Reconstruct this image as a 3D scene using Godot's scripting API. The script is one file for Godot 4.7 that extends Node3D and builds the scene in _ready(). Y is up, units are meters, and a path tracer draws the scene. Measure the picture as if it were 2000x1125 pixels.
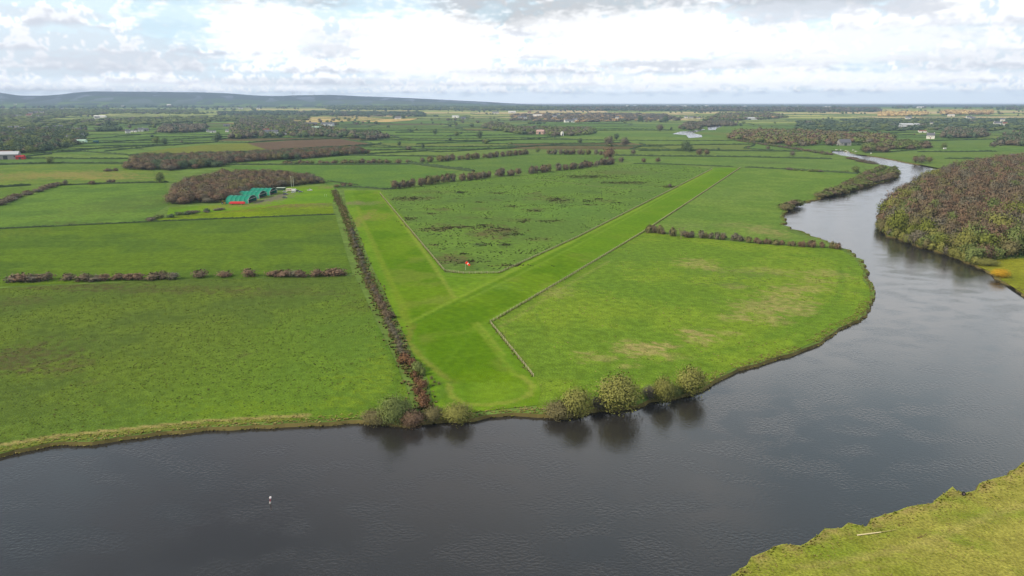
extends Node3D
# River bend with a grass airstrip seen from the air. Metres, y up, the camera looks along -z; the meadows lie at y = 0, the river at -0.9.

var taken := {}
var mats := {}
var meshes := {}
var nz := {}
var open_water := PackedVector2Array([Vector2(455.2, -2074.3), Vector2(459.8, -1971.3), Vector2(486.9, -1971.3), Vector2(606.6, -2361.8), Vector2(560.4, -2271.9), Vector2(707.6, -2679.4), Vector2(724.1, -2679.4), Vector2(759.3, -2740.8)])    # the two far reaches of the river
var house_spots := PackedVector2Array([Vector2(-753.2, -1104.7), Vector2(-732.5, -1104.7), Vector2(-800.7, -1170.8), Vector2(-930.6, -1599.6), Vector2(-918.5, -1599.6), Vector2(-870.0, -1557.5), Vector2(-1085.5, -2111.1), Vector2(-1106.9, -2188.6), Vector2(-1107.6, -2229.5), Vector2(-1112.9, -2271.9), Vector2(-2245.1, -4093.7), Vector2(-2099.0, -3797.0), Vector2(-891.0, -2188.6), Vector2(-860.3, -2149.2), Vector2(-1044.3, -2740.8), Vector2(-834.0, -2188.6), Vector2(-1649.9, -2459.1), Vector2(-1661.9, -2510.7), Vector2(-1611.2, -2459.1), Vector2(-1528.7, -2459.1), Vector2(-1533.1, -2510.7), Vector2(-1546.4, -2564.5), Vector2(-1330.8, -2271.9), Vector2(-1342.1, -2316.0), Vector2(-1108.2, -1793.0), Vector2(-1080.0, -1820.5), Vector2(-1080.2, -1878.0), Vector2(-2782.4, -4232.6), Vector2(-2728.5, -4243.1), Vector2(-2618.6, -4146.3), Vector2(-3014.9, -4706.5), Vector2(-3152.8, -4976.5), Vector2(-3117.6, -4985.2), Vector2(-646.2, -2004.5), Vector2(-603.2, -1971.3), Vector2(-720.0, -2188.6), Vector2(-755.9, -2805.0), Vector2(-690.7, -2805.0), Vector2(-630.3, -2409.5), Vector2(-594.5, -3906.5), Vector2(-318.8, -4248.2), Vector2(-253.7, -3913.6), Vector2(54.9, -4023.1), Vector2(153.3, -4496.2), Vector2(240.6, -4249.5), Vector2(292.0, -4759.5), Vector2(124.3, -5365.6), Vector2(255.5, -3339.6), Vector2(295.5, -3517.6), Vector2(78.3, -2038.8), Vector2(561.6, -4014.9), Vector2(953.2, -4109.3), Vector2(930.1, -3893.6), Vector2(966.8, -3891.8), Vector2(1196.4, -3777.3), Vector2(660.0, -1479.6), Vector2(2011.2, -3807.4), Vector2(1420.7, -2679.3), Vector2(1337.5, -2564.5), Vector2(1677.8, -2996.6), Vector2(1180.0, -2149.2), Vector2(991.2, -1766.3), Vector2(2503.7, -4284.3), Vector2(2352.1, -3864.3), Vector2(2315.2, -3769.3), Vector2(1849.3, -2855.6), Vector2(1877.8, -2854.4), Vector2(2234.4, -3415.2), Vector2(761.7, -1115.2), Vector2(1564.2, -10228.3), Vector2(1713.0, -10501.8), Vector2(1698.7, -9877.8), Vector2(1860.4, -10447.8), Vector2(1804.2, -9651.6), Vector2(1979.0, -10110.0), Vector2(2121.9, -10547.7), Vector2(2034.8, -9815.2), Vector2(2160.5, -10188.2), Vector2(2050.8, -9428.0), Vector2(2246.5, -10015.6), Vector2(2390.0, -10403.9), Vector2(2295.7, -9733.2), Vector2(2452.0, -10133.5), Vector2(2385.2, -9535.0), Vector2(2650.5, -10262.4), Vector2(2647.6, -9861.0), Vector2(2888.0, -10517.7), Vector2(3004.3, -9910.2), Vector2(2921.5, -9445.6), Vector2(3568.1, -9373.2), Vector2(3407.7, -8717.4), Vector2(3333.6, -8037.4), Vector2(3267.5, -7775.4), Vector2(4226.3, -7867.9), Vector2(4104.4, -7592.4), Vector2(4136.5, -7584.9), Vector2(-2565.8, -7117.0), Vector2(-2460.5, -7308.0), Vector2(-1957.2, -7995.1), Vector2(-1925.5, -7999.1), Vector2(-1519.6, -7447.1), Vector2(-1339.6, -7431.8), Vector2(-685.1, -7193.3), Vector2(-624.0, -7166.3), Vector2(-587.6, -7198.1), Vector2(-117.0, -5365.6), Vector2(0.0, -5535.5), Vector2(-4092.6, -8990.4), Vector2(-4405.6, -8529.1), Vector2(-5698.7, -8649.7), Vector2(-3880.4, -6481.5), Vector2(129.4, -1923.5)])   # homes and barns of the plain
var ridge_line := PackedVector2Array([Vector2(-43.46, 206.7), Vector2(-39.08, 229.8), Vector2(-35.13, 245.3), Vector2(-34.08, 247.4), Vector2(-33.57, 210.2), Vector2(-32.49, 196.4), Vector2(-31.08, 213.9), Vector2(-29.9, 255.2), Vector2(-29.01, 272.7), Vector2(-24.7, 271.9), Vector2(-22.1, 267.3), Vector2(-20.42, 252.2), Vector2(-18.71, 219.3), Vector2(-16.95, 212), Vector2(-16.06, 225.8), Vector2(-13.7, 236.3), Vector2(-11.49, 215.2), Vector2(-9.24, 198), Vector2(-5.81, 162.4), Vector2(-1.94, 116.8), Vector2(0, 89.2), Vector2(1.95, 66.2), Vector2(3.89, 52.4), Vector2(7.74, 52.6), Vector2(11.52, 57.4), Vector2(17, 49.1), Vector2(22.18, 50.1), Vector2(27, 55.3), Vector2(31.45, 52.5), Vector2(36.77, 57.8), Vector2(43.57, 59.9)])
const LIGHT := 1.22          # how much light falls on level ground: photographed tones are divided by it to get base colours

# ---------------------------------------------------------------- helpers
func numbered(called: String) -> String:
	var n: int = taken.get(called, 0)
	taken[called] = n + 1
	return called if n == 0 else "%s_%03d" % [called, n]

func tag(o: Node3D, label: String, category: String, group := "", kind := "") -> Node3D:
	if label: o.set_meta("label", label)
	if category: o.set_meta("category", category)
	if group: o.set_meta("group", group)
	if kind: o.set_meta("kind", kind)
	return o

func thing(called: String, label: String, category: String, at := Vector3.ZERO, turn := 0.0, group := "") -> Node3D:
	var o := Node3D.new()
	o.name = numbered(called)
	add_child(o)
	o.position = at
	o.rotation.y = turn
	return tag(o, label, category, group)

func part(called: String, mesh: Mesh, m: Material, parent: Node) -> MeshInstance3D:
	var o := MeshInstance3D.new()
	o.mesh = mesh
	o.material_override = m
	o.name = numbered(called) if parent == self else called
	parent.add_child(o, true)
	return o

func rng(s: int) -> RandomNumberGenerator:
	var r := RandomNumberGenerator.new()
	r.seed = s
	return r

func noise(called: String, seed_: int, freq: float, oct := 4, type := FastNoiseLite.TYPE_SIMPLEX_SMOOTH) -> FastNoiseLite:
	var n := FastNoiseLite.new()
	n.seed = seed_
	n.frequency = freq
	n.noise_type = type
	n.fractal_octaves = oct
	n.fractal_type = FastNoiseLite.FRACTAL_FBM if oct > 1 else FastNoiseLite.FRACTAL_NONE
	nz[called] = n
	return n

func tone(r: float, g: float, b: float) -> Color:      # a tone seen in daylight -> linear base colour
	var c := Color(r / 255.0, g / 255.0, b / 255.0).srgb_to_linear()
	return Color(c.r / LIGHT, c.g / LIGHT, c.b / LIGHT)

func pts(flat: Array) -> PackedVector2Array:
	var p := PackedVector2Array()
	for i in range(0, flat.size(), 2): p.append(Vector2(flat[i], flat[i + 1]))
	return p

func smooth(a: float, b: float, x: float) -> float:
	var t := clampf((x - a) / (b - a), 0, 1)
	return t * t * (3 - 2 * t)

func land(x: float, z: float) -> float:                 # height of the far country
	var d := sqrt(x * x + z * z)
	var y := 42.0 * smooth(3000, 9500, d)
	if z < 0 and d > 9000:
		var az := rad_to_deg(atan2(x, -z))
		var top := ridge_line[0].y
		for i in ridge_line.size() - 1:
			if az >= ridge_line[i].x:
				var a := ridge_line[i]
				var b := ridge_line[i + 1]
				top = lerpf(a.y, b.y, clampf((az - a.x) / (b.x - a.x), 0, 1))
		y += (top - 42.0) * smooth(9000, 13800, d)
	return y

func plain(called: String, c: Color, rough := 0.9, metal := 0.0, spec := 0.3) -> StandardMaterial3D:
	if mats.has(called): return mats[called]
	var m := StandardMaterial3D.new()
	m.resource_name = called
	m.albedo_color = Color(c.r, c.g, c.b).linear_to_srgb()
	m.roughness = rough
	m.metallic = metal
	m.metallic_specular = spec
	mats[called] = m
	return m

func noise_tex(n: FastNoiseLite, lo: float, hi: float, size := 1024, stops := 0.0) -> NoiseTexture2D:
	var t := NoiseTexture2D.new()
	t.width = size
	t.height = size
	t.seamless = true
	t.noise = n
	var g := Gradient.new()
	g.offsets = PackedFloat32Array([stops, 1.0 - stops])
	g.colors = PackedColorArray([Color(lo, lo, lo).linear_to_srgb(), Color(hi, hi, hi).linear_to_srgb()])
	t.color_ramp = g
	return t

func ground_mat(called: String, grain: float, grain_lo: float, broad_lo: float, bump: float, gain: float) -> StandardMaterial3D:
	var m := StandardMaterial3D.new()
	m.resource_name = called
	m.vertex_color_use_as_albedo = true
	m.roughness = 1.0
	m.metallic_specular = 0.12
	m.albedo_texture = noise_tex(noise(called + "a", called.hash() % 1000, 0.045, 4), grain_lo, 1.0, 1024, 0.22)
	m.uv1_scale = Vector3(1.0 / grain, 1.0 / grain, 1)
	m.detail_enabled = true
	m.detail_blend_mode = BaseMaterial3D.BLEND_MODE_MUL
	m.detail_albedo = noise_tex(noise(called + "b", called.hash() % 1000 + 7, 0.03, 5), broad_lo, 1.0, 1024, 0.2)
	m.detail_uv_layer = BaseMaterial3D.DETAIL_UV_2
	m.uv2_scale = Vector3(1.0 / (grain * 3.7), 1.0 / (grain * 3.7), 1)
	if bump > 0:
		m.heightmap_enabled = true
		m.heightmap_scale = bump
		m.heightmap_texture = noise_tex(noise(called + "c", called.hash() % 1000 + 3, 0.05, 4), 0.0, 1.0, 1024)
	m.set_meta("gain", gain)                                # the two grey textures darken by about this much
	mats[called] = m
	return m

func foliage_mat(called: String, c: Color) -> StandardMaterial3D:
	var m := plain("foliage_" + called, c, 0.85, 0.0, 0.15)
	m.vertex_color_use_as_albedo = true
	m.backlight_enabled = true
	m.backlight = Color(0.25, 0.25, 0.25)
	return m

# a patch of ground: the polygon is cut into cells, each corner takes its colour from paint
func sheet(called: String, poly: PackedVector2Array, y: float, cell: float, m: Material, paint: Callable) -> MeshInstance3D:
	var lo := poly[0]
	var hi := poly[0]
	for p in poly:
		lo = lo.min(p)
		hi = hi.max(p)
	var nx := int(ceil((hi.x - lo.x) / cell)) + 1
	var nz_ := int(ceil((hi.y - lo.y) / cell)) + 1
	var inside := PackedByteArray()
	inside.resize(nx * nz_)
	var at := PackedInt32Array()
	at.resize(nx * nz_)
	at.fill(-1)
	var v := PackedVector3Array()
	var uv := PackedVector2Array()
	var col := PackedColorArray()
	var idx := PackedInt32Array()
	for j in nz_:
		for i in nx:
			inside[j * nx + i] = 1 if Geometry2D.is_point_in_polygon(lo + Vector2(i, j) * cell, poly) else 0
	var gain: float = m.get_meta("gain", 1.0)
	var add := func(p: Vector2) -> int:
		v.append(Vector3(p.x, y + (land(p.x, p.y) if p.y < -2990 else 0.0), p.y))
		uv.append(p)
		col.append(paint.call(p) * gain)
		return v.size() - 1
	for j in nz_ - 1:
		for i in nx - 1:
			var k := [j * nx + i, j * nx + i + 1, (j + 1) * nx + i + 1, (j + 1) * nx + i]
			var n: int = inside[k[0]] + inside[k[1]] + inside[k[2]] + inside[k[3]]
			var a := lo + Vector2(i, j) * cell
			if n == 4:
				for q in 4:
					if at[k[q]] < 0:
						at[k[q]] = add.call(lo + Vector2(k[q] % nx, k[q] / nx) * cell)
				idx.append_array([at[k[0]], at[k[1]], at[k[2]], at[k[0]], at[k[2]], at[k[3]]])
			else:
				var quad := PackedVector2Array([a, a + Vector2(cell, 0), a + Vector2(cell, cell), a + Vector2(0, cell)])
				for piece in Geometry2D.intersect_polygons(quad, poly):
					var tri := Geometry2D.triangulate_polygon(piece)
					var first := v.size()
					for p in piece: add.call(p)
					for t in range(0, tri.size(), 3):
						var pa: Vector2 = piece[tri[t]]
						var pb: Vector2 = piece[tri[t + 1]]
						var pc: Vector2 = piece[tri[t + 2]]
						if (pb - pa).cross(pc - pa) > 0: idx.append_array([first + tri[t], first + tri[t + 1], first + tri[t + 2]])
						else: idx.append_array([first + tri[t], first + tri[t + 2], first + tri[t + 1]])
	var o := part(called, flat_mesh(v, uv, col, idx), m, self)
	o.set_meta("kind", "structure")
	return o

func flat_mesh(v: PackedVector3Array, uv: PackedVector2Array, col: PackedColorArray, idx: PackedInt32Array, normals := PackedVector3Array()) -> ArrayMesh:
	var a := []
	a.resize(Mesh.ARRAY_MAX)
	var n := normals
	if n.is_empty():
		n.resize(v.size())
		n.fill(Vector3.UP)
	a[Mesh.ARRAY_VERTEX] = v
	a[Mesh.ARRAY_NORMAL] = n
	a[Mesh.ARRAY_TEX_UV] = uv
	a[Mesh.ARRAY_TEX_UV2] = uv
	a[Mesh.ARRAY_COLOR] = col
	a[Mesh.ARRAY_INDEX] = idx
	var m := ArrayMesh.new()
	m.add_surface_from_arrays(Mesh.PRIMITIVE_TRIANGLES, a)
	return m

# a growing mesh of boxes, bars and faces
class Shape:
	var v := PackedVector3Array()
	var n := PackedVector3Array()
	var c := PackedColorArray()
	func tri(a: Vector3, b: Vector3, d: Vector3, col := Color.WHITE) -> void:
		var up := (d - a).cross(b - a).normalized()
		for p in [a, b, d]:
			v.append(p); n.append(up); c.append(col)
	func quad(a: Vector3, b: Vector3, d: Vector3, e: Vector3, col := Color.WHITE) -> void:
		tri(a, b, d, col)
		tri(a, d, e, col)
	func smooth_quad(p: Array, q: Array, col := Color.WHITE) -> void:
		var front := (p[2] - p[0] as Vector3).cross(p[1] - p[0]).dot(q[0] + q[1] + q[2] + q[3]) >= 0
		for i in ([0, 1, 2, 0, 2, 3] if front else [0, 2, 1, 0, 3, 2]):
			v.append(p[i]); n.append(q[i]); c.append(col)
	func box(at: Vector3, size: Vector3, col := Color.WHITE, turn := 0.0, taper := 1.0) -> void:
		var b := Basis(Vector3.UP, turn)
		var h := size / 2
		var p := []
		for s in [[-1, -1, -1], [1, -1, -1], [1, -1, 1], [-1, -1, 1], [-1, 1, -1], [1, 1, -1], [1, 1, 1], [-1, 1, 1]]:
			var k: float = taper if s[1] > 0 else 1.0
			p.append(at + b * Vector3(s[0] * h.x * k, s[1] * h.y, s[2] * h.z * k))
		for f in [[4, 5, 6, 7], [3, 2, 1, 0], [0, 1, 5, 4], [1, 2, 6, 5], [2, 3, 7, 6], [3, 0, 4, 7]]:
			quad(p[f[0]], p[f[1]], p[f[2]], p[f[3]], col)
	func bar(a: Vector3, b: Vector3, r0: float, r1: float, sides := 6, col := Color.WHITE) -> void:
		var d := (b - a).normalized()
		var s := d.cross(Vector3.UP if absf(d.y) < 0.9 else Vector3.RIGHT).normalized()
		var t := s.cross(d)
		for i in sides:
			var x := TAU * i / sides
			var y := TAU * (i + 1) / sides
			var u := s * cos(x) + t * sin(x)
			var w := s * cos(y) + t * sin(y)
			smooth_quad([a + u * r0, b + u * r1, b + w * r1, a + w * r0], [u, u, w, w], col)
			tri(b, b + w * r1, b + u * r1, col)
			tri(a, a + u * r0, a + w * r0, col)
	func ring(at: Vector3, axis: Vector3, big: float, small: float, col := Color.WHITE) -> void:
		var s := axis.cross(Vector3.UP if absf(axis.y) < 0.9 else Vector3.RIGHT).normalized()
		var t := s.cross(axis)
		for i in 14:
			for j in 8:
				var p := []
				var q := []
				for k in [[i, j], [i + 1, j], [i + 1, j + 1], [i, j + 1]]:
					var a: float = TAU * k[0] / 14.0
					var b: float = TAU * k[1] / 8.0
					var out := s * cos(a) + t * sin(a)
					var m := out * cos(b) + axis * sin(b)
					p.append(at + out * big + m * small)
					q.append(m)
				smooth_quad(p, q, col)
	func mesh() -> ArrayMesh:
		var a := []
		a.resize(Mesh.ARRAY_MAX)
		a[Mesh.ARRAY_VERTEX] = v
		a[Mesh.ARRAY_NORMAL] = n
		a[Mesh.ARRAY_COLOR] = c
		var m := ArrayMesh.new()
		m.add_surface_from_arrays(Mesh.PRIMITIVE_TRIANGLES, a)
		return m

func nth(k: int) -> String:
	return "%d%s" % [k, "th" if k % 100 in [11, 12, 13] else {1: "st", 2: "nd", 3: "rd"}.get(k % 10, "th")]

const WORDS := {"dark": "dark green", "olive": "olive green", "brown": "brown", "greybrown": "grey-brown", "redbrown": "reddish brown", "olivebrown": "olive-brown", "rust": "rust red", "deadgrass": "pale", "willow": "grey-green", "lime": "yellow-green"}

# ---------------------------------------------------------------- plants
# leaves in clumps inside a crown about 1 m wide and 1 m high, standing on y = 0; a size is given by scaling the node
func crown_shape(s: Shape, r: RandomNumberGenerator, clumps: int, leaves: int, leaf: float, low: float, flat := 1.0, core := 0.7, ragged := 0.25) -> void:
	var mid := Vector3(0, low + (1 - low) * 0.5, 0)
	var half := Vector3(0.5, (1 - low) * 0.5, 0.5)
	if core > 0:
		var n := FastNoiseLite.new()
		n.seed = r.randi() % 10000
		n.frequency = 1.4
		for i in 10:
			for j in 6:
				var p := []
				var q := []
				for k in [[i, j], [i + 1, j], [i + 1, j + 1], [i, j + 1]]:
					var a: float = TAU * (k[0] % 10) / 10.0
					var b: float = PI * k[1] / 6.0 - PI / 2
					var d := Vector3(cos(a) * cos(b), sin(b), sin(a) * cos(b))
					p.append(mid + d * half * (core + 0.25 * n.get_noise_3dv(d)))
					q.append(d)
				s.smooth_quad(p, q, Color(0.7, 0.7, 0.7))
	for k in clumps:
		var d := Vector3(r.randfn(), r.randfn() * 0.9 + 0.15, r.randfn()).normalized()
		var reach := r.randf_range(0.62, 0.92 + ragged * 0.3)
		var c := mid + d * half * reach
		var shade := r.randf_range(0.84, 1.12)
		var size := r.randf_range(0.1, 0.2) * (1 + ragged)
		for i in leaves:
			var off := Vector3(r.randfn(), r.randfn() * 0.8, r.randfn()) * size * 0.62
			var at := c + off
			if at.y < 0.0: at.y = r.randf() * 0.1
			var out := ((at - mid) / half).normalized()
			var face := (out + Vector3(r.randfn(), r.randfn() + 0.4, r.randfn()) * 0.75).normalized()
			var u := face.cross(Vector3(r.randfn(), r.randfn(), r.randfn())).normalized() * leaf * r.randf_range(0.6, 1.3)
			var w := face.cross(u).normalized() * leaf * r.randf_range(0.5, 1.0)
			var nn := (out * 1.0 + face * 0.55 + Vector3.UP * 0.15).normalized()
			var g := shade * r.randf_range(0.88, 1.13)
			s.smooth_quad([at - u - w * 0.4, at + w, at + u + w * 0.3, at - w], [nn, nn, nn, nn], Color(g, g, g * r.randf_range(0.85, 1.05)))

func trunk_shape(r: RandomNumberGenerator, low: float) -> ArrayMesh:
	var s := Shape.new()
	s.bar(Vector3(0, -0.03, 0), Vector3(0.01, low + 0.25, 0), 0.035, 0.018, 6)
	for k in 5:
		var a := TAU * k / 5.0 + r.randf()
		var y := low * r.randf_range(0.7, 1.1) + 0.05
		var b := Vector3(cos(a) * r.randf_range(0.15, 0.3), y + r.randf_range(0.15, 0.4), sin(a) * 0.25)
		s.bar(Vector3(0, y, 0), b, 0.016, 0.006, 4)
	return s.mesh()

func grow_meshes() -> void:
	var r := rng(11)
	for k in 5:
		var s := Shape.new()
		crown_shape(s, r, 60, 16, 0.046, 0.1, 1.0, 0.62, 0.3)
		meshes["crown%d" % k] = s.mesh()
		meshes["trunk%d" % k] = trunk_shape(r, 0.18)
	for k in 4:
		var s := Shape.new()
		crown_shape(s, r, 34, 12, 0.075, 0.0, 1.0, 0.6, 0.3)
		meshes["bush%d" % k] = s.mesh()
	for k in 4:
		var s := Shape.new()
		crown_shape(s, r, 170, 26, 0.026, 0.04, 1.0, 0.6, 0.2)
		meshes["willow%d" % k] = s.mesh()
	for k in 3:
		var s := Shape.new()
		crown_shape(s, r, 16, 7, 0.12, 0.05, 1.0, 0.75, 0.15)
		meshes["far%d" % k] = s.mesh()
	# a thin, see-through shrub of twigs
	for k in 3:
		var s := Shape.new()
		for i in 26:
			var a := r.randf() * TAU
			var tip := Vector3(cos(a) * r.randf_range(0.1, 0.5), r.randf_range(0.55, 1.0), sin(a) * r.randf_range(0.1, 0.5))
			s.bar(Vector3(tip.x * 0.25, 0, tip.z * 0.25), tip, 0.014, 0.005, 3, Color(0.9, 0.9, 0.9))
		crown_shape(s, r, 34, 11, 0.04, 0.0, 1.0, 0.42, 0.4)
		meshes["twig%d" % k] = s.mesh()
	var s := Shape.new()
	for i in 9:
		var a := TAU * i / 9.0 + r.randf() * 0.5
		var d := Vector3(cos(a), 0, sin(a))
		var side := Vector3(-d.z, 0, d.x) * 0.13
		var g := r.randf_range(0.75, 1.15)
		s.tri(d * 0.12 + side, d * 0.12 - side, d * r.randf_range(0.3, 0.6) + Vector3.UP * r.randf_range(0.6, 1.0), Color(g, g, g))
		s.tri(d * 0.05 + side * 1.3, d * 0.05 - side * 1.3, d * r.randf_range(0.2, 0.45) + Vector3.UP * r.randf_range(0.5, 0.9), Color(g, g, g))
	for i in s.v.size():
		s.n[i] = (Vector3(s.v[i].x, 0, s.v[i].z) * 0.12 + Vector3.UP).normalized()
	meshes["tuft"] = s.mesh()

func tint(called: String) -> Material:
	return mats["foliage_" + called]

func tree(at: Vector3, tall: float, wide: float, look: String, kind: int, label: String, group: String, turn: float) -> void:
	var key := "tree%d%s" % [kind, look]
	var t: Node3D
	if not meshes.has(key):
		t = Node3D.new()
		t.name = numbered("tree")
		add_child(t)
		part("trunk", meshes["trunk%d" % kind], mats.bark, t)
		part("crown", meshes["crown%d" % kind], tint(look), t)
		meshes[key] = t
	else:
		t = meshes[key].duplicate()
		t.name = numbered("tree")
		add_child(t)
	for key_ in ["group"]:
		if t.has_meta(key_): t.remove_meta(key_)
	t.position = at
	t.rotation.y = turn
	t.scale = Vector3(wide, tall, wide)
	tag(t, label, "tree", group)

func bush(at: Vector3, tall: float, wide: float, look: String, mesh: String, label: String, group: String, turn: float, called := "bush") -> void:
	var o := part(called, meshes[mesh], tint(look), self)
	o.position = at
	o.rotation.y = turn
	o.scale = Vector3(wide, tall, wide)
	tag(o, label, "bush", group)

# many small plants drawn as one
func scatter(called: String, label: String, category: String, mesh: Mesh, m: Material, where: Array, colors := []) -> void:
	if where.is_empty(): return
	var mm := MultiMesh.new()
	mm.transform_format = MultiMesh.TRANSFORM_3D
	mm.use_colors = not colors.is_empty()
	mm.mesh = mesh
	mm.instance_count = where.size()
	for i in where.size():
		mm.set_instance_transform(i, where[i])
		if colors: mm.set_instance_color(i, colors[i])
	var o := MultiMeshInstance3D.new()
	o.multimesh = mm
	o.material_override = m
	o.name = numbered(called)
	add_child(o)
	tag(o, label, category, "", "stuff")

func along(line: PackedVector2Array, step: float) -> PackedVector2Array:
	var out := PackedVector2Array()
	for i in line.size() - 1:
		var n := maxi(1, int(round(line[i].distance_to(line[i + 1]) / step)))
		for k in n: out.append(line[i].lerp(line[i + 1], float(k) / n))
	out.append(line[-1])
	return out

func to_line(p: Vector2, line: PackedVector2Array) -> float:
	var best := 1e9
	for i in line.size() - 1:
		best = minf(best, p.distance_squared_to(Geometry2D.get_closest_point_to_segment(p, line[i], line[i + 1])))
	return sqrt(best)

func hedge_shape(s: Shape, line: PackedVector2Array, wide: float, tall: float, step: float, r: RandomNumberGenerator, leafy := true) -> void:
	var p := along(line, step)
	var rows := []
	for i in p.size():
		var d := (p[mini(i + 1, p.size() - 1)] - p[maxi(i - 1, 0)]).normalized()
		var side := Vector2(-d.y, d.x)
		var k := r.randf_range(0.65, 1.25)
		if i == 0 or i == p.size() - 1: k = 0.5
		var w := wide * 0.5 * r.randf_range(0.75, 1.2)
		var h := tall * k
		var y := land(p[i].x, p[i].y)
		var row := []
		for q in [[-1.0, 0.0], [-0.95, 0.55], [-0.45, 1.0], [0.45, 1.0], [0.95, 0.55], [1.0, 0.0]]:
			var a: Vector2 = p[i] + side * q[0] * w * r.randf_range(0.9, 1.1)
			row.append(Vector3(a.x, y + h * q[1] * r.randf_range(0.9, 1.1) - (0.2 if q[1] == 0 else 0.0), a.y))
		rows.append(row)
	for i in rows.size() - 1:
		for q in 5:
			var g := r.randf_range(0.75, 1.2)
			s.quad(rows[i][q], rows[i + 1][q], rows[i + 1][q + 1], rows[i][q + 1], Color(g, g, g))
		if leafy:
			for k in int(step * 3):
				var f := r.randf()
				var q := r.randi() % 5
				var a: Vector3 = rows[i][q].lerp(rows[i + 1][q + 1], f)
				var out := Vector3(r.randfn(), absf(r.randfn()), r.randfn()).normalized()
				var u := out.cross(Vector3(r.randfn(), r.randfn(), r.randfn())).normalized() * 0.4
				var w := out.cross(u).normalized() * 0.4
				var g := r.randf_range(0.6, 1.3)
				a += out * 0.2
				s.smooth_quad([a - u, a + w, a + u, a - w], [out, out, out, out], Color(g, g, g))

func hedge(label: String, line: PackedVector2Array, wide: float, tall: float, look: String, group := "", seed_ := 1) -> void:
	var s := Shape.new()
	var far := line[line.size() / 2].length()
	hedge_shape(s, line, wide, tall, clampf(far / 400.0, 1.5, 8.0), rng(seed_), far < 1400)
	tag(part("hedge", s.mesh(), tint(look), self), label, "hedge", group)

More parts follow.
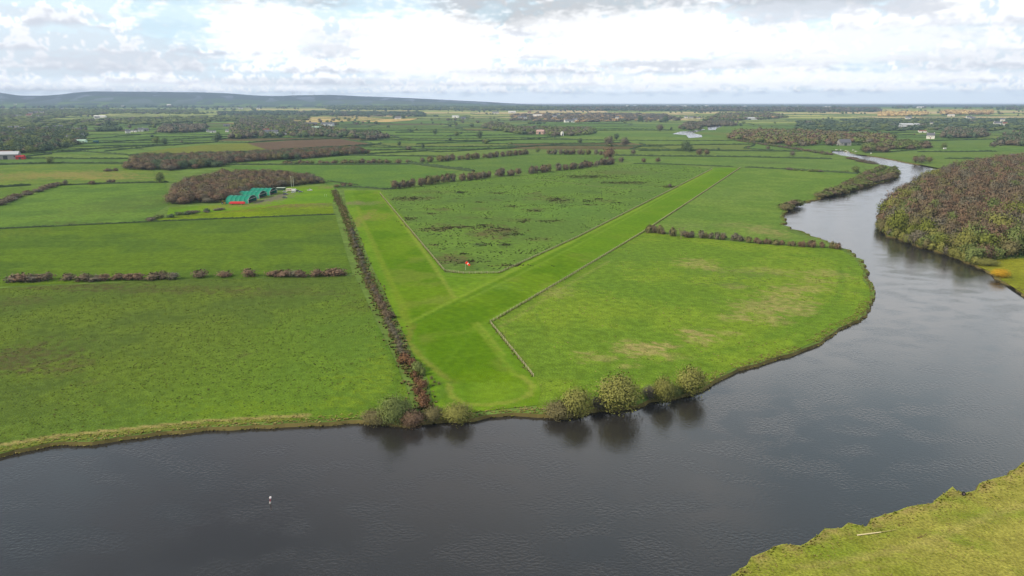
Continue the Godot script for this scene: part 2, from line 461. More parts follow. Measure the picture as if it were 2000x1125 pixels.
# ---------------------------------------------------------------- sky
func cloud_sky() -> PanoramaSkyMaterial:
	var big := noise("sky_big", 5, 1.0, 5)
	var fine := noise("sky_fine", 9, 1.0, 5)
	# banks and gaps: azimuth, elevation, half width, half height (degrees), what (1 white, 2 grey base, 3 clear blue, 4 lilac grey), strength
	var banks := [[-19.2, 6.96, 13.2, 0.48, 2, 0.55], [-2.6, 6.73, 4.4, 1.61, 2, 0.75], [4.9, 6.86, 4.8, 1.44, 2, 0.75], [9.0, 6.87, 6.8, 1.04, 2, 0.6], [20.9, 6.69, 6.4, 0.56, 2, 0.55], [27.5, 6.11, 2.0, 0.56, 2, 0.5], [0.4, 5.97, 2.4, 0.88, 2, 0.5], [-22.0, 5.37, 5.2, 2.01, 3, 0.85], [-9.0, 6.66, 4.4, 1.12, 3, 0.8], [-16.2, 6.48, 2.8, 1.12, 3, 0.5], [-1.5, 6.49, 1.6, 0.80, 3, 0.5], [-30.4, 3.45, 8.8, 1.36, 4, 0.5], [-26.4, 2.70, 6.0, 0.88, 4, 0.65], [-32.2, 2.30, 5.6, 0.72, 4, 0.4], [-31.3, 5.53, 4.4, 0.40, 4, 0.5], [-17.7, 5.01, 4.4, 2.21, 1, 0.85], [-6.8, 3.97, 6.8, 3.01, 1, 0.8], [9.4, 4.66, 9.6, 2.41, 1, 0.7], [-13.1, 4.60, 2.8, 1.20, 4, 0.4], [-13.5, 3.71, 2.4, 0.48, 4, 0.5], [18.5, 2.86, 13.6, 0.40, 4, 0.85], [15.0, 2.80, 8.0, 0.40, 4, 0.6], [26.2, 4.24, 6.4, 0.56, 4, 0.7], [20.3, 6.26, 5.2, 0.72, 4, 0.8], [26.9, 6.14, 2.0, 0.72, 4, 0.8], [18.6, 5.49, 2.4, 0.40, 4, 0.7], [30.9, 4.21, 5.6, 2.81, 4, 0.35], [24.5, 2.31, 2.4, 0.64, 3, 0.75], [21.8, 3.88, 12.0, 1.61, 1, 0.55], [20.7, 1.68, 13.2, 0.72, 1, 0.8], [7.7, 1.60, 12.0, 0.64, 1, 0.5], [-25.3, 1.29, 16.1, 0.40, 1, 0.5], [-15.1, 1.56, 10.4, 0.32, 4, 0.45], [1.9, 2.35, 5.6, 0.56, 4, 0.3], [-30.7, 0.90, 8.0, 0.32, 4, 0.3], [31.1, 2.64, 5.6, 1.00, 4, 0.3]]
	var rows := [[0.8, 0.55], [1.35, 0.8], [2.2, 1.2], [3.3, 1.6], [4.8, 2.0], [6.8, 2.6], [9.4, 3.2]]
	var white := Color(1.2, 1.2, 1.21)
	var lilac := Color(0.72, 0.755, 0.82)
	var grey := Color(0.42, 0.45, 0.48)
	var colour := func(az: float, el: float, detail: bool) -> Color:
		var e := deg_to_rad(el)
		var a := deg_to_rad(az)
		var k := 1.0 / (sin(maxf(e, 0.0)) + 0.11)
		var p := Vector3(sin(a) * cos(e) * k, sin(e) * 4.0, -cos(a) * cos(e) * k)
		var n := big.get_noise_3dv(p * 0.42)
		var m := fine.get_noise_3dv(p * 1.1 + Vector3(3, 1, 7))
		var f := fine.get_noise_3dv(Vector3(sin(a) * 34, el * 2.2, cos(a) * 34))
		var g := fine.get_noise_3dv(Vector3(sin(a) * 90, el * 4.5, cos(a) * 90))
		var blue := Color(0.66, 0.86, 0.97).lerp(Color(0.8, 0.9, 0.98), smooth(3.5, 0.0, el)).lerp(Color(0.42, 0.6, 0.86), smooth(10, 60, el))
		var cover := smooth(-0.34, -0.02, n + 0.25 * f)
		var dark := smooth(0.0, 0.5, m + 0.25 * f) * 0.7 + 0.35 * smooth(12, 40, el)
		# the deck is heavier towards the left and breaks up to the right
		dark += 1.25 * smooth(20, -35, az) * smooth(9, 20, el) - 0.8 * smooth(-5, 30, az) * smooth(9, 18, el)
		var c := blue.lerp(white.lerp(lilac, clampf(dark, -0.7, 2.0)), cover)
		if detail:
			# rows of cumulus, the farthest lowest: flat grey feet, bright heaped tops
			var low := blue.lerp(Color(1.02, 1.06, 1.1), 0.3)
			for i in rows.size():
				var q: Array = rows[i]
				var t: float = q[1]
				if el < q[0] - t or el > q[0] + t * 4.0: continue
				var foot: float = q[0] + t * 0.16 * fine.get_noise_2d(a * 57 / t * 0.5, i * 31.0)
				var heap: float = 0.5 * big.get_noise_2d(a * 57 / t * 0.14, i * 17.0) + 0.85 * absf(big.get_noise_2d(a * 57 / t * 0.36, i * 13.0 + el / t * 0.3)) + 0.45 * absf(fine.get_noise_2d(a * 57 / t * 1.1, el / t * 1.1 + i)) + 0.1 * fine.get_noise_2d(a * 57 / t * 3.0, el / t * 3.0 + i)
				var top: float = foot + t * (-0.1 + 2.9 * heap)
				if top <= foot: continue
				var part_up: float = clampf((el - foot) / maxf(top - foot, 0.1 * t), 0, 1.2)
				var al: float = smooth(0.0, 0.13 * t, top - el) * smooth(-0.12 * t, 0.12 * t, el - foot)
				var sh: float = smooth(0.04, 0.42, part_up + 0.3 * m + 0.3 * f)
				low = low.lerp(Color(0.66, 0.7, 0.78).lerp(white, sh), al)
			c = low.lerp(c, smooth(10.0, 13.0, el))
		if detail:
			for b in banks:
				var dx: float = (az - b[0]) / b[2]
				if absf(dx) > 1.9: continue
				var dy: float = (el - b[1]) / b[3]
				var w: float = smooth(1.2, 0.55, sqrt(dx * dx + dy * dy) + 0.6 * f + 0.22 * g) * b[5]
				if w <= 0: continue
				var to := white
				if b[4] == 2: to = grey
				elif b[4] == 3: to = blue
				elif b[4] == 4: to = lilac
				c = c.lerp(to, w)
			# pale clear band low over the horizon
			c = c.lerp(Color(1.2, 1.29, 1.38), 0.75 * smooth(1.25, 0.55, el + 0.7 * f + 0.3 * smooth(6, -22, az)))
		return c * lerpf(1.0, 0.6, smooth(16, 45, el))
	var w := 4096
	var hh := 2048
	var img := Image.create(512, 256, false, Image.FORMAT_RGBF)
	for y in 256:
		for x in 512:
			var el := 90.0 - (y + 0.5) / 256.0 * 180.0
			img.set_pixel(x, y, colour.call(wrapf((x + 0.5) / 512.0 * 360.0, -180.0, 180.0), el, false) if el > 0 else Color(0.12, 0.15, 0.09))
	img.resize(w, hh, Image.INTERPOLATE_BILINEAR)
	for y in range(hh / 2 - 150, hh / 2):
		var el := 90.0 - (y + 0.5) / hh * 180.0
		var mixin := smooth(13.1, 10.0, el)
		for x in w:
			var az := wrapf((x + 0.5) / w * 360.0, -180.0, 180.0)   # the picture's left edge lies straight ahead
			if absf(az) > 75 and x % 2:
				img.set_pixel(x, y, img.get_pixel(x - 1, y))
				continue
			img.set_pixel(x, y, img.get_pixel(x, y).lerp(colour.call(az, el, true), mixin))
	var m := PanoramaSkyMaterial.new()
	m.panorama = ImageTexture.create_from_image(img)
	return m

func _ready() -> void:
	# camera, sky, sun, exposure
	var cam := Camera3D.new()
	cam.name = "camera"
	cam.position = Vector3(0, 80, 0)
	cam.rotation_degrees = Vector3(-14.13, 0, 0)
	cam.fov = 43.0
	cam.near = 1.0
	cam.far = 60000
	cam.current = true
	add_child(cam)
	var env := Environment.new()
	env.background_mode = Environment.BG_SKY
	env.sky = Sky.new()
	env.sky.sky_material = cloud_sky()
	env.tonemap_mode = Environment.TONE_MAPPER_LINEAR
	env.tonemap_exposure = 1.1
	env.sdfgi_enabled = true
	env.ssao_enabled = true
	env.ssil_enabled = true
	env.fog_enabled = true
	env.fog_density = 0.00006
	env.fog_light_color = Color(0.72, 0.84, 1.0)
	var we := WorldEnvironment.new()
	we.name = "environment"
	we.environment = env
	add_child(we)
	var sun := DirectionalLight3D.new()
	sun.name = "sun"
	sun.light_energy = 1.35
	sun.light_color = Color(1.0, 0.94, 0.83)
	sun.light_angular_distance = 0.8
	sun.shadow_enabled = true
	sun.look_at_from_position(Vector3(-0.85, 0.62, 0.42), Vector3.ZERO)
	add_child(sun)
	prepare()
	build_land()
	build_fields()
	build_country()
	build_plants()
	build_airfield()
	build_houses()
	build_small_things()

func prepare() -> void:
	noise("big", 21, 1.0 / 90.0, 3)
	noise("mid", 22, 1.0 / 24.0, 3)
	noise("small", 23, 1.0 / 5.0, 3)
	noise("patch", 24, 1.0 / 45.0, 4)
	noise("warp", 25, 1.0 / 400.0, 3)
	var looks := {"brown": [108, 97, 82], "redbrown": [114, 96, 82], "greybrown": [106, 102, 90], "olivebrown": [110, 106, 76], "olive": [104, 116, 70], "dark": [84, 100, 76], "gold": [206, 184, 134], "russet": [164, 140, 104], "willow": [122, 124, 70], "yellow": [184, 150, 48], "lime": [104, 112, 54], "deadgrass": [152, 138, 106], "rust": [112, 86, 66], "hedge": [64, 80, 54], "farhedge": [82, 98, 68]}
	for t in looks:
		var c: Array = looks[t]
		foliage_mat(t, tone(c[0], c[1], c[2]) * 1.42)
	mats.bark = plain("bark", Color(0.1, 0.08, 0.06))
	var tm := plain("tufts", Color(1, 1, 1), 1.0, 0, 0.1)
	tm.vertex_color_use_as_albedo = true
	ground_mat("grass", 38, 0.62, 0.72, 14, 1.25)
	ground_mat("mown", 30, 0.8, 0.8, 5, 1.2)
	ground_mat("rough", 34, 0.64, 0.74, 16, 1.38)
	ground_mat("country", 260, 0.75, 0.7, 0, 1.22)
	grow_meshes()

# ---------------------------------------------------------------- land and water
func shore(line: PackedVector2Array, step: float, seed_: int) -> PackedVector2Array:
	var p := along(line, step)
	var w := FastNoiseLite.new()
	w.seed = seed_
	w.frequency = 0.09
	w.fractal_octaves = 3
	for i in range(1, p.size() - 1):
		var near := clampf(p[i].length() / 300.0, 0.8, 2.0)
		p[i] += Vector2(w.get_noise_2d(p[i].x, p[i].y), w.get_noise_2d(p[i].x + 500, p[i].y - 300)) * (1.1 if p[i].length() < 300 else 2.2) * near
	return p

func bank(called: String, water: PackedVector2Array, side: float, close: PackedVector2Array, m: Material, colour: Color) -> PackedVector2Array:
	# top edge of the bank lies a little inland of the water line; a steep earth face joins the two
	var top := PackedVector2Array()
	var r := rng(called.hash() % 9999)
	for i in water.size():
		var d := (water[mini(i + 1, water.size() - 1)] - water[maxi(i - 1, 0)]).normalized()
		top.append(water[i])
		water[i] -= Vector2(-d.y, d.x) * side * r.randf_range(0.3, 1.1)
	var ring := top.duplicate()
	ring.append_array(close)
	var v := PackedVector3Array()
	var uv := PackedVector2Array()
	var col := PackedColorArray()
	for p in ring:
		v.append(Vector3(p.x, 0, p.y))
		uv.append(p)
		col.append(colour)
	var tri := Geometry2D.triangulate_polygon(ring)
	for t in range(0, tri.size(), 3):
		var a := ring[tri[t]]
		if (ring[tri[t + 1]] - a).cross(ring[tri[t + 2]] - a) < 0:
			var k := tri[t + 1]
			tri[t + 1] = tri[t + 2]
			tri[t + 2] = k
	if tri.is_empty(): print("no triangles for ", called)
	part(called, flat_mesh(v, uv, col, tri), m, self).set_meta("kind", "structure")
	var s := Shape.new()
	for i in water.size() - 1:
		var g := r.randf_range(0.6, 1.2)
		var lowest := -1.6
		var e := [Vector3(top[i].x, 0, top[i].y), Vector3(top[i + 1].x, 0, top[i + 1].y), Vector3(water[i + 1].x, lowest, water[i + 1].y), Vector3(water[i].x, lowest, water[i].y)]
		if side < 0: s.quad(e[0], e[1], e[2], e[3], Color(g, g, g))
		else: s.quad(e[1], e[0], e[3], e[2], Color(g, g, g))
	part("river_bank", s.mesh(), mats.earth, self).set_meta("kind", "structure")
	return top

var shore_north: PackedVector2Array
var shore_east: PackedVector2Array
var shore_south: PackedVector2Array
var near_poly: PackedVector2Array

func ripples() -> ImageTexture:          # small waves, laid down here and there by calm lanes
	var size := 2048
	var n := noise("ripples", 41, 0.055, 4)
	var l := noise("lanes", 43, 0.0035, 4)
	l.domain_warp_enabled = true
	l.domain_warp_amplitude = 60.0
	l.domain_warp_frequency = 0.004
	var waves := n.get_seamless_image(size, size).get_data()
	var lanes := l.get_seamless_image(size, size).get_data()
	var out := PackedByteArray()
	out.resize(size * size)
	for i in size * size:
		var k := clampf((lanes[i] - 70.0) / 110.0, 0.22, 1.0)
		out[i] = int(128.0 + (waves[i] - 128.0) * k)
	return ImageTexture.create_from_image(Image.create_from_data(size, size, false, Image.FORMAT_L8, out))

func build_land() -> void:
	var earth := plain("earth", tone(112, 104, 62), 1.0)
	earth.vertex_color_use_as_albedo = true
	mats.earth = earth
	var water := StandardMaterial3D.new()
	water.resource_name = "river_water"
	water.albedo_color = Color(0.026, 0.025, 0.024).linear_to_srgb()
	water.roughness = 0.12
	water.metallic_specular = 0.5
	water.heightmap_enabled = true
	water.heightmap_scale = 5.0
	water.heightmap_texture = ripples()
	water.uv1_scale = Vector3(1.0 / 140.0, 1.0 / 96.0, 1)
	var v := PackedVector3Array()
	var uv := PackedVector2Array()
	var col := PackedColorArray()
	var idx := PackedInt32Array()
	var xs := [-900.0, -300.0, 0.0, 300.0, 700.0, 1200.0]
	var zs := [200.0, -100.0, -400.0, -800.0, -1400.0]
	for z in zs:
		for x in xs:
			v.append(Vector3(x, -0.9, z))
			uv.append(Vector2(x, z))
			col.append(Color.WHITE)
	for j in 4:
		for i in 5:
			var k: int = j * 6 + i
			idx.append_array([k, k + 7, k + 1, k, k + 6, k + 7])
	part("river", flat_mesh(v, uv, col, idx), water, self).set_meta("kind", "structure")
	mats.water = water
	shore_north = shore(pts([-168.6, -145.2, -144.4, -149.8, -126, -154.6, -120.9, -157.7, -115.8, -161.1, -112.2, -163.3, -102.9, -164.4, -95.5, -167.2, -86.7, -170.1, -74.6, -172.5, -63.3, -173.7, -58.4, -174.9, -50.5, -175.2, -45.4, -176.2, -40.2, -177.1, -34, -175.9, -26.4, -174.3, -20.8, -176.8, -16.1, -177.5, -10.1, -178.1, -6.8, -180, 0, -181.7, 6.8, -181, 13.6, -179.4, 20.7, -182.7, 23.7, -184.7, 27.8, -184, 34.5, -186.8, 38.6, -190.3, 43.9, -191.8, 51.3, -195.5, 56.4, -199.4, 60, -205, 70.2, -214.5, 82.6, -222.9, 95.9, -231.9, 107.1, -241.6, 120.8, -257.6, 132.4, -268, 144.5, -284.5, 154.4, -301.2, 164.5, -323.7, 168.6, -338.8, 179.3, -361.1, 188.2, -393.3, 190.7, -418.4, 188.9, -443.2, 188, -465.2, 184.1, -477, 187.6, -498, 199.2, -533, 216.4, -573.1, 237.1, -603.2, 270.6, -643.7, 303.4, -677.6, 365, -747.4, 417.1, -809.7, 461, -876.3, 490.1, -939.4, 502.6, -986.6, 503.4, -1020.7, 512.3, -1057.2, 528.4, -1149.6, 528.6, -1195.9, 543.1, -1259.3, 580.2, -1359.9]), 3.0, 3)
	shore_east = shore(pts([609.2, -1408.1, 583.1, -1300.6, 569.9, -1195.9, 572.1, -1149.6, 557.4, -1038.7, 555.7, -946.9, 507.9, -882.9, 436.2, -782.6, 367.3, -685.7, 319.9, -616.1, 285.1, -561.8, 252, -498, 241.9, -473, 237.4, -452.1, 237.9, -423.1, 239.6, -404.7, 238.7, -383.7, 238.9, -368.4, 235.8, -353, 229.5, -331.6, 222.5, -307.2, 213, -270.1, 202, -208.4]), 4.0, 4)
	shore_south = shore(pts([181.7, -185.4, 130.2, -160.6, 118.7, -154.4, 112.5, -149.5, 110.6, -147.2, 106.4, -146.3, 101.9, -144.1, 99.2, -141.1, 96.3, -140, 94.9, -140.6, 94.7, -142.1, 90.4, -138.6, 86.9, -135.7, 82, -134.4, 76.9, -132.6, 71.3, -129.6, 69.1, -127.1, 66.7, -128.9, 64.1, -127.1, 60.7, -126.1, 58.7, -123.8, 53.8, -121, 50.9, -121.2, 47.2, -118.8, 43.2, -117.2, 41.8, -114.8, 39.8, -112.9, 33.1, -108, 15.9, -97, -13.7, -80.6, -61.5, -70.2]), 2.0, 5)
	var both := shore_north.duplicate()
	both.append_array(shore_east)
	var a := both[0]
	var b := both[-1]
	bank("ground", both, -1.0, PackedVector2Array([Vector2(6000, b.y), Vector2(6000, -3000), Vector2(-6000, -3000), Vector2(-6000, a.y)]), mats.country, tone(108, 134, 64) * 1.25)
	near_poly = shore_south.duplicate()
	near_poly.append_array(PackedVector2Array([Vector2(shore_south[-1].x, 120), Vector2(700, 120), Vector2(700, shore_south[0].y)]))
	bank("near_bank", shore_south, -1.0, PackedVector2Array([Vector2(shore_south[-1].x, 120), Vector2(700, 120), Vector2(700, shore_south[0].y)]), mats.rough, tone(160, 166, 76) * 1.3)
	# two reaches of the river farther up
	for reach in [pts([437.6, -2038.8, 504.1, -2229.5, 544.8, -2271.9, 626.3, -2459.1, 623.7, -2409.5, 509.5, -2111.1, 500.4, -1971.3, 472.1, -1848.8, 424.8, -1793, 459.8, -1971.3]), pts([748.4, -2872.2, 811.1, -3090.4, 874.5, -3167.3, 770.6, -2740.8, 702.1, -2564.5, 643.8, -2361.8, 619.5, -2361.8])]:
		var t := Geometry2D.triangulate_polygon(reach)
		var rv := PackedVector3Array()
		var rc := PackedColorArray()
		for p in reach:
			rv.append(Vector3(p.x, 0.5 + land(p.x, p.y), p.y))
			rc.append(Color.WHITE)
		for k in range(0, t.size(), 3):
			var q: Vector2 = reach[t[k]]
			if (reach[t[k + 1]] - q).cross(reach[t[k + 2]] - q) < 0:
				var e := t[k + 1]
				t[k + 1] = t[k + 2]
				t[k + 2] = e
		part("river_reach", flat_mesh(rv, reach, rc, t), water, self).set_meta("kind", "structure")

# ---------------------------------------------------------------- fields
var patches := []
var lines := []

func grassy(p: Vector2, a: Color, b: Color, vary: float) -> Color:
	var n: float = nz.big.get_noise_2dv(p)
	var m: float = nz.mid.get_noise_2dv(p)
	var s: float = nz.small.get_noise_2dv(p)
	var c := a.lerp(b, smooth(-0.3, 0.35, n + m * 0.5))
	return Color(c.r * 1.03, c.g, c.b * 0.88) * (1.0 + vary * (0.6 * m + 0.9 * s))

func spots(p: Vector2, c: Color, list: Array) -> Color:
	var s: float = nz.small.get_noise_2dv(p)
	var m: float = nz.patch.get_noise_2dv(p * 2.0)
	for q in list:
		var d := Vector2((p.x - q[0]) / q[2], (p.y - q[1]) / q[3]).length()
		if d > 1.8: continue
		var w: float = smooth(1.15, 0.35, d + 0.9 * s + 0.55 * m) * q[5]
		if q[3] < 60 and q[2] < 60: w *= smooth(-0.5, 0.05, nz.small.get_noise_2d(p.x * 1.6, p.y * 2.8))
		if w > 0: c = c.lerp(q[4], w)
	return c

func tracks(p: Vector2, c: Color, list: Array) -> Color:
	for q in list:
		var d := to_line(p, q[0])
		if d < q[1] * 1.6:
			c = c.lerp(q[2], smooth(q[1] * 1.5, q[1] * 0.4, d + 0.6 * q[1] * float(nz.small.get_noise_2dv(p))) * q[3])
	return c

func build_fields() -> void:
	var straw := tone(178, 166, 108)
	var rush := tone(92, 84, 58)
	var mud := tone(104, 88, 66)
	var strip_a := pts([-150.5, -690.3, -126.4, -690.3, -100.7, -590.3, -24.9, -302.1, 0, -208.2, 1.8, -203.6, -18.2, -202.8, -26.9, -224.3, -38.5, -263, -54.2, -318.2, -71.3, -380.8, -96.4, -479.8])
	var strip_b := pts([-36.7, -267, -23.7, -297, 41.1, -438.3, 252, -921.6, 285.2, -936.4, 85.8, -473.7, -8.8, -267.7, -13.2, -257.8])
	var strip_far := pts([29.2, -409.1, 40.8, -434.8, 252, -921.6, 285.2, -936.4, 85.8, -473.7, 43.6, -380.8])
	var near_left_spots := [[-159.3, -224.3, 18.3, 16.8, rush, 0.75], [-142.0, -214.8, 9.6, 8.2, rush, 0.6], [-198.7, -320.1, 30.0, 6.7, rush, 0.7], [-152.3, -314.5, 45.5, 7.4, rush, 0.55], [-98.4, -309.1, 35.8, 8.9, rush, 0.35], [-204.6, -293.8, 12.8, 11.4, rush, 0.45], [-88.1, -229.3, 3.4, 4.1, rush, 0.4], [-124.8, -204.0, 4.6, 3.3, rush, 0.3], [-62.3, -285.9, 8.3, 10.8, rush, 0.3], [-75.5, -257.8, 18.9, 19.2, tone(96, 128, 46), 0.3], [-39.9, -206.1, 12.3, 34.5, tone(122, 146, 40), 0.55], [-66.3, -183.3, 41.5, 6.8, tone(116, 142, 40), 0.5]]
	var near_left_tracks := [[pts([-60.2, -181.3, -41.6, -184, -34.6, -194.1, -34.8, -210.4, -40.7, -229.3, -50, -257.8]), 0.9, tone(86, 120, 40), 0.5], [pts([-57.6, -179.3, -40.6, -182.3, -33.5, -192.6, -33.5, -209.5, -39.6, -229.3, -48.9, -257.8]), 0.9, tone(86, 120, 40), 0.4], [pts([-129.2, -159.3, -114.1, -166.5, -97.4, -171.2, -79.8, -175.8, -64.6, -178, -54.2, -179.3]), 0.8, tone(176, 156, 106), 0.8], [pts([-126.9, -156.2, -113.2, -163.1, -97.5, -168.8, -78.8, -173.3, -58.8, -176.7]), 1.6, tone(126, 134, 60), 0.8]]
	sheet("rough_pasture", pts([-295.1, -285.9, -229.2, -317.3, -157.5, -334, -125.4, -335.1, -75.8, -342.5, -68.4, -320.1, -51.2, -264.4, -39.8, -229.3, -30.4, -198, -26.5, -180.7, -40.3, -177.7, -58.7, -176.4, -75.1, -173.9, -95.9, -168.2, -112.3, -163.6, -121.1, -158.2, -126, -154.9, -144.4, -150, -166.1, -145.1]), 0.1, 1.25, mats.rough, func(p: Vector2) -> Color:
		var c := grassy(p, tone(90, 112, 52), tone(99, 121, 50), 0.16)
		c = c.lerp(tone(104, 142, 44), 0.55 * smooth(-130, -30, p.x + (p.y + 250) * 0.3))
		c = spots(p, c, near_left_spots)
		c = tracks(p, c, near_left_tracks)
		return c)
	var left_mid_spots := [[-125.3, -492.4, 13.9, 30.4, tone(116, 134, 44), 0.5], [-172.2, -388.9, 55.6, 41.7, tone(112, 138, 36), 0.3], [-317.5, -461.9, 26.2, 19.2, tone(126, 142, 46), 0.4]]
	var left_mid_tracks := []
	sheet("mown_pasture", pts([-404.7, -438.3, -336.7, -475.7, -247.5, -508, -131.2, -539.7, -77.8, -346.9, -125.8, -336.1, -158, -335.1, -231.1, -320.1, -284.5, -302.1]), 0.1, 2.0, mats.grass, func(p: Vector2) -> Color:
		var c := grassy(p, tone(92, 122, 48), tone(102, 132, 44), 0.1)
		c *= 1.0 + 0.10 * float(nz.mid.get_noise_2d(p.x * 0.12, p.y * 2.2)) + 0.06 * float(nz.small.get_noise_2d(p.x * 0.05, p.y * 0.7))
		c = spots(p, c, left_mid_spots)
		return c)
	var left_far_spots := [[-322.4, -596.5, 37.7, 76.3, tone(96, 112, 58), 0.4], [-295.9, -492.4, 20.9, 17.3, rush, 0.5], [-293.1, -596.5, 20.9, 50.4, tone(88, 104, 52), 0.4]]
	var left_far_tracks := []
	sheet("rough_pasture", pts([-400.8, -471.7, -414.6, -590.3, -455.8, -739.1, -420.4, -753.6, -359.3, -763.6, -280.6, -596.5, -266.1, -539.7, -257.6, -510.3, -339.5, -479.8, -382.2, -448.9]), 0.1, 3.0, mats.rough, func(p: Vector2) -> Color:
		var c := grassy(p, tone(92, 124, 58), tone(104, 136, 60), 0.15)
		c = spots(p, c, left_far_spots)
		return c)
	var left_strip_spots := [[-522.3, -853.8, 95.0, 50.5, tone(150, 138, 84), 0.7], [-443.8, -817.7, 45.5, 23.1, tone(156, 140, 84), 0.6], [-544.4, -806.3, 33.7, 45.1, tone(132, 130, 70), 0.5]]
	var left_strip_tracks := []
	sheet("rough_pasture", pts([-592.8, -707.3, -506.1, -725.1, -465, -753.6, -365.4, -795.2, -386, -847.6, -519.9, -1000.7, -681.8, -983.8, -804.8, -967.5]), 0.1, 4.0, mats.rough, func(p: Vector2) -> Color:
		var c := grassy(p, tone(100, 128, 62), tone(112, 136, 60), 0.14)
		c = spots(p, c, left_strip_spots)
		return c)
	var left_strip2_spots := []
	var left_strip2_tracks := []
	sheet("pasture", pts([-507.7, -602.8, -423.1, -602.8, -442.1, -651, -458.6, -734.4, -500, -716.1, -582.3, -694.5]), 0.1, 3.0, mats.grass, func(p: Vector2) -> Color:
		var c := grassy(p, tone(104, 134, 60), tone(112, 140, 60), 0.1)
		return c)
	var hangar_verge_spots := [[-243.3, -539.7, 19.0, 15.5, tone(96, 104, 50), 0.6], [-184.3, -596.5, 29.3, 25.1, tone(126, 112, 78), 0.7], [-171.0, -609.3, 25.6, 13.1, tone(150, 134, 94), 0.6], [-228.9, -561.1, 39.5, 13.9, tone(128, 124, 60), 0.6], [-155.5, -590.3, 12.4, 18.4, tone(118, 124, 78), 0.5]]
	var hangar_verge_tracks := []
	sheet("rough_verge", pts([-253.3, -512.7, -250.1, -529.5, -223.9, -558.3, -199, -590.3, -191, -619.2, -153.6, -622.6, -134.2, -547.5, -248.6, -510.3]), 0.1, 1.6, mats.grass, func(p: Vector2) -> Color:
		var c := grassy(p, tone(112, 140, 34), tone(126, 152, 22), 0.14)
		c = spots(p, c, hangar_verge_spots)
		return c)
	var hangar_green_spots := [[-218.2, -622.6, 26.2, 34.1, tone(128, 120, 96), 0.85], [-207.4, -651.0, 13.7, 33.5, tone(124, 118, 100), 0.85], [-232.2, -590.3, 24.9, 24.6, tone(132, 128, 66), 0.6], [-205.0, -734.4, 25.6, 14.1, tone(130, 126, 72), 0.5], [-182.2, -725.1, 10.1, 18.3, tone(140, 122, 92), 0.6], [-269.5, -590.3, 16.6, 24.6, tone(100, 108, 54), 0.5]]
	var hangar_green_tracks := [[pts([-212.6, -606, -207.4, -643.7, -207.4, -674]), 3.0, tone(118, 112, 100), 0.9]]
	sheet("apron_grass", pts([-273.6, -581.2, -234.5, -596.5, -214.5, -674, -222.7, -725.1, -181.6, -743.9, -168.4, -698.7, -149.6, -609.3, -185.2, -599.7, -222.9, -555.6, -253.1, -532]), 0.14, 1.5, mats.mown, func(p: Vector2) -> Color:
		var c := grassy(p, tone(100, 140, 40), tone(110, 148, 34), 0.1)
		c = spots(p, c, hangar_green_spots)
		c = tracks(p, c, hangar_green_tracks)
		return c)
	var behind_hangars_spots := []
	var behind_hangars_tracks := []
	sheet("pasture", pts([-384.5, -983.8, -138.6, -1000.7, -65.1, -893.2, -99.7, -795.2, -114.3, -711.7, -172.5, -716.1, -198.4, -773.8, -261.1, -853.8, -322.5, -893.2]), 0.1, 5.0, mats.grass, func(p: Vector2) -> Color:
		var c := grassy(p, tone(96, 132, 64), tone(106, 140, 62), 0.08)
		return c)
	var belt_field_spots := []
	var belt_field_tracks := []
	sheet("pasture", pts([-136.3, -1009.4, -107.6, -1036.2, 8.3, -1206.9, 59.5, -1232.2, 152.6, -1194.7, 154.8, -1054.9, -6, -860.2, -46.9, -900.2]), 0.1, 5.0, mats.grass, func(p: Vector2) -> Color:
		var c := grassy(p, tone(98, 130, 66), tone(108, 138, 68), 0.08)
		return c)
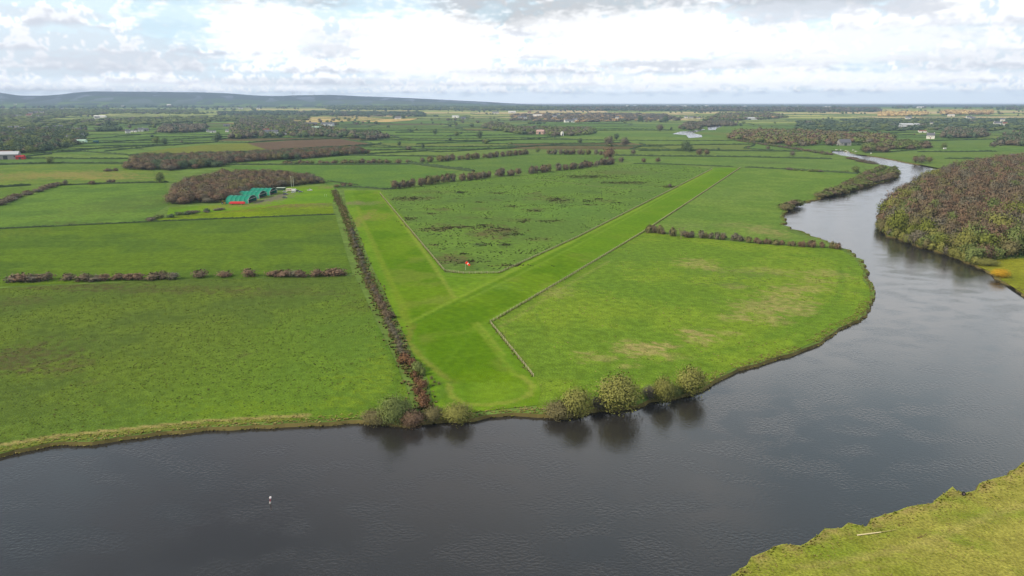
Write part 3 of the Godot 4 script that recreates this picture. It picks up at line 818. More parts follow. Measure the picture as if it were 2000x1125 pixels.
	var bog_spots := [[-50.5, -475.7, 13.5, 10.1, mud, 0.7], [-11.5, -461.9, 18.0, 26.9, mud, 0.75], [-32.5, -483.9, 24.0, 8.4, rush, 0.7], [-5.0, -471.7, 13.4, 12.0, rush, 0.6], [0.0, -456.3, 9.7, 7.5, tone(70, 84, 56), 0.8], [-32.8, -382.1, 10.9, 16.0, mud, 0.75], [-24.0, -373.0, 10.7, 7.6, tone(84, 86, 56), 0.7], [39.5, -626.0, 13.2, 24.1, mud, 0.65], [27.0, -510.3, 10.8, 7.0, rush, 0.6], [17.1, -438.3, 6.8, 6.9, mud, 0.55], [9.1, -515.0, 5.1, 7.1, rush, 0.6], [-18.0, -421.6, 6.6, 6.4, tone(74, 92, 56), 0.8], [-28.2, -394.5, 5.1, 2.8, tone(74, 92, 56), 0.8], [-73.3, -519.8, 7.3, 12.0, rush, 0.6], [-73.1, -492.4, 3.5, 6.5, rush, 0.6], [-4.5, -421.6, 4.8, 8.0, tone(74, 88, 52), 0.7], [-24.2, -527.1, 22.3, 7.4, rush, 0.4], [-89.2, -636.5, 22.3, 17.8, mud, 0.55], [-67.1, -686.1, 28.8, 16.4, rush, 0.4], [123.1, -886.4, 49.3, 33.9, mud, 0.45], [87.1, -835.4, 34.9, 24.1, rush, 0.5], [117.9, -768.7, 32.1, 15.4, rush, 0.6], [157.9, -729.7, 10.2, 13.9, rush, 0.6], [0.0, -515.0, 18.2, 9.4, rush, 0.4], [19.9, -566.7, 15.9, 11.3, rush, 0.35], [2.6, -363.1, 15.6, 4.8, tone(110, 118, 60), 0.6], [39.9, -566.7, 47.8, 57.2, tone(100, 140, 62), 0.4], [-22.7, -647.3, 40.8, 36.8, tone(84, 112, 62), 0.4], [155.9, -936.4, 39.0, 45.3, tone(108, 124, 74), 0.4], [-51.8, -560.0, 4.3, 4.4, tone(72, 92, 54), 0.4873504622242507], [-13.9, -675.4, 8.2, 8.1, rush, 0.5567179197560684], [-21.7, -688.0, 9.4, 7.8, tone(72, 92, 54), 0.39835890450481], [-18.5, -490.8, 8.1, 6.1, rush, 0.5611973065991921], [-27.3, -613.8, 5.4, 6.4, mud, 0.5601156698544429], [-67.2, -449.5, 4.3, 4.8, rush, 0.453486510782933], [23.2, -658.4, 6.2, 10.3, rush, 0.37026886501595746], [17.4, -561.1, 7.8, 7.1, rush, 0.5993197185430281], [-52.3, -617.3, 8.4, 6.4, tone(72, 92, 54), 0.4589810836071943], [29.3, -648.9, 6.3, 10.2, mud, 0.40721736005969117], [62.9, -657.0, 6.4, 6.7, tone(72, 92, 54), 0.3564190198533445], [-26.8, -457.1, 4.3, 4.7, tone(72, 92, 54), 0.35454688132332685], [-10.7, -478.6, 5.2, 6.0, mud, 0.5200109295880939], [-45.4, -420.3, 4.0, 3.0, mud, 0.5904534056017262], [-47.7, -681.6, 5.3, 10.9, tone(72, 92, 54), 0.599296315555152], [17.9, -645.5, 11.1, 6.1, rush, 0.36381765629560014], [-48.2, -635.2, 3.9, 7.9, rush, 0.43035823888636476], [-60.2, -571.4, 10.4, 7.1, rush, 0.46944049075576055], [-48.5, -683.1, 7.4, 7.6, tone(72, 92, 54), 0.5577617798293377], [-12.2, -627.4, 5.4, 6.3, rush, 0.4542836790340198], [-32.3, -451.8, 4.4, 3.1, mud, 0.45074051648891567], [84.8, -613.1, 9.2, 7.4, rush, 0.45752689132638513], [86.3, -608.4, 4.7, 6.3, tone(72, 92, 54), 0.5498761648325203], [42.7, -589.5, 8.2, 7.7, tone(72, 92, 54), 0.4346326535992323], [-10.4, -482.1, 4.4, 5.1, rush, 0.36113599239811256], [62.4, -595.9, 8.4, 5.0, rush, 0.5219631843924332], [-1.0, -587.1, 6.2, 8.2, rush, 0.5805904983668448], [-69.9, -641.3, 10.1, 9.6, rush, 0.4876520992320046], [63.9, -619.1, 6.1, 9.5, tone(72, 92, 54), 0.5788087113320988], [-17.7, -521.3, 3.7, 5.6, tone(72, 92, 54), 0.5020312871301785], [-48.1, -455.3, 5.6, 2.8, tone(72, 92, 54), 0.5568903689733421], [-59.8, -546.9, 8.5, 5.2, rush, 0.5396779173736497], [74.7, -687.7, 11.8, 11.1, tone(72, 92, 54), 0.4781186621628433], [6.9, -505.0, 3.3, 6.4, rush, 0.5092342337636379], [92.8, -686.0, 8.7, 8.4, rush, 0.3940877353897788], [-53.0, -567.4, 7.1, 8.1, mud, 0.39217695818387366], [20.3, -672.9, 10.4, 9.5, mud, 0.3689210819466311], [-24.4, -572.3, 8.8, 8.6, mud, 0.3504231253205488], [-47.7, -495.8, 8.5, 5.9, mud, 0.4264126012786046], [85.2, -622.7, 7.0, 5.8, mud, 0.4405448887234478], [23.8, -679.8, 5.0, 10.9, rush, 0.4213415721467012], [75.4, -624.1, 8.8, 9.7, rush, 0.45063686155841176], [75.4, -635.2, 6.2, 6.9, rush, 0.5009423349427059], [22.6, -673.1, 6.8, 10.8, rush, 0.3896164361059693], [20.0, -570.8, 10.0, 7.6, rush, 0.3930052646464781], [18.2, -633.9, 9.8, 8.8, mud, 0.4515278527159959]]
	var bog_tracks := [[pts([-8.7, -835.4, 49.2, -784.4, 91.1, -725.1, 131.8, -698.7]), 2.5, tone(120, 128, 84), 0.5], [pts([101.1, -763.6, 131.4, -753.6, 151.8, -725.1]), 2.0, tone(84, 92, 60), 0.6]]
	sheet("rushy_pasture", pts([-123.7, -694.5, -92.8, -739.1, -8.7, -829.4, 150.3, -1009.4, 213.4, -1027.1, 254.6, -936.4, 41.7, -452.5, -7.5, -346.9, -23.7, -346.9, -33.2, -350.2, -66.8, -471.7]), 0.1, 2.2, mats.rough, func(p: Vector2) -> Color:
		var c := grassy(p, tone(96, 126, 60), tone(104, 136, 60), 0.17)
		c = spots(p, c, bog_spots)
		c = tracks(p, c, bog_tracks)
		return c)
	var airfield_spots := [[-123.5, -602.8, 16.9, 16.0, tone(122, 124, 84), 0.7], [-100.3, -527.1, 14.9, 19.7, tone(132, 134, 60), 0.6], [-132.5, -609.3, 10.3, 13.1, tone(130, 122, 92), 0.7], [-107.2, -515.0, 5.1, 62.1, tone(140, 130, 76), 0.6], [-36.9, -251.6, 1.8, 14.6, tone(128, 122, 58), 0.6], [-43.5, -271.2, 2.0, 23.9, tone(126, 140, 44), 0.5], [-18.3, -204.0, 5.2, 2.9, tone(104, 116, 50), 0.5], [-6.9, -320.1, 11.6, 11.5, tone(104, 138, 50), 0.6], [-20.6, -196.0, 3.5, 9.2, tone(84, 116, 44), 0.5]]  # the last patch is the hedge's cast shadow, painted into the grass
	var airfield_tracks := [[pts([-117.5, -658.5, -66.3, -467.7, -38.5, -358.3, -24.4, -300.4]), 1.2, tone(144, 156, 66), 0.5], [pts([-38.6, -264.4, -23.8, -297.9, 0, -350.2, 40.8, -441.8, 115.4, -609.3, 253.9, -928.9]), 1.1, tone(134, 160, 54), 0.6], [pts([-37.1, -261.7, -22.4, -293.8, 0.7, -344.7, 40.9, -433.1]), 1.0, tone(88, 126, 26), 0.65], [pts([-20.3, -293.8, 0.5, -337.2, 41.7, -428.1, 251.9, -914.3]), 0.8, tone(130, 160, 60), 0.4], [pts([-30.8, -342.5, -19.5, -338.2, -6.1, -340.3, 2.6, -363.1]), 1.0, tone(124, 150, 60), 0.5], [pts([-18.6, -201.1, -16.7, -191.9, -13.4, -187.2, -7.7, -186.1, 0, -188.2, 4.9, -193.4, 6, -201.1, 3.1, -207.8]), 1.0, tone(150, 156, 72), 0.55], [pts([-14.6, -263, -8.9, -243.4, -4, -226.3, 1.5, -207.8]), 1.0, tone(132, 152, 52), 0.45], [pts([-13.1, -264.4, -7.2, -244.5, -2.5, -227.3]), 0.7, tone(146, 160, 64), 0.5], [pts([-17.5, -251.6, -11.5, -263, -4, -276.9, 18.5, -320.1]), 0.7, tone(126, 152, 44), 0.4], [pts([-123.9, -584.2, -106.1, -515, -81, -421.6, -59.2, -340.3, -46.5, -293.8, -37.8, -257.8]), 1.6, tone(124, 144, 46), 0.6], [pts([-71.7, -388.9, -53.1, -320.1, -40, -274.7]), 0.8, tone(120, 148, 36), 0.4], [pts([-35.2, -238.9, -27.9, -221.4, -19, -205.2]), 1.2, tone(132, 136, 60), 0.6], [pts([-28.9, -245.7, -18.5, -251.6, -9.4, -257.8]), 0.6, tone(118, 150, 40), 0.35], [pts([-19.9, -224.3, -8.5, -229.3, 0, -229.3]), 0.6, tone(112, 148, 36), 0.3], [pts([-22.3, -214.8, -13.2, -257.8, -2.1, -285.9]), 0.6, tone(112, 150, 40), 0.25]]
	sheet("airfield_grass", pts([-160.1, -698.7, -125.9, -698.7, -93.1, -581.2, -32.4, -346.9, -6.2, -346.9, 41.2, -447.1, 260.7, -951.7, 291.7, -951.7, 85.1, -465.8, -8.3, -263.7, 6.8, -206.9, 8.3, -197.2, 7, -186.1, -13, -180.7, -20.5, -180.7, -25.2, -206.1, -31.5, -224.3, -48.8, -285.9, -74.7, -375.6, -100.5, -471.7, -135.7, -596.5]), 0.14, 1.15, mats.mown, func(p: Vector2) -> Color:
		var c := grassy(p, tone(100, 138, 36), tone(112, 146, 38), 0.12)
		var e := p + Vector2(nz.small.get_noise_2dv(p), nz.small.get_noise_2d(p.y, p.x)) * 2.4
		if Geometry2D.is_point_in_polygon(e, strip_a) or Geometry2D.is_point_in_polygon(e, strip_b):
			c = grassy(p, tone(90, 128, 20), tone(104, 138, 26), 0.12)
			c *= 1.0 + 0.09 * sin((p - strip_b[0]).dot(Vector2(-0.55, -0.83).rotated(PI / 2)) * 1.1) * (0.5 + float(nz.mid.get_noise_2dv(p))) if Geometry2D.is_point_in_polygon(e, strip_b) else 1.0
			c = c.lerp(tone(124, 138, 56), 0.5 * smooth(0.15, 0.5, nz.patch.get_noise_2dv(p)))
			if Geometry2D.is_point_in_polygon(p, strip_far): c = c.lerp(tone(102, 140, 26), 0.6)
		c = spots(p, c, airfield_spots)
		c = tracks(p, c, airfield_tracks)
		return c)
	var bend_spots := [[42.8, -231.9, 10.3, 9.4, straw, 0.85], [52.4, -237.2, 5.2, 5.5, straw, 0.85], [65.2, -250.4, 5.9, 8.4, straw, 0.85], [66.1, -242.8, 7.1, 4.6, straw, 0.5], [97.7, -285.9, 12.5, 13.9, straw, 0.6], [114.5, -297.9, 13.0, 16.7, straw, 0.65], [127.6, -315.4, 16.0, 11.1, straw, 0.6], [142.6, -329.9, 11.9, 8.1, straw, 0.5], [101.7, -320.1, 6.9, 5.7, straw, 0.55], [95.2, -369.2, 10.6, 15.0, straw, 0.6], [99.9, -357.1, 7.7, 5.9, straw, 0.55], [126.1, -351.4, 20.2, 9.1, straw, 0.45], [154.1, -345.8, 9.9, 11.0, straw, 0.55], [29.9, -224.3, 8.3, 4.9, straw, 0.5], [97.7, -267.7, 9.8, 8.2, straw, 0.6], [87.0, -271.2, 7.9, 5.6, straw, 0.55], [25.4, -229.3, 5.1, 3.1, straw, 0.55], [113.5, -278.3, 10.1, 7.3, straw, 0.5], [37.1, -217.1, 4.8, 2.8, straw, 0.5], [18.0, -310.9, 9.0, 12.6, straw, 0.45], [54.8, -224.3, 6.6, 3.9, straw, 0.3], [77.5, -251.6, 5.5, 3.6, straw, 0.5], [109.3, -345.8, 19.9, 13.2, tone(96, 124, 62), 0.5], [98.4, -325.0, 14.1, 7.8, tone(92, 120, 58), 0.5], [55.6, -388.9, 25.0, 27.7, tone(100, 134, 56), 0.45], [41.6, -320.1, 27.7, 19.1, tone(100, 138, 46), 0.4], [64.0, -293.8, 32.0, 16.3, tone(102, 138, 48), 0.35]]
	var bend_tracks := [[pts([-6.7, -261.7, 4.2, -285.9, 23.6, -327.9, 49, -380.8, 81.9, -452.5]), 0.7, tone(100, 128, 44), 0.6], [pts([-4.7, -257.8, 6.1, -281.3, 25.7, -324, 51.1, -375.6]), 0.7, tone(146, 152, 84), 0.6], [pts([12.5, -285.9, 9.3, -276.9, 10.1, -267, 11.7, -257.8, 8.9, -252.8]), 0.6, tone(100, 132, 44), 0.6], [pts([-3, -251.6, 0, -236.7, 5, -224.3, 9.9, -213.9]), 0.7, tone(104, 138, 40), 0.55], [pts([-1.9, -257.8, -2.7, -248.6, 1.7, -229.3, 6.4, -214.8]), 0.5, tone(140, 154, 66), 0.5], [pts([21.7, -208.2, 38.1, -213.9, 56.2, -223.3, 76.7, -236.7, 98.3, -252.8, 121, -276.9, 138.3, -302.1, 154.9, -335.1, 165.5, -363.1]), 0.8, tone(100, 136, 44), 0.55], [pts([21.8, -205.7, 38, -211.3, 55.9, -220.4, 76.5, -233.5, 98.3, -249.8, 121.4, -274, 139.3, -300.4, 156.8, -335.1, 167.6, -363.1]), 0.8, tone(100, 136, 44), 0.5]]
	sheet("riverside_pasture", pts([-8.3, -263, 85.5, -465.8, 108.3, -448.9, 139.5, -426.5, 185.9, -407.6, 183.1, -383.4, 173.1, -351.4, 163.8, -332, 160.4, -318.2, 151.2, -297.9, 142, -282.8, 130.9, -268.4, 119, -257.2, 105.8, -242.2, 94.7, -232.4, 81.3, -223.3, 68.9, -214.8, 58.8, -205.2, 54.9, -199.5, 43.5, -193.4, 34.2, -189.7, 21, -186.1, 8.3, -183.3, 6.7, -184.7, 7.8, -197.2, 6.5, -206.9]), 0.1, 1.4, mats.grass, func(p: Vector2) -> Color:
		var c := grassy(p, tone(112, 146, 50), tone(126, 156, 52), 0.15)
		c = spots(p, c, bend_spots)
		c = tracks(p, c, bend_tracks)
		return c)
	var bend_far_spots := [[163.7, -471.7, 13.4, 19.9, tone(160, 154, 100), 0.75], [153.2, -492.4, 13.9, 17.3, tone(146, 148, 92), 0.5], [166.9, -452.5, 9.6, 14.7, tone(158, 152, 96), 0.5], [118.3, -492.4, 17.4, 17.3, tone(124, 142, 78), 0.4], [195.8, -666.2, 55.9, 54.6, tone(124, 148, 78), 0.4]]
	var bend_far_tracks := []
	sheet("riverside_pasture", pts([87.2, -469.7, 292, -944, 355.4, -914.3, 406.5, -866.6, 308.8, -690.3, 275, -654.8, 240.6, -612.6, 214.3, -575.4, 194, -527.1, 181.6, -488.1, 178.4, -461.9, 182.6, -428.1, 186.1, -410.6, 140.5, -429.8, 109.1, -452.5]), 0.1, 2.5, mats.grass, func(p: Vector2) -> Color:
		var c := grassy(p, tone(106, 140, 62), tone(118, 148, 68), 0.11)
		c = spots(p, c, bend_far_spots)
		return c)
	var beyond_spots := [[175.4, -936.4, 39.0, 30.2, rush, 0.35], [358.7, -1036.2, 43.0, 27.6, rush, 0.3]]
	var beyond_tracks := []
	sheet("pasture", pts([160.2, -1159.3, 240.3, -1159.3, 477.4, -1104.7, 501, -1094.4, 455.4, -951.7, 413.1, -879.7, 305.2, -967.5, 270.5, -975.6, 168.5, -1027.1]), 0.1, 5.0, mats.grass, func(p: Vector2) -> Color:
		var c := grassy(p, tone(104, 136, 70), tone(114, 144, 74), 0.09)
		c = spots(p, c, beyond_spots)
		return c)
	var plough_spots := []
	var plough_tracks := []
	sheet("ploughed_field", pts([-555, -1557.5, -504.1, -1667.1, -400.5, -1740.4, -285.1, -1517.6, -337.9, -1443.5, -412.5, -1329.6, -436.3, -1329.6]), 0.25, 9.0, mats.grass, func(p: Vector2) -> Color:
		var c := grassy(p, tone(112, 96, 82), tone(118, 102, 86), 0.08)
		return c)
	var yellowfield_spots := []
	var yellowfield_tracks := []
	sheet("pale_field", pts([-618.7, -1194.7, -635.3, -1376.2, -618.7, -1498.4, -555, -1557.5, -429.7, -1314.8, -505.1, -1219.5]), 0.25, 9.0, mats.grass, func(p: Vector2) -> Color:
		var c := grassy(p, tone(120, 132, 64), tone(128, 138, 62), 0.07)
		return c)
	var stub1_spots := []
	var stub1_tracks := []
	sheet("stubble_field", pts([-1209.3, -3160, -1138.2, -4391.9, -914.3, -4469.5, -657, -4011.8, -738, -3602.8, -906.7, -3014.4]), 0.9, 60.0, mats.country, func(p: Vector2) -> Color:
		var c := grassy(p, tone(214, 192, 138), tone(190, 178, 112), 0.1)
		return c)
	var stub2_spots := []
	var stub2_tracks := []
	sheet("stubble_field", pts([-701, -3421.1, -647.6, -3904.9, -506.9, -4127.9, -492.8, -3608.5, -558.5, -3336.7]), 1.6, 60.0, mats.country, func(p: Vector2) -> Color:
		var c := grassy(p, tone(220, 196, 140), tone(206, 184, 122), 0.08)
		return c)
	var river_meadow_spots := []
	var river_meadow_tracks := []
	sheet("riverside_meadow", pts([557.1, -1232.2, 687.8, -1258.6, 829.4, -1272.2, 800.7, -1170.8, 667.1, -1036.2, 543.6, -921.6, 559.5, -1036.2, 579.1, -1147.9]), 0.2, 5.0, mats.grass, func(p: Vector2) -> Color:
		var c := grassy(p, tone(108, 136, 70), tone(116, 142, 72), 0.09)
		return c)
	var right_green_spots := []
	var right_green_tracks := []
	sheet("pasture", pts([835.3, -1498.4, 949.3, -1644, 1129.8, -1740.4, 1012.5, -1557.5, 892.9, -1409, 787, -1376.2]), 0.3, 8.0, mats.grass, func(p: Vector2) -> Color:
		var c := grassy(p, tone(104, 134, 70), tone(112, 140, 72), 0.07)
		return c)
	var far_bank_grass_spots := []
	var far_bank_grass_tracks := []
	sheet("bank_grass", pts([237, -364.3, 258.7, -380.8, 319.4, -388.9, 207.4, -214.8, 212.6, -269.8, 221.8, -306.4, 228.9, -331, 235.3, -352.5]), 0.1, 1.6, mats.grass, func(p: Vector2) -> Color:
		var c := grassy(p, tone(134, 144, 48), tone(148, 154, 52), 0.13)
		return c)
	var bank_tracks := [[pts([50.9, -113.8, 61, -116, 72.1, -119.7, 82, -123.6, 90.9, -128.6, 105.5, -135.2]), 0.9, tone(176, 164, 100), 0.5], [pts([57.3, -111.6, 70.3, -116, 82.8, -121.6]), 0.6, tone(170, 160, 96), 0.35]]
	sheet("near_bank_grass_ground", Geometry2D.offset_polygon(Geometry2D.clip_polygons(near_poly, pts([-200, -60, 900, -60, 900, 200, -200, 200]))[0], -0.4)[0], .05, 1.2, mats.grass, func(p: Vector2) -> Color:
		var c := grassy(p, tone(146, 156, 66), tone(164, 164, 84), .16)
		c = c.lerp(tone(132, 152, 52), 0.7 * smooth(0.05, 0.4, nz.patch.get_noise_2dv(p * 2.0)))
		c = c.lerp(tone(168, 146, 100), 0.65 * smooth(4.5, 1.0, to_line(p, shore_south)) * smooth(-0.3, 0.2, nz.small.get_noise_2dv(p)))
		return tracks(p, c, bank_tracks))

# ---------------------------------------------------------------- the country beyond
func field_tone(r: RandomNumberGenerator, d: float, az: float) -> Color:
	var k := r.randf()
	var lit := smooth(3300, 4300, d + az * 18.0) * smooth(9500, 7000, d)  # sunlight on the distant band is put into its pale crop colours
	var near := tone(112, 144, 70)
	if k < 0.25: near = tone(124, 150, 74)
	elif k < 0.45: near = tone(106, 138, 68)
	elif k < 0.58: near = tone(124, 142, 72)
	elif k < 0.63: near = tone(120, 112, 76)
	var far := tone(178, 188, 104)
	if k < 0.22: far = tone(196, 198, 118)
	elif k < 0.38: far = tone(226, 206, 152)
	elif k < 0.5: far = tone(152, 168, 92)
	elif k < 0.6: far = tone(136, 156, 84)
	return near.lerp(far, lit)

func build_country() -> void:
	var r := rng(77)
	var cells := []
	var bands := [[900.0, 1700.0, 300.0, 150.0], [1700.0, 2900.0, 320.0, 170.0], [2900.0, 5000.0, 420.0, 230.0], [5000.0, 9000.0, 620.0, 400.0], [9000.0, 14200.0, 1100.0, 800.0]]
	for b in bands:
		var todo := []
		var half: float = b[1] * 0.95 + 300
		var x := -half
		while x < half:
			todo.append(Rect2(x, b[0], minf(1600.0, half - x), b[1] - b[0]))
			x += 1600.0
		while todo:
			var q: Rect2 = todo.pop_back()
			var f := r.randf_range(0.36, 0.64)
			if q.size.x > b[2] * 1.5 and (q.size.x / b[2] > q.size.y / b[3] or q.size.y < b[3] * 1.4):
				todo.append(Rect2(q.position, Vector2(q.size.x * f, q.size.y)))
				todo.append(Rect2(q.position + Vector2(q.size.x * f, 0), Vector2(q.size.x * (1 - f), q.size.y)))
			elif q.size.y > b[3] * 1.4:
				todo.append(Rect2(q.position, Vector2(q.size.x, q.size.y * f)))
				todo.append(Rect2(q.position + Vector2(0, q.size.y * f), Vector2(q.size.x, q.size.y * (1 - f))))
			else: cells.append(q)
	var shift := func(u: float, w: float) -> Vector2:
		var n: float = nz.warp.get_noise_2d(u, w)
		var e: float = nz.warp.get_noise_2d(u + 900, w - 700)
		return Vector2(u + 90 * n, -(w - 90 * (sqrt(1 + pow(u / 800.0, 2)) - 1) * smooth(900, 1600, w) + 70 * e))
	var shore_keep := pts([117.4, -434.8, 217.8, -596.5, 480.7, -936.4, 485.3, -1170.8, 559.5, -1376.2, 636.5, -1479.6, 620.9, -1286.1, 590.3, -1094.4, 576.8, -967.5, 787.1, -1094.4, 1039.3, -936.4, 302, -257.8, 130.1, -363.1])
	var keep_out := []
	for k in [pts([-295.1, -285.9, -229.2, -317.3, -157.5, -334, -125.4, -335.1, -75.8, -342.5, -68.4, -320.1, -51.2, -264.4, -39.8, -229.3, -30.4, -198, -26.5, -180.7, -40.3, -177.7, -58.7, -176.4, -75.1, -173.9, -95.9, -168.2, -112.3, -163.6, -121.1, -158.2, -126, -154.9, -144.4, -150, -166.1, -145.1]), pts([-404.7, -438.3, -336.7, -475.7, -247.5, -508, -131.2, -539.7, -77.8, -346.9, -125.8, -336.1, -158, -335.1, -231.1, -320.1, -284.5, -302.1]), pts([-400.8, -471.7, -414.6, -590.3, -455.8, -739.1, -420.4, -753.6, -359.3, -763.6, -280.6, -596.5, -266.1, -539.7, -257.6, -510.3, -339.5, -479.8, -382.2, -448.9]), pts([-592.8, -707.3, -506.1, -725.1, -465, -753.6, -365.4, -795.2, -386, -847.6, -519.9, -1000.7, -681.8, -983.8, -804.8, -967.5]), pts([-507.7, -602.8, -423.1, -602.8, -442.1, -651, -458.6, -734.4, -500, -716.1, -582.3, -694.5]), pts([-253.3, -512.7, -250.1, -529.5, -223.9, -558.3, -199, -590.3, -191, -619.2, -153.6, -622.6, -134.2, -547.5, -248.6, -510.3]), pts([-273.6, -581.2, -234.5, -596.5, -214.5, -674, -222.7, -725.1, -181.6, -743.9, -168.4, -698.7, -149.6, -609.3, -185.2, -599.7, -222.9, -555.6, -253.1, -532]), pts([-384.5, -983.8, -138.6, -1000.7, -65.1, -893.2, -99.7, -795.2, -114.3, -711.7, -172.5, -716.1, -198.4, -773.8, -261.1, -853.8, -322.5, -893.2]), pts([-136.3, -1009.4, -107.6, -1036.2, 8.3, -1206.9, 59.5, -1232.2, 152.6, -1194.7, 154.8, -1054.9, -6, -860.2, -46.9, -900.2]), pts([-123.7, -694.5, -92.8, -739.1, -8.7, -829.4, 150.3, -1009.4, 213.4, -1027.1, 254.6, -936.4, 41.7, -452.5, -7.5, -346.9, -23.7, -346.9, -33.2, -350.2, -66.8, -471.7]), pts([-160.1, -698.7, -125.9, -698.7, -93.1, -581.2, -32.4, -346.9, -6.2, -346.9, 41.2, -447.1, 260.7, -951.7, 291.7, -951.7, 85.1, -465.8, -8.3, -263.7, 6.8, -206.9, 8.3, -197.2, 7, -186.1, -13, -180.7, -20.5, -180.7, -25.2, -206.1, -31.5, -224.3, -48.8, -285.9, -74.7, -375.6, -100.5, -471.7, -135.7, -596.5]), pts([-8.3, -263, 85.5, -465.8, 108.3, -448.9, 139.5, -426.5, 185.9, -407.6, 183.1, -383.4, 173.1, -351.4, 163.8, -332, 160.4, -318.2, 151.2, -297.9, 142, -282.8, 130.9, -268.4, 119, -257.2, 105.8, -242.2, 94.7, -232.4, 81.3, -223.3, 68.9, -214.8, 58.8, -205.2, 54.9, -199.5, 43.5, -193.4, 34.2, -189.7, 21, -186.1, 8.3, -183.3, 6.7, -184.7, 7.8, -197.2, 6.5, -206.9]), pts([87.2, -469.7, 292, -944, 355.4, -914.3, 406.5, -866.6, 308.8, -690.3, 275, -654.8, 240.6, -612.6, 214.3, -575.4, 194, -527.1, 181.6, -488.1, 178.4, -461.9, 182.6, -428.1, 186.1, -410.6, 140.5, -429.8, 109.1, -452.5]), pts([160.2, -1159.3, 240.3, -1159.3, 477.4, -1104.7, 501, -1094.4, 455.4, -951.7, 413.1, -879.7, 305.2, -967.5, 270.5, -975.6, 168.5, -1027.1]), pts([-555, -1557.5, -504.1, -1667.1, -400.5, -1740.4, -285.1, -1517.6, -337.9, -1443.5, -412.5, -1329.6, -436.3, -1329.6]), pts([-618.7, -1194.7, -635.3, -1376.2, -618.7, -1498.4, -555, -1557.5, -429.7, -1314.8, -505.1, -1219.5]), pts([557.1, -1232.2, 687.8, -1258.6, 829.4, -1272.2, 800.7, -1170.8, 667.1, -1036.2, 543.6, -921.6, 559.5, -1036.2, 579.1, -1147.9]), pts([835.3, -1498.4, 949.3, -1644, 1129.8, -1740.4, 1012.5, -1557.5, 892.9, -1409, 787, -1376.2]), pts([237, -364.3, 258.7, -380.8, 319.4, -388.9, 207.4, -214.8, 212.6, -269.8, 221.8, -306.4, 228.9, -331, 235.3, -352.5]), shore_keep, pts([324.6, -1557.5, 473.6, -2229.5, 605.6, -2564.5, 854.4, -3248, 946.1, -3329, 647.5, -2271.9, 459.1, -1740.4, 402.8, -1557.5])]: keep_out.append(k)
	var blocked := func(p: Vector2) -> bool:
		for k in keep_out:
			if Geometry2D.is_point_in_polygon(p, k): return true
		return false
	var v := PackedVector3Array()
	var uv := PackedVector2Array()
	var col := PackedColorArray()
	var idx := PackedInt32Array()
	var far_hedges := Shape.new()
	var shown := 0
	var hedge_trees := []
	var plain_hedges := []
	for q in cells:
		var mid: Vector2 = shift.call(q.position.x + q.size.x / 2, q.position.y + q.size.y / 2)
		var d := mid.length()
		if absf(mid.x) > d * 0.78 + 60: continue
		var near := d < 3000
		if near:
			var bad := false
			for s in [[0.5, 0.5], [0, 0], [1, 0], [0, 1], [1, 1], [0.5, 0], [0.5, 1]]:
				var p: Vector2 = shift.call(q.position.x + q.size.x * s[0], q.position.y + q.size.y * s[1])
				if blocked.call(p): bad = true
			if bad and blocked.call(mid): continue
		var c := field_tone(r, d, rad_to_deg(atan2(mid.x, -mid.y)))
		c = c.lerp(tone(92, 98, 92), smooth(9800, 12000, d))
		var first := v.size()
		var nu := clampi(int(q.size.x / 90), 2, 12)
		var nv := clampi(int(q.size.y / 90), 2, 10)
		for j in nv + 1:
			for i in nu + 1:
				var p: Vector2 = shift.call(q.position.x + q.size.x * i / nu, q.position.y + q.size.y * j / nv)
				v.append(Vector3(p.x, land(p.x, p.y) + 0.06, p.y))
				uv.append(p)
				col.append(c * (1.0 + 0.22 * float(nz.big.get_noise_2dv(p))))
		for j in nv:
			for i in nu:
				var k := first + j * (nu + 1) + i
				idx.append_array([k, k + nu + 1, k + nu + 2, k, k + nu + 2, k + 1])
		# a hedge along the near side and one along the left side
		for side in 2:
			if r.randf() < 0.16: continue
			var line := PackedVector2Array()
			var n := 5
			var ok := true
			for i in n + 1:
				var t := float(i) / n
				var p: Vector2 = shift.call(q.position.x + (q.size.x * t if side == 0 else 0.0), q.position.y + (0.0 if side == 0 else q.size.y * t))
				if blocked.call(p): ok = false
				line.append(p)
			if not ok: continue
			if d < 2600 and shown < 190:
				shown += 1
				plain_hedges.append([line, r.randf_range(1.8, 2.6), d, side])
			elif d < 5600:
				hedge_shape(far_hedges, line, 3.6, r.randf_range(1.8, 3.0), 60.0 if d < 5000 else 140.0, r, false)
			for k in 3:
				if r.randf() < (0.28 if d < 3600 else 0.16):
					var p := line[r.randi() % (n + 1)].lerp(line[r.randi() % (n + 1)], r.randf())
					hedge_trees.append([p, r.randf_range(5, 10)])
	plain_hedges.sort_custom(func(a, b): return a[0][2].x / -a[0][2].y < b[0][2].x / -b[0][2].y)
	var nums := {}
	for k in plain_hedges:
		var where: String = "%s %s of the plain" % ["hedge across the" if k[3] == 0 else "hedge running away through the", "nearest pastures" if k[2] < 1500 else ("middle pastures" if k[2] < 2050 else "farther pastures")]
		nums[where] = nums.get(where, 0) + 1
		hedge("dark %s, %s from the left" % [where, nth(nums[where])], k[0], 2.8, k[1] * 0.95, "hedge", "hedges of the far plain", 500 + nums[where])
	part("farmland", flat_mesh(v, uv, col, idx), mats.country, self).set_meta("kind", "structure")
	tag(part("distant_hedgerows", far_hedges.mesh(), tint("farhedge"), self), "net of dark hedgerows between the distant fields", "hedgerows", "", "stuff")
	# earth under and beyond the fields, out to the skyline
	var gv := PackedVector3Array()
	var guv := PackedVector2Array()
	var gc := PackedColorArray()
	var gi := PackedInt32Array()
	var rings := [2900.0, 3600.0, 4600.0, 5800.0, 7200.0, 9000.0, 9800.0, 10600.0, 11400.0, 12000.0, 12600.0, 13100.0, 13500.0, 13800.0, 14200.0]
	var wide := 170
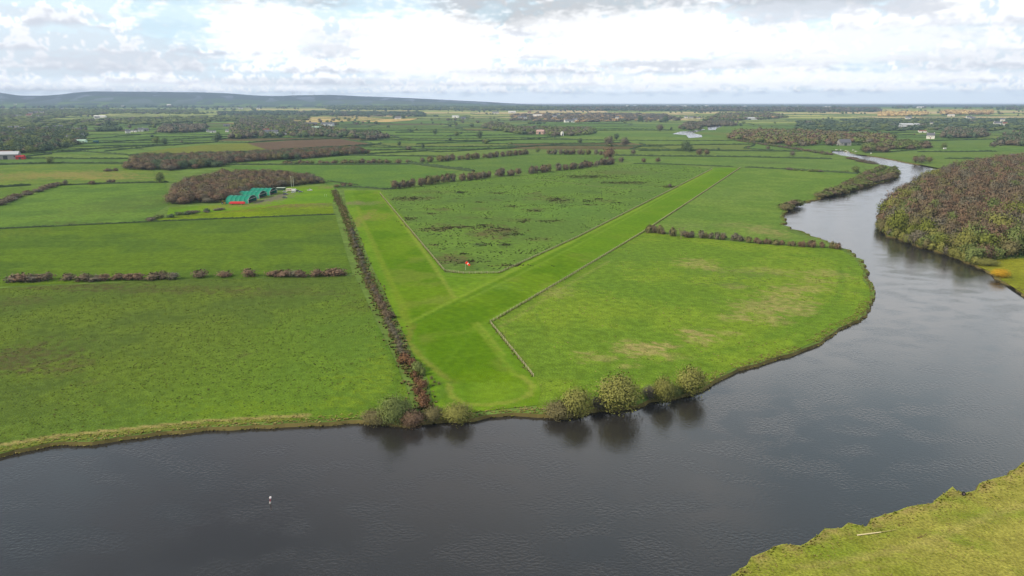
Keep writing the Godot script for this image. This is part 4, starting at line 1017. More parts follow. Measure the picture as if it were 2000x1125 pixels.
	for j in rings.size():
		for i in wide + 1:
			var a := deg_to_rad(-58.0 + 116.0 * i / wide)
			var d: float = rings[j]
			var p := Vector2(sin(a), -cos(a)) * d
			var y := land(p.x, p.y) - 1.2
			if d > 13900: y = land(p.x / d * 13800, p.y / d * 13800) - (d - 13800) * 0.012 + float(nz.big.get_noise_2d(a * 900, 3)) * 6
			elif d > 9500: y += float(nz.big.get_noise_2d(a * 3000, d * 0.05)) * 7.0
			gv.append(Vector3(p.x, y, p.y))
			guv.append(p)
			gc.append((1.0 + 0.5 * float(nz.big.get_noise_2d(p.x * 0.12, p.y * 0.05)) * smooth(13500, 11000, d)) * tone(88, 106, 66).lerp(tone(140, 147, 162), smooth(9500, 12500, d)))  # blue-grey distance haze is put into the hill colour as well
	for j in rings.size() - 1:
		for i in wide:
			var k := j * (wide + 1) + i
			gi.append_array([k, k + wide + 1, k + wide + 2, k, k + wide + 2, k + 1])
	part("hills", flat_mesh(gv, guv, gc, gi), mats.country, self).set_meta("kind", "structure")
	# trees in those hedges, and the distant woods
	var looks := ["dark", "olive", "greybrown"]
	var lists := [[], [], []]
	for t in hedge_trees:
		var p: Vector2 = t[0]
		if blocked.call(p) or hides_house(p): continue
		var s: float = t[1]
		lists[r.randi() % 3].append(Transform3D(Basis.from_euler(Vector3(0, r.randf() * TAU, 0)) * Basis.from_scale(Vector3(s, s * r.randf_range(0.7, 1.1), s)), Vector3(p.x, land(p.x, p.y), p.y)))
	for i in 3:
		scatter("hedgerow_trees", ["small dark trees dotted along the far hedges", "small olive trees dotted along the far hedges", "small grey-brown trees dotted along the far hedges"][i], "trees", meshes["far%d" % i], tint(looks[i]), lists[i])
	var clumps := {}
	for look in ["dark", "greybrown", "olive"]: clumps[look] = []
	for i in 16000:
		var d := 2600.0 + 6900.0 * pow(r.randf(), 0.8)
		var a := deg_to_rad(r.randf_range(-40, 40))
		var p := Vector2(sin(a), -cos(a)) * d
		var n: float = nz.warp.get_noise_2d(p.x * 0.55, p.y * 1.1 + 5000) + 0.4 * float(nz.big.get_noise_2d(p.x * 0.2, p.y * 0.4))
		if n < 0.36 + 0.1 * smooth(3300, 4200, d) * smooth(7600, 6600, d) or hides_house(p): continue
		var s := r.randf_range(9, 15) * (1.0 + 0.9 * smooth(5000, 9000, d))
		clumps[["dark", "dark", "greybrown", "olive"][r.randi() % 4]].append(Transform3D(Basis.from_scale(Vector3(s * 1.2, s, s * 1.2)), Vector3(p.x, land(p.x, p.y) - 0.5, p.y)))
	for look in clumps:
		scatter("far_trees", {"dark": "dark copses scattered over the distant plain", "greybrown": "bare grey copses scattered over the distant plain", "olive": "olive green copses scattered over the distant plain"}[look], "trees", meshes.far1, tint(look), clumps[look])
	mass("dark mixed wood around the left hamlet", pts([-802.3, -1094.4, -799.4, -1232.2, -825, -1344.8, -866.2, -1498.4, -1160.5, -2038.8, -1380.2, -2316, -1649.8, -2564.3, -1589.9, -2188.6]), 13, 7, 14, ["olive", "dark", "dark", "olive", "greybrown", "olive", "dark"], 300)
	mass("grey wood around the long farm left of centre", pts([-657.6, -1740.4, -558.4, -1848.8, -475.4, -2038.8, -369.4, -1793, -606.1, -2459.1, -975.7, -3245.4, -1295.4, -3579.6, -956.6, -2564.5]), 14, 9, 16, ["dark", "greybrown", "dark", "olive", "greybrown"], 301)
	mass("line of tall trees behind the ploughed field", pts([-521.7, -1766.3, -456.9, -1848.8, -325.3, -1690.9, -295.5, -1793, -363.5, -2038.8, -503.4, -2038.8]), 13, 9, 13, ["olive", "dark", "greybrown"], 302)
	mass("dark wood left of the far farm", pts([-1214.9, -2188.6, -1183, -2271.9, -1296.4, -2459.1, -1395.4, -2564.5]), 14, 10, 15, ["dark"], 303)
	mass("dark wood above the yellow-green field", pts([-964.8, -2038.8, -900, -2188.6, -1090.8, -2679.4, -1274.9, -2740.7]), 15, 11, 15, ["dark", "greybrown"], 304)
	mass("grey wood around the white silo", pts([-105.3, -2564.5, 14, -2038.8, 114.2, -1848.8, 230.7, -2038.8, 258.8, -2361.8, 151.5, -2459.1, 17.6, -2564.5, -89, -3255.3]), 14, 8, 12, ["dark", "greybrown", "olive"], 305)
	mass("dark wood strip left of the far river", pts([525.7, -2361.8, 591.5, -2271.9, 844.1, -2805, 979.4, -3413.8, 718.4, -3091.3]), 14, 9, 13, ["dark", "greybrown"], 306)
	mass("autumn wood along the far right bank", pts([502.2, -1740.4, 528.8, -1537.3, 543.5, -1409, 601.7, -1409, 704, -1599.6, 753.7, -1479.6, 917.3, -1793, 894.9, -2038.8, 750, -2188.6, 660, -2188.6]), 13, 9, 13, ["brown", "greybrown", "olive", "redbrown", "olivebrown"], 307)
	mass("trees behind the boathouse on the far bank", pts([586.8, -1232.2, 674.2, -1286.1, 805.6, -1409, 869, -1599.6, 720.5, -1517.6]), 12, 7, 11, ["greybrown", "brown", "olive"], 308)
	mass("dark copse behind the white house on the right", pts([1013, -1766.3, 1138.9, -1793, 1379.9, -2188.6, 1323.1, -2271.9]), 13, 11, 15, ["dark", "dark", "greybrown"], 309)
	mass("brown copse at the right edge", pts([886.6, -1376.2, 965.8, -1461.3, 1090.5, -1376.2, 1608, -2038.8, 1398.2, -2038.8, 1147.8, -1740.4]), 12, 10, 13, ["brown", "greybrown", "dark"], 310)
	mass("golden sunlit plantation on the right horizon, left of the two", pts([2119, -4346, 2505, -4536.6, 2798.7, -5059.4, 2504.7, -5120.8]), 22, 16, 20, ["gold", "russet", "gold"], 311)
	mass("golden sunlit plantation on the right horizon, right of the two", pts([2652.2, -4643.5, 3003.7, -4709.1, 3360.8, -5261.2, 3054.7, -5339.9]), 22, 18, 22, ["gold", "gold", "russet"], 312)
	mass("russet wood behind the far river bend", pts([933.2, -3596.4, 1127.1, -3588.2, 1539.4, -4179, 1785.5, -5241.8, 1358, -4981.9]), 24, 12, 16, ["russet", "brown", "olive"], 313)
	mass("dark tree line of the far valley, right", pts([444.9, -6536.8, 1276.2, -6249.7, 1956.9, -5747.9, 2744.6, -5598.4, 3257.9, -6651, 2543, -7478.4, 1638.7, -8033.1, 568.3, -8357.4]), 40, 16, 24, ["dark", "dark", "greybrown"], 314)
	mass("dark tree line of the far valley, centre", pts([-1702.4, -6950.8, -444.9, -6536.8, 444.9, -6536.8, 568.3, -8357.4, -612.6, -9010.5, -2318.9, -9479.1]), 40, 14, 22, ["dark", "dark", "olive"], 315)
	mass("broken tree belt in the sunlit middle distance", pts([-1805.4, -4646.3, -1331.7, -4438.3, -1125.1, -4583.7, -520.3, -4488.1, -698, -5694.4, -1789.1, -5972.7, -2214, -5704.6]), 34, 10, 15, ["olive", "greybrown", "dark"], 316, 0.1)
	mass("broken tree belt of the far left plain", pts([-2595.2, -3455.1, -2050.6, -3192.6, -2538.1, -4278.2, -2637.3, -5094, -2003.5, -4900, -2642.8, -6263.4, -3955.1, -6459.4, -4337.9, -5794.6]), 36, 10, 15, ["dark", "greybrown", "olive"], 317, 0.1)
	mass("scattered trees of the far right plain", pts([783, -2038.8, 1089.6, -2271.9, 1494.3, -2271.9, 1608, -2038.8, 2954, -3764.3, 2260.7, -3680, 1783.5, -3732.6, 1301, -3401.3]), 30, 8, 12, ["dark", "greybrown", "olive", "dark"], 318, 0.1)
	mass("scattered trees round the far village", pts([0, -3613, 266.9, -3254.8, 615.6, -3606, 811.3, -3600.6, 1024.6, -5011.7, 547.2, -5354.5, 0, -5050.9]), 30, 8, 13, ["olive", "dark", "russet", "greybrown"], 319, 0.1)
	mass("scattered trees of the left plain", pts([-1683.6, -2459.1, -1612.3, -2677.9, -1405.2, -2935.9, -1278.2, -3402.3, -981.8, -3594.5, -1282.7, -4704.2, -1972.5, -4130.8, -2174.3, -3182.2]), 34, 8, 13, ["dark", "greybrown", "olive"], 320, 0.1)

func hides_house(p: Vector2) -> bool:
	for q in house_spots:
		if p.distance_squared_to(Geometry2D.get_closest_point_to_segment(p, q, q * 0.95)) < 324.0: return true
	for q in open_water:
		if p.distance_squared_to(Geometry2D.get_closest_point_to_segment(p, q, q * 0.86)) < 900.0: return true
	return false

func mass(label: String, poly: PackedVector2Array, gap: float, low: float, high: float, looks: Array, seed_: int, thin := -0.06) -> void:
	var r := rng(seed_)
	var lo := poly[0]
	var hi := poly[0]
	for p in poly:
		lo = lo.min(p)
		hi = hi.max(p)
	var by := {}
	var z := lo.y
	while z < hi.y:
		var x := lo.x
		while x < hi.x:
			var p := Vector2(x, z) + Vector2(r.randf() - 0.5, r.randf() - 0.5) * gap * 1.1
			x += gap
			if not Geometry2D.is_point_in_polygon(p, poly): continue
			var n: float = nz.mid.get_noise_2dv(p * 0.35)
			if n < thin or hides_house(p): continue
			var look: String = looks[clampi(int((n * 1.4 + 0.5 + r.randf_range(-0.25, 0.25)) * looks.size()), 0, looks.size() - 1)]
			if not by.has(look): by[look] = []
			var s := r.randf_range(low, high)
			by[look].append(Transform3D(Basis.from_euler(Vector3(0, r.randf() * TAU, 0)) * Basis.from_scale(Vector3(gap * r.randf_range(0.95, 1.35), s, gap * r.randf_range(0.95, 1.35))), Vector3(p.x, land(p.x, p.y) - 0.3, p.y)))
		z += gap
	var k := 0
	for look in by:
		var words: String = {"dark": "dark trees", "olive": "olive trees", "brown": "brown trees", "greybrown": "grey bare trees", "redbrown": "reddish trees", "olivebrown": "olive-brown trees", "gold": "golden trees", "russet": "russet trees"}[look]
		scatter("distant_wood", words + " of the " + label, "wood", meshes["far%d" % (k % 3)] if poly[0].length() > 1500 else meshes["bush%d" % (k % 4)], tint(look), by[look])
		k += 1

# ---------------------------------------------------------------- trees and bushes
func row(label: String, group: String, line: PackedVector2Array, gap: float, low: float, high: float, looks: Array, jitter: float, seed_: int, count := 0) -> int:
	var r := rng(seed_)
	var p := along(line, gap)
	for i in p.size():
		if r.randf() < 0.08: continue
		var s := r.randf_range(low, high)
		var q := p[i] + Vector2(r.randfn(), r.randfn()) * jitter
		var look: String = looks[r.randi() % looks.size()]
		count += 1
		bush(Vector3(q.x, land(q.x, q.y) - 0.1, q.y), s, maxf(gap * r.randf_range(1.0, 1.5), s * 0.8), look, "bush%d" % (r.randi() % 4), "%s %s, %s from the left" % [WORDS[look], label, nth(count)], group, r.randf() * TAU)
	return count

func belt(label: String, line: PackedVector2Array, gap: float, low: float, high: float, looks: Array, jitter: float, seed_: int) -> void:
	var r := rng(seed_)
	var by := {}
	for p in along(line, gap):
		var look: String = looks[r.randi() % looks.size()]
		if not by.has(look): by[look] = []
		var q := p + Vector2(r.randfn(), r.randfn()) * jitter
		var s := r.randf_range(low, high)
		by[look].append(upright(q, maxf(gap * r.randf_range(1.0, 1.5), s * 0.8), s, r, land(q.x, q.y) - 0.1))
	for look in by: scatter("bush_belt", "%s bushes of %s" % [WORDS[look], label], "bushes", meshes["bush%d" % (r.randi() % 4)], tint(look), by[look])

func wood(label: String, group: String, poly: PackedVector2Array, gap: float, low: float, high: float, looks: Array, most: int, seed_: int, rim := []) -> void:
	var r := rng(seed_)
	var lo := poly[0]
	var hi := poly[0]
	for p in poly:
		lo = lo.min(p)
		hi = hi.max(p)
	var found := []
	var z := lo.y
	while z < hi.y:
		var x := lo.x
		while x < hi.x:
			var p := Vector2(x, z) + Vector2(r.randf() - 0.5, r.randf() - 0.5) * gap * 0.9
			x += gap
			if Geometry2D.is_point_in_polygon(p, poly): found.append(p)
		z += gap
	var edge := poly.duplicate()
	edge.append(poly[0])
	# those that show largest: near the camera, in view and at the open edges
	var rank := func(p: Vector2) -> float: return p.length() + (4000.0 if absf(p.x) > -p.y * 0.72 else 0.0) + minf(to_line(p, edge), 40.0) * 6.0
	found.sort_custom(func(a, b): return rank.call(a) < rank.call(b))
	var shown := found.slice(0, most)
	shown.sort_custom(func(a, b): return a.x / -a.y < b.x / -b.y)
	found = shown + found.slice(most)
	var rest := {}
	for i in found.size():
		var p: Vector2 = found[i]
		var n: float = nz.mid.get_noise_2dv(p * 0.6)
		var look: String = looks[clampi(int((n * 1.3 + 0.5 + r.randf_range(-0.35, 0.35)) * looks.size()), 0, looks.size() - 1)]
		if rim and to_line(p, edge) < gap * 1.6 and p.y > lo.y * 0.75 and r.randf() < 0.8: look = rim[r.randi() % rim.size()]
		var s := r.randf_range(low, high) * (0.72 if to_line(p, edge) < gap * 0.6 else 1.0)
		var w := gap * r.randf_range(0.85, 1.5)
		if i < most:
			tree(Vector3(p.x, land(p.x, p.y), p.y), s, w, look, r.randi() % 5, "%s %s %s, %s from the left" % [WORDS[look], label, "at its edge" if to_line(p, edge) < gap else "behind its edge", nth(i + 1)], group, r.randf() * TAU)
		elif absf(p.x) < -p.y * 0.85 + 40:
			if not rest.has(look): rest[look] = []
			rest[look].append(Transform3D(Basis.from_euler(Vector3(0, r.randf() * TAU, 0)) * Basis.from_scale(Vector3(w, s, w)), Vector3(p.x, land(p.x, p.y), p.y)))
	var k := 0
	for look in rest:
		scatter("wood", {"brown": "brown", "redbrown": "reddish", "greybrown": "grey bare", "olivebrown": "olive-brown", "olive": "olive green", "dark": "dark", "willow": "grey-green", "lime": "yellow-green"}[look] + " trees deeper in the " + group.trim_prefix("trees of the "), "wood", meshes["crown%d" % (k % 5)], tint(look), rest[look])
		k += 1

func build_plants() -> void:
	var count := 0
	hedge("low dark hedge along the far edge of the rough left pasture", pts([-763.6, -983.8, -693.2, -1000.7, -632.9, -1027.1, -528.8, -1018.2]), 3, 2.2, "hedge", "", 1)
	hedge("dark low hedge at the left edge beyond the brown bushy hedge", pts([-543.4, -707.3, -506.1, -725.1, -487.7, -743.9]), 3, 2, "hedge", "", 2)
	hedge("straggling thin hedge with small gaps in front of the brown wood", pts([-457.6, -743.9, -423.1, -758.6, -361.3, -773.8]), 2.5, 1.3, "hedge", "", 3)
	hedge("thin dark field edge hedge between the two smooth left pastures", pts([-382.2, -448.9, -338.1, -477.7, -298.1, -490.3, -253.6, -505.7]), 1.6, 0.9, "hedge", "", 4)
	hedge("thin dark ditch edge hedge below the bright green strip by the hangars", pts([-251.1, -508, -202.6, -522.2, -131.8, -542.3]), 1.6, 0.8, "hedge", "", 5)
	hedge("trimmed dark hedge behind the yellow-green field", pts([-705.2, -1286.1, -695.8, -1443.5, -632.5, -1599.6, -560.1, -1578.3]), 3, 2.2, "hedge", "", 6)
	hedge("trimmed hedge along the near side of the yellow-green field", pts([-612.6, -1182.6, -505.1, -1219.5, -428.8, -1314.8]), 3, 2.2, "hedge", "", 7)
	hedge("trimmed hedge along the near side of the ploughed brown field", pts([-417.1, -1329.6, -349.4, -1409, -283.6, -1498.4]), 3, 2.2, "hedge", "", 8)
	hedge("dark hedge along the far side of the ploughed brown field", pts([-560.1, -1578.3, -511.2, -1690.9, -406.4, -1766.3, -288.7, -1537.3]), 3, 2.4, "hedge", "", 9)
	hedge("dark hedge running right from the corner of the ploughed field", pts([-285.1, -1517.6, -199.1, -1376.2, -131.6, -1272.2, -97.6, -1286.1]), 3, 2.2, "hedge", "", 10)
	hedge("short dark hedge at the right end of the long brown tree belt", pts([-234, -1219.5, -191, -1258.6, -141.7, -1300.3]), 3, 2.2, "hedge", "", 11)
	hedge("thick dark hedge slanting down behind the brown tree line", pts([-144.4, -1027.1, -100.6, -967.5, -64, -921.6, -46.9, -900.2]), 6, 3, "hedge", "", 12)
	hedge("straight dark hedge along the far side of the large green field behind the hangars", pts([-391.7, -1000.7, -263.4, -1000.7, -139.8, -1009.4]), 3, 2, "hedge", "", 13)
	hedge("long thin dark hedge running right towards the lone trees", pts([-100.2, -1286.1, 0, -1392.4, 104.4, -1517.6, 291.2, -1409]), 2.5, 2, "hedge", "", 14)
	hedge("dark hedge below the white silo", pts([-196.3, -1517.6, -110, -1599.6, 0, -1690.9, 128.3, -1908.1]), 2.5, 2, "hedge", "", 15)
	hedge("dark hedge crossing the pastures left of the white silo", pts([-339, -1644, -239.1, -1740.4, -146.9, -1644, 11.8, -1715.3]), 2.5, 2, "hedge", "", 16)
	hedge("straight dark hedge beyond the end of the long mown strip", pts([163.4, -1182.6, 241.5, -1165, 364.9, -1147.9, 477.4, -1104.7]), 3.5, 2.2, "hedge", "", 17)
	hedge("dark hedge running left from the dark tree clump beyond the mown strip", pts([213.7, -1443.5, 325.9, -1479.6, 496, -1517.6]), 3, 2.2, "hedge", "", 18)
	hedge("dark hedge through the middle of the far pastures left of the river", pts([221.5, -1300.3, 358.7, -1300.3, 503, -1286.1]), 3, 2.2, "hedge", "", 19)
	hedge("patchy low hedge at the far end of the long mown strip", pts([167.1, -1018.2, 228.8, -1000.7, 289.7, -967.5]), 2, 1.2, "hedge", "", 20)
	hedge("patchy dark hedge from the mown strip to the riverside bushes", pts([302.7, -959.5, 348, -928.9, 381.2, -900.2, 406.5, -866.6]), 2.5, 1.6, "hedge", "", 21)
	hedge("dark hedge across the meadow on the far river bank", pts([695.1, -1272.2, 763.5, -1272.2, 839.2, -1286.1]), 3, 2.2, "hedge", "", 22)
	hedge("short dark hedge in the meadow left of the brown wood", pts([651.5, -1115.2, 702, -1104.7]), 3, 2.2, "hedge", "", 23)
	hedge("dark hedge along the field above the far meadow", pts([592.9, -1245.3, 649.4, -1272.2, 724.1, -1329.6]), 3, 2, "hedge", "", 24)
	hedge("dark hedge below the white house on the right", pts([869.6, -1621.5, 951, -1667.1, 1129.8, -1740.4]), 3, 2.2, "hedge", "", 25)
	hedge("dark ditch line behind the apron and the top of the left mown strip", pts([-174.6, -725.1, -151.8, -725.1, -123.5, -707.3, -114.3, -711.7]), 3, 1.4, "hedge", "", 26)
	hedge("low dark hedge between the brown wood and the green pasture behind", pts([-196.7, -784.4, -155.7, -743.9]), 2, 1, "hedge", "", 27)
	hedge("dark hedge far left under the farm sheds", pts([-799.4, -1232.2, -745.1, -1286.1, -618.7, -1194.7]), 3, 2.2, "hedge", "", 28)
	hedge("dark hedge left of the yellow-green field rising to the right", pts([-781.1, -1272.2, -758.6, -1376.2, -701.2, -1498.4]), 3, 2.4, "hedge", "", 29)
	hedge("dark hedge above the yellow-green field", pts([-777.8, -1715.3, -736.1, -1848.8, -680.9, -1908.1]), 3, 2.2, "hedge", "", 30)
	hedge("dark hedge below the pale green roofed sheds", pts([-951.9, -1537.3, -867.8, -1557.5, -836.9, -1740.4]), 3, 2.2, "hedge", "", 31)
	count = row("leafless shrub between the two left pastures", "shrubs between the left pastures", pts([-232.3, -328.9, -208.6, -333]), 5.3, 2.6, 4.2, ["redbrown", "brown", "redbrown", "greybrown"], 0.6, 41, 0)
	count = row("leafless shrub between the two left pastures", "shrubs between the left pastures", pts([-200.3, -331, -159.2, -335.1]), 5.3, 2.6, 4.2, ["redbrown", "brown", "redbrown", "greybrown"], 0.6, 42, count)
	count = row("leafless shrub between the two left pastures", "shrubs between the left pastures", pts([-148, -337.2, -136.7, -339.3]), 5.4, 2.6, 4.2, ["redbrown", "brown", "redbrown", "greybrown"], 0.6, 43, count)
	count = row("leafless shrub between the two left pastures", "shrubs between the left pastures", pts([-124.4, -340.3, -103.1, -341.4]), 5.4, 2.6, 4.2, ["redbrown", "brown", "redbrown", "greybrown"], 0.6, 44, count)
	count = row("leafless shrub between the two left pastures", "shrubs between the left pastures", pts([-100.1, -339.3, -76.6, -343.6]), 5.4, 2.6, 4.2, ["redbrown", "brown", "redbrown", "greybrown"], 0.6, 45, count)
	count = row("bush of the slanting left hedge", "bushes of the slanting left hedge", pts([-418.4, -561.1, -418.8, -596.5, -437.3, -643.7, -443.5, -682.1, -460.7, -743.9]), 7.7, 2.6, 4, ["brown", "greybrown", "brown"], 1.2, 46, 0)
	count = row("shrub in the rough corner below the hangars", "shrubs below the hangars", pts([-257.2, -510.3, -256.7, -519.8, -251.2, -532, -239, -547.5, -226.1, -563.9]), 4.1, 1.6, 3.2, ["olive", "greybrown", "dark"], 2, 47, 0)
	count = row("tall bush of the crossing hedge near the strip", "bushes of the crossing hedge", pts([87.1, -461.9, 94.2, -458.1, 105.1, -448.9]), 3.2, 3.2, 5.6, ["greybrown", "brown", "olivebrown", "greybrown"], 1.2, 48, 0)
	count = row("tall bush of the crossing hedge near the strip", "bushes of the crossing hedge", pts([107.2, -447.1, 125, -440, 135.9, -434.8]), 3.1, 3.2, 5.6, ["greybrown", "brown", "olivebrown", "greybrown"], 1.2, 49, count)
	count = row("bush of the crossing hedge near the river", "river end of the crossing hedge", pts([141, -426.5, 160.8, -418.4, 176.1, -412.2, 185.9, -407.6]), 2.6, 2.8, 4.4, ["brown", "olivebrown", "redbrown", "brown"], 0.8, 50, 0)
	count = row("bush at the water below the right wood", "waterside bushes below the right wood", pts([247.1, -486, 239.9, -465.8, 237.3, -450.7, 237, -421.6, 239.4, -404.6, 238.4, -383.4, 238, -368]), 3.3, 3.2, 5.6, ["olive", "willow", "olivebrown", "greybrown", "willow"], 0.8, 51, 0)
	count = row("bush at the water of the far bend", "waterside bushes at the far bend", pts([213.2, -566.7, 235.7, -599.7]), 7.6, 3, 5.5, ["olive", "olivebrown", "brown", "olive"], 1.5, 52, 0)
	count = row("bush at the water of the far bend", "waterside bushes at the far bend", pts([275.7, -651, 307, -686.1, 372.6, -763.6, 423.9, -823.5, 459.5, -879.7]), 9.6, 3, 5.5, ["olive", "olivebrown", "brown", "olive"], 1.5, 53, count)
	count = row("low bush on the spit", "bushes on the spit", pts([515.2, -1125.9, 499.3, -1045.5, 495.7, -1000.7]), 10.1, 2.2, 3.4, ["brown", "greybrown"], 2, 54, 0)
	count = row("tree-height bush right of the ditch", "bushes of the belt behind the rough field", pts([-113.3, -711.7, -96.3, -734.4]), 4.4, 6.5, 9.5, ["brown", "greybrown", "brown", "olivebrown"], 3, 55, 0)
	count = row("tree-height bush right of the ditch", "bushes of the belt behind the rough field", pts([-91.9, -748.7, -75, -768.7, -55, -789.7, -8.8, -841.4]), 4.7, 6.5, 9.5, ["brown", "greybrown", "brown", "olivebrown"], 3, 56, count)
	count = row("tree-height bush right of the ditch", "bushes of the belt behind the rough field", pts([-4.7, -841.4, 30.6, -879.7, 77.9, -936.4, 154.2, -1036.2]), 5.5, 6.5, 9.5, ["brown", "greybrown", "brown", "olivebrown"], 3, 57, count)
	count = row("small bush beyond the long strip", "small bushes beyond the long strip", pts([344.8, -928.9, 355.4, -914.3, 372.2, -893.2]), 5.7, 2, 3.5, ["olive", "greybrown"], 2, 58, 0)
	count = row("small bush beyond the long strip", "small bushes beyond the long strip", pts([394, -886.4, 410.6, -879.7]), 5.5, 2, 3.5, ["olive", "greybrown"], 2, 59, count)
	count = row("small bush in the far left strip field", "small bushes in the strip field", pts([-433.4, -748.7, -430.9, -753.6]), 4.2, 3, 4, ["brown", "greybrown"], 1, 60, 0)
	count = row("small bush in the far left strip field", "small bushes in the strip field", pts([-493.7, -900.2, -488, -907.2]), 5.0, 3, 4, ["brown", "greybrown"], 1, 61, count)
	count = row("small bush in the far left strip field", "small bushes in the strip field", pts([-420.5, -768.7, -416.8, -768.7]), 4.3, 3, 4, ["brown", "greybrown"], 1, 62, count)
	count = row("bush at the end of the hangar track", "bushes at the track end", pts([-174.6, -725.1, -163, -729.7]), 5.1, 3, 5.5, ["greybrown", "olivebrown", "brown"], 2, 63, 0)
	count = row("bush at the end of the hangar track", "bushes at the track end", pts([-235.7, -768.7, -212.9, -763.6, -195.9, -763.6]), 5.3, 3, 5.5, ["greybrown", "olivebrown", "brown"], 2, 64, count)
	belt("the bank behind the waterside ones at the far bend", pts([288.5, -674, 323, -711.7, 392.8, -806.3, 452.5, -886.4, 482.1, -928.9]), 4.5, 3, 5.5, ["olive", "olivebrown", "brown", "olive"], 1.5, 65)
	belt("the bank behind the waterside ones at the far bend, second row", pts([324.5, -720.6, 403.7, -841.4, 474.7, -944]), 4.7, 3, 5.5, ["olive", "olivebrown", "brown", "olive"], 1.5, 66)
	belt("the distant left river bank", pts([504.1, -1667.1, 509.2, -1479.6, 513.3, -1329.6, 515.6, -1245.3, 513.1, -1194.7]), 5.5, 3.0, 5, ["brown", "greybrown", "olive"], 2, 67)
	belt("the upper tree belt in the middle pastures", pts([-125.5, -1036.2, -89.2, -1074.3, -31.4, -1136.8, 25.3, -1219.5]), 5.5, 6.5, 9.5, ["greybrown", "brown", "olivebrown"], 3, 68)
	belt("the upper tree belt in the middle pastures, right part", pts([60.8, -1206.9, 91.7, -1206.9, 125, -1206.9, 146.8, -1194.7]), 5.8, 6.5, 9.5, ["greybrown", "brown", "olivebrown"], 3, 69)
	belt("the thin line behind the hangar field", pts([-307.6, -1009.4, -253.8, -1018.2, -199.1, -1027.1, -142.2, -1027.1]), 6.4, 4, 6.5, ["olivebrown", "brown", "olive"], 2, 70)
	tree(Vector3(143.8, 0.0, -1094.4), 18.2, 17.3, "redbrown", 0, "tall russet tree at the right end of the tree belt", "", 0.00)
	tree(Vector3(-368.6, 0.0, -768.7), 10.8, 10.2, "olive", 1, "round dark green tree alone left of the brown wood", "", 1.30)
	tree(Vector3(-76.4, 0.0, -1766.3), 17.0, 14.5, "dark", 2, "dark tree on the hedge in the middle pastures", "", 2.60)
	tree(Vector3(-206.2, 0.0, -2004.5), 13.8, 11.7, "dark", 3, "small dark round tree on the hedge far left of the silo", "", 3.90)
	tree(Vector3(-141.4, 0.0, -1908.1), 11.8, 11.2, "olive", 4, "small pair of round trees in the far hedge", "", 5.20)
	tree(Vector3(-221.3, 0.0, -1461.3), 9.1, 7.7, "dark", 0, "small dark tree below the ploughed field corner", "", 0.22)
	tree(Vector3(-165.0, 0.0, -1376.2), 8.5, 7.3, "dark", 1, "small dark tree near the slanting hedge", "", 1.52)
	tree(Vector3(140.7, 0.0, -1537.3), 11.6, 9.9, "dark", 2, "small dark tree on the hedge right of the silo", "", 2.82)
	tree(Vector3(191.1, 0.0, -1461.3), 18.1, 17.2, "greybrown", 3, "grey tree left of the clump in the middle pastures", "", 4.12)
	tree(Vector3(221.3, 0.0, -1461.3), 16.1, 15.3, "greybrown", 4, "grey tree right of the clump in the middle pastures", "", 5.42)
	tree(Vector3(240.4, 0.0, -1715.3), 14.2, 12.0, "dark", 0, "dark bushy tree behind the grey pair in the pastures", "", 0.44)
	tree(Vector3(301.6, 0.0, -1286.1), 17.8, 15.1, "dark", 1, "tall dark tree beyond the far end of the long strip", "", 1.74)
	tree(Vector3(301.3, 0.0, -1258.6), 12.2, 10.4, "dark", 2, "dark tree beside the tall dark one beyond the strip", "", 3.04)
	tree(Vector3(298.9, 0.0, -1182.6), 10.6, 10.1, "brown", 3, "wide brown tree beside the dark pair beyond the strip", "", 4.34)
	tree(Vector3(313.5, 0.0, -1194.7), 9.1, 8.6, "brown", 4, "low brown tree at the right of the dark clump", "", 5.64)
	tree(Vector3(43.4, 0.0, -1258.6), 8.7, 8.3, "olive", 0, "olive round tree in the gap of the upper belt", "", 0.66)
	tree(Vector3(197.5, 0.0, -1206.9), 8.4, 7.9, "greybrown", 1, "thin grey tree in the field edge beyond the rough field", "", 1.96)
	tree(Vector3(184.4, 0.0, -1036.2), 6.5, 6.2, "brown", 2, "small brown tree left of the two beyond the rough field", "", 3.26)
	tree(Vector3(204.4, 0.0, -1036.2), 7.2, 6.8, "brown", 3, "small brown tree right of the two beyond the rough field", "", 4.56)
	tree(Vector3(155.9, 0.0, -725.1), 3.6, 3.4, "greybrown", 4, "lone dark thorn bush beside the long mown strip", "", 5.86)
	tree(Vector3(458.3, 0.0, -1329.6), 7.3, 7.0, "greybrown", 0, "thin tree on the hedge left of the river", "", 0.88)
	tree(Vector3(443.2, 0.0, -1170.8), 8.1, 7.7, "greybrown", 1, "thin grey tree on the straight hedge near the river", "", 2.18)
	tree(Vector3(409.4, 0.0, -879.7), 8.6, 8.2, "olive", 2, "olive tree at the river end of the patchy hedge", "", 3.48)
	tree(Vector3(564.1, 0.0, -1018.2), 11.3, 10.7, "greybrown", 3, "grey tree clump on the meadow bank", "", 4.78)
	tree(Vector3(565.3, 0.0, -1036.2), 9.3, 8.9, "brown", 4, "brown bush clump on the meadow bank", "", 6.08)
	tree(Vector3(584.6, 0.0, -1036.2), 8.6, 8.2, "olivebrown", 0, "low tree right of the clump on the meadow bank", "", 1.10)
	tree(Vector3(800.3, 0.0, -1376.2), 10.4, 9.9, "olive", 1, "dark green tree in the far right field edge", "", 2.40)
	tree(Vector3(-690.5, 0.0, -1479.6), 14.3, 12.1, "dark", 2, "dark poplar-like tree above the yellow-green field", "", 3.70)
	tree(Vector3(-724.7, 0.0, -1517.6), 14.6, 13.9, "olive", 3, "round olive tree above the yellow-green field", "", 5.00)
	tree(Vector3(-639.9, 0.0, -1621.5), 20.1, 17.1, "dark", 4, "dark round tree at the corner of the yellow-green field", "", 0.02)
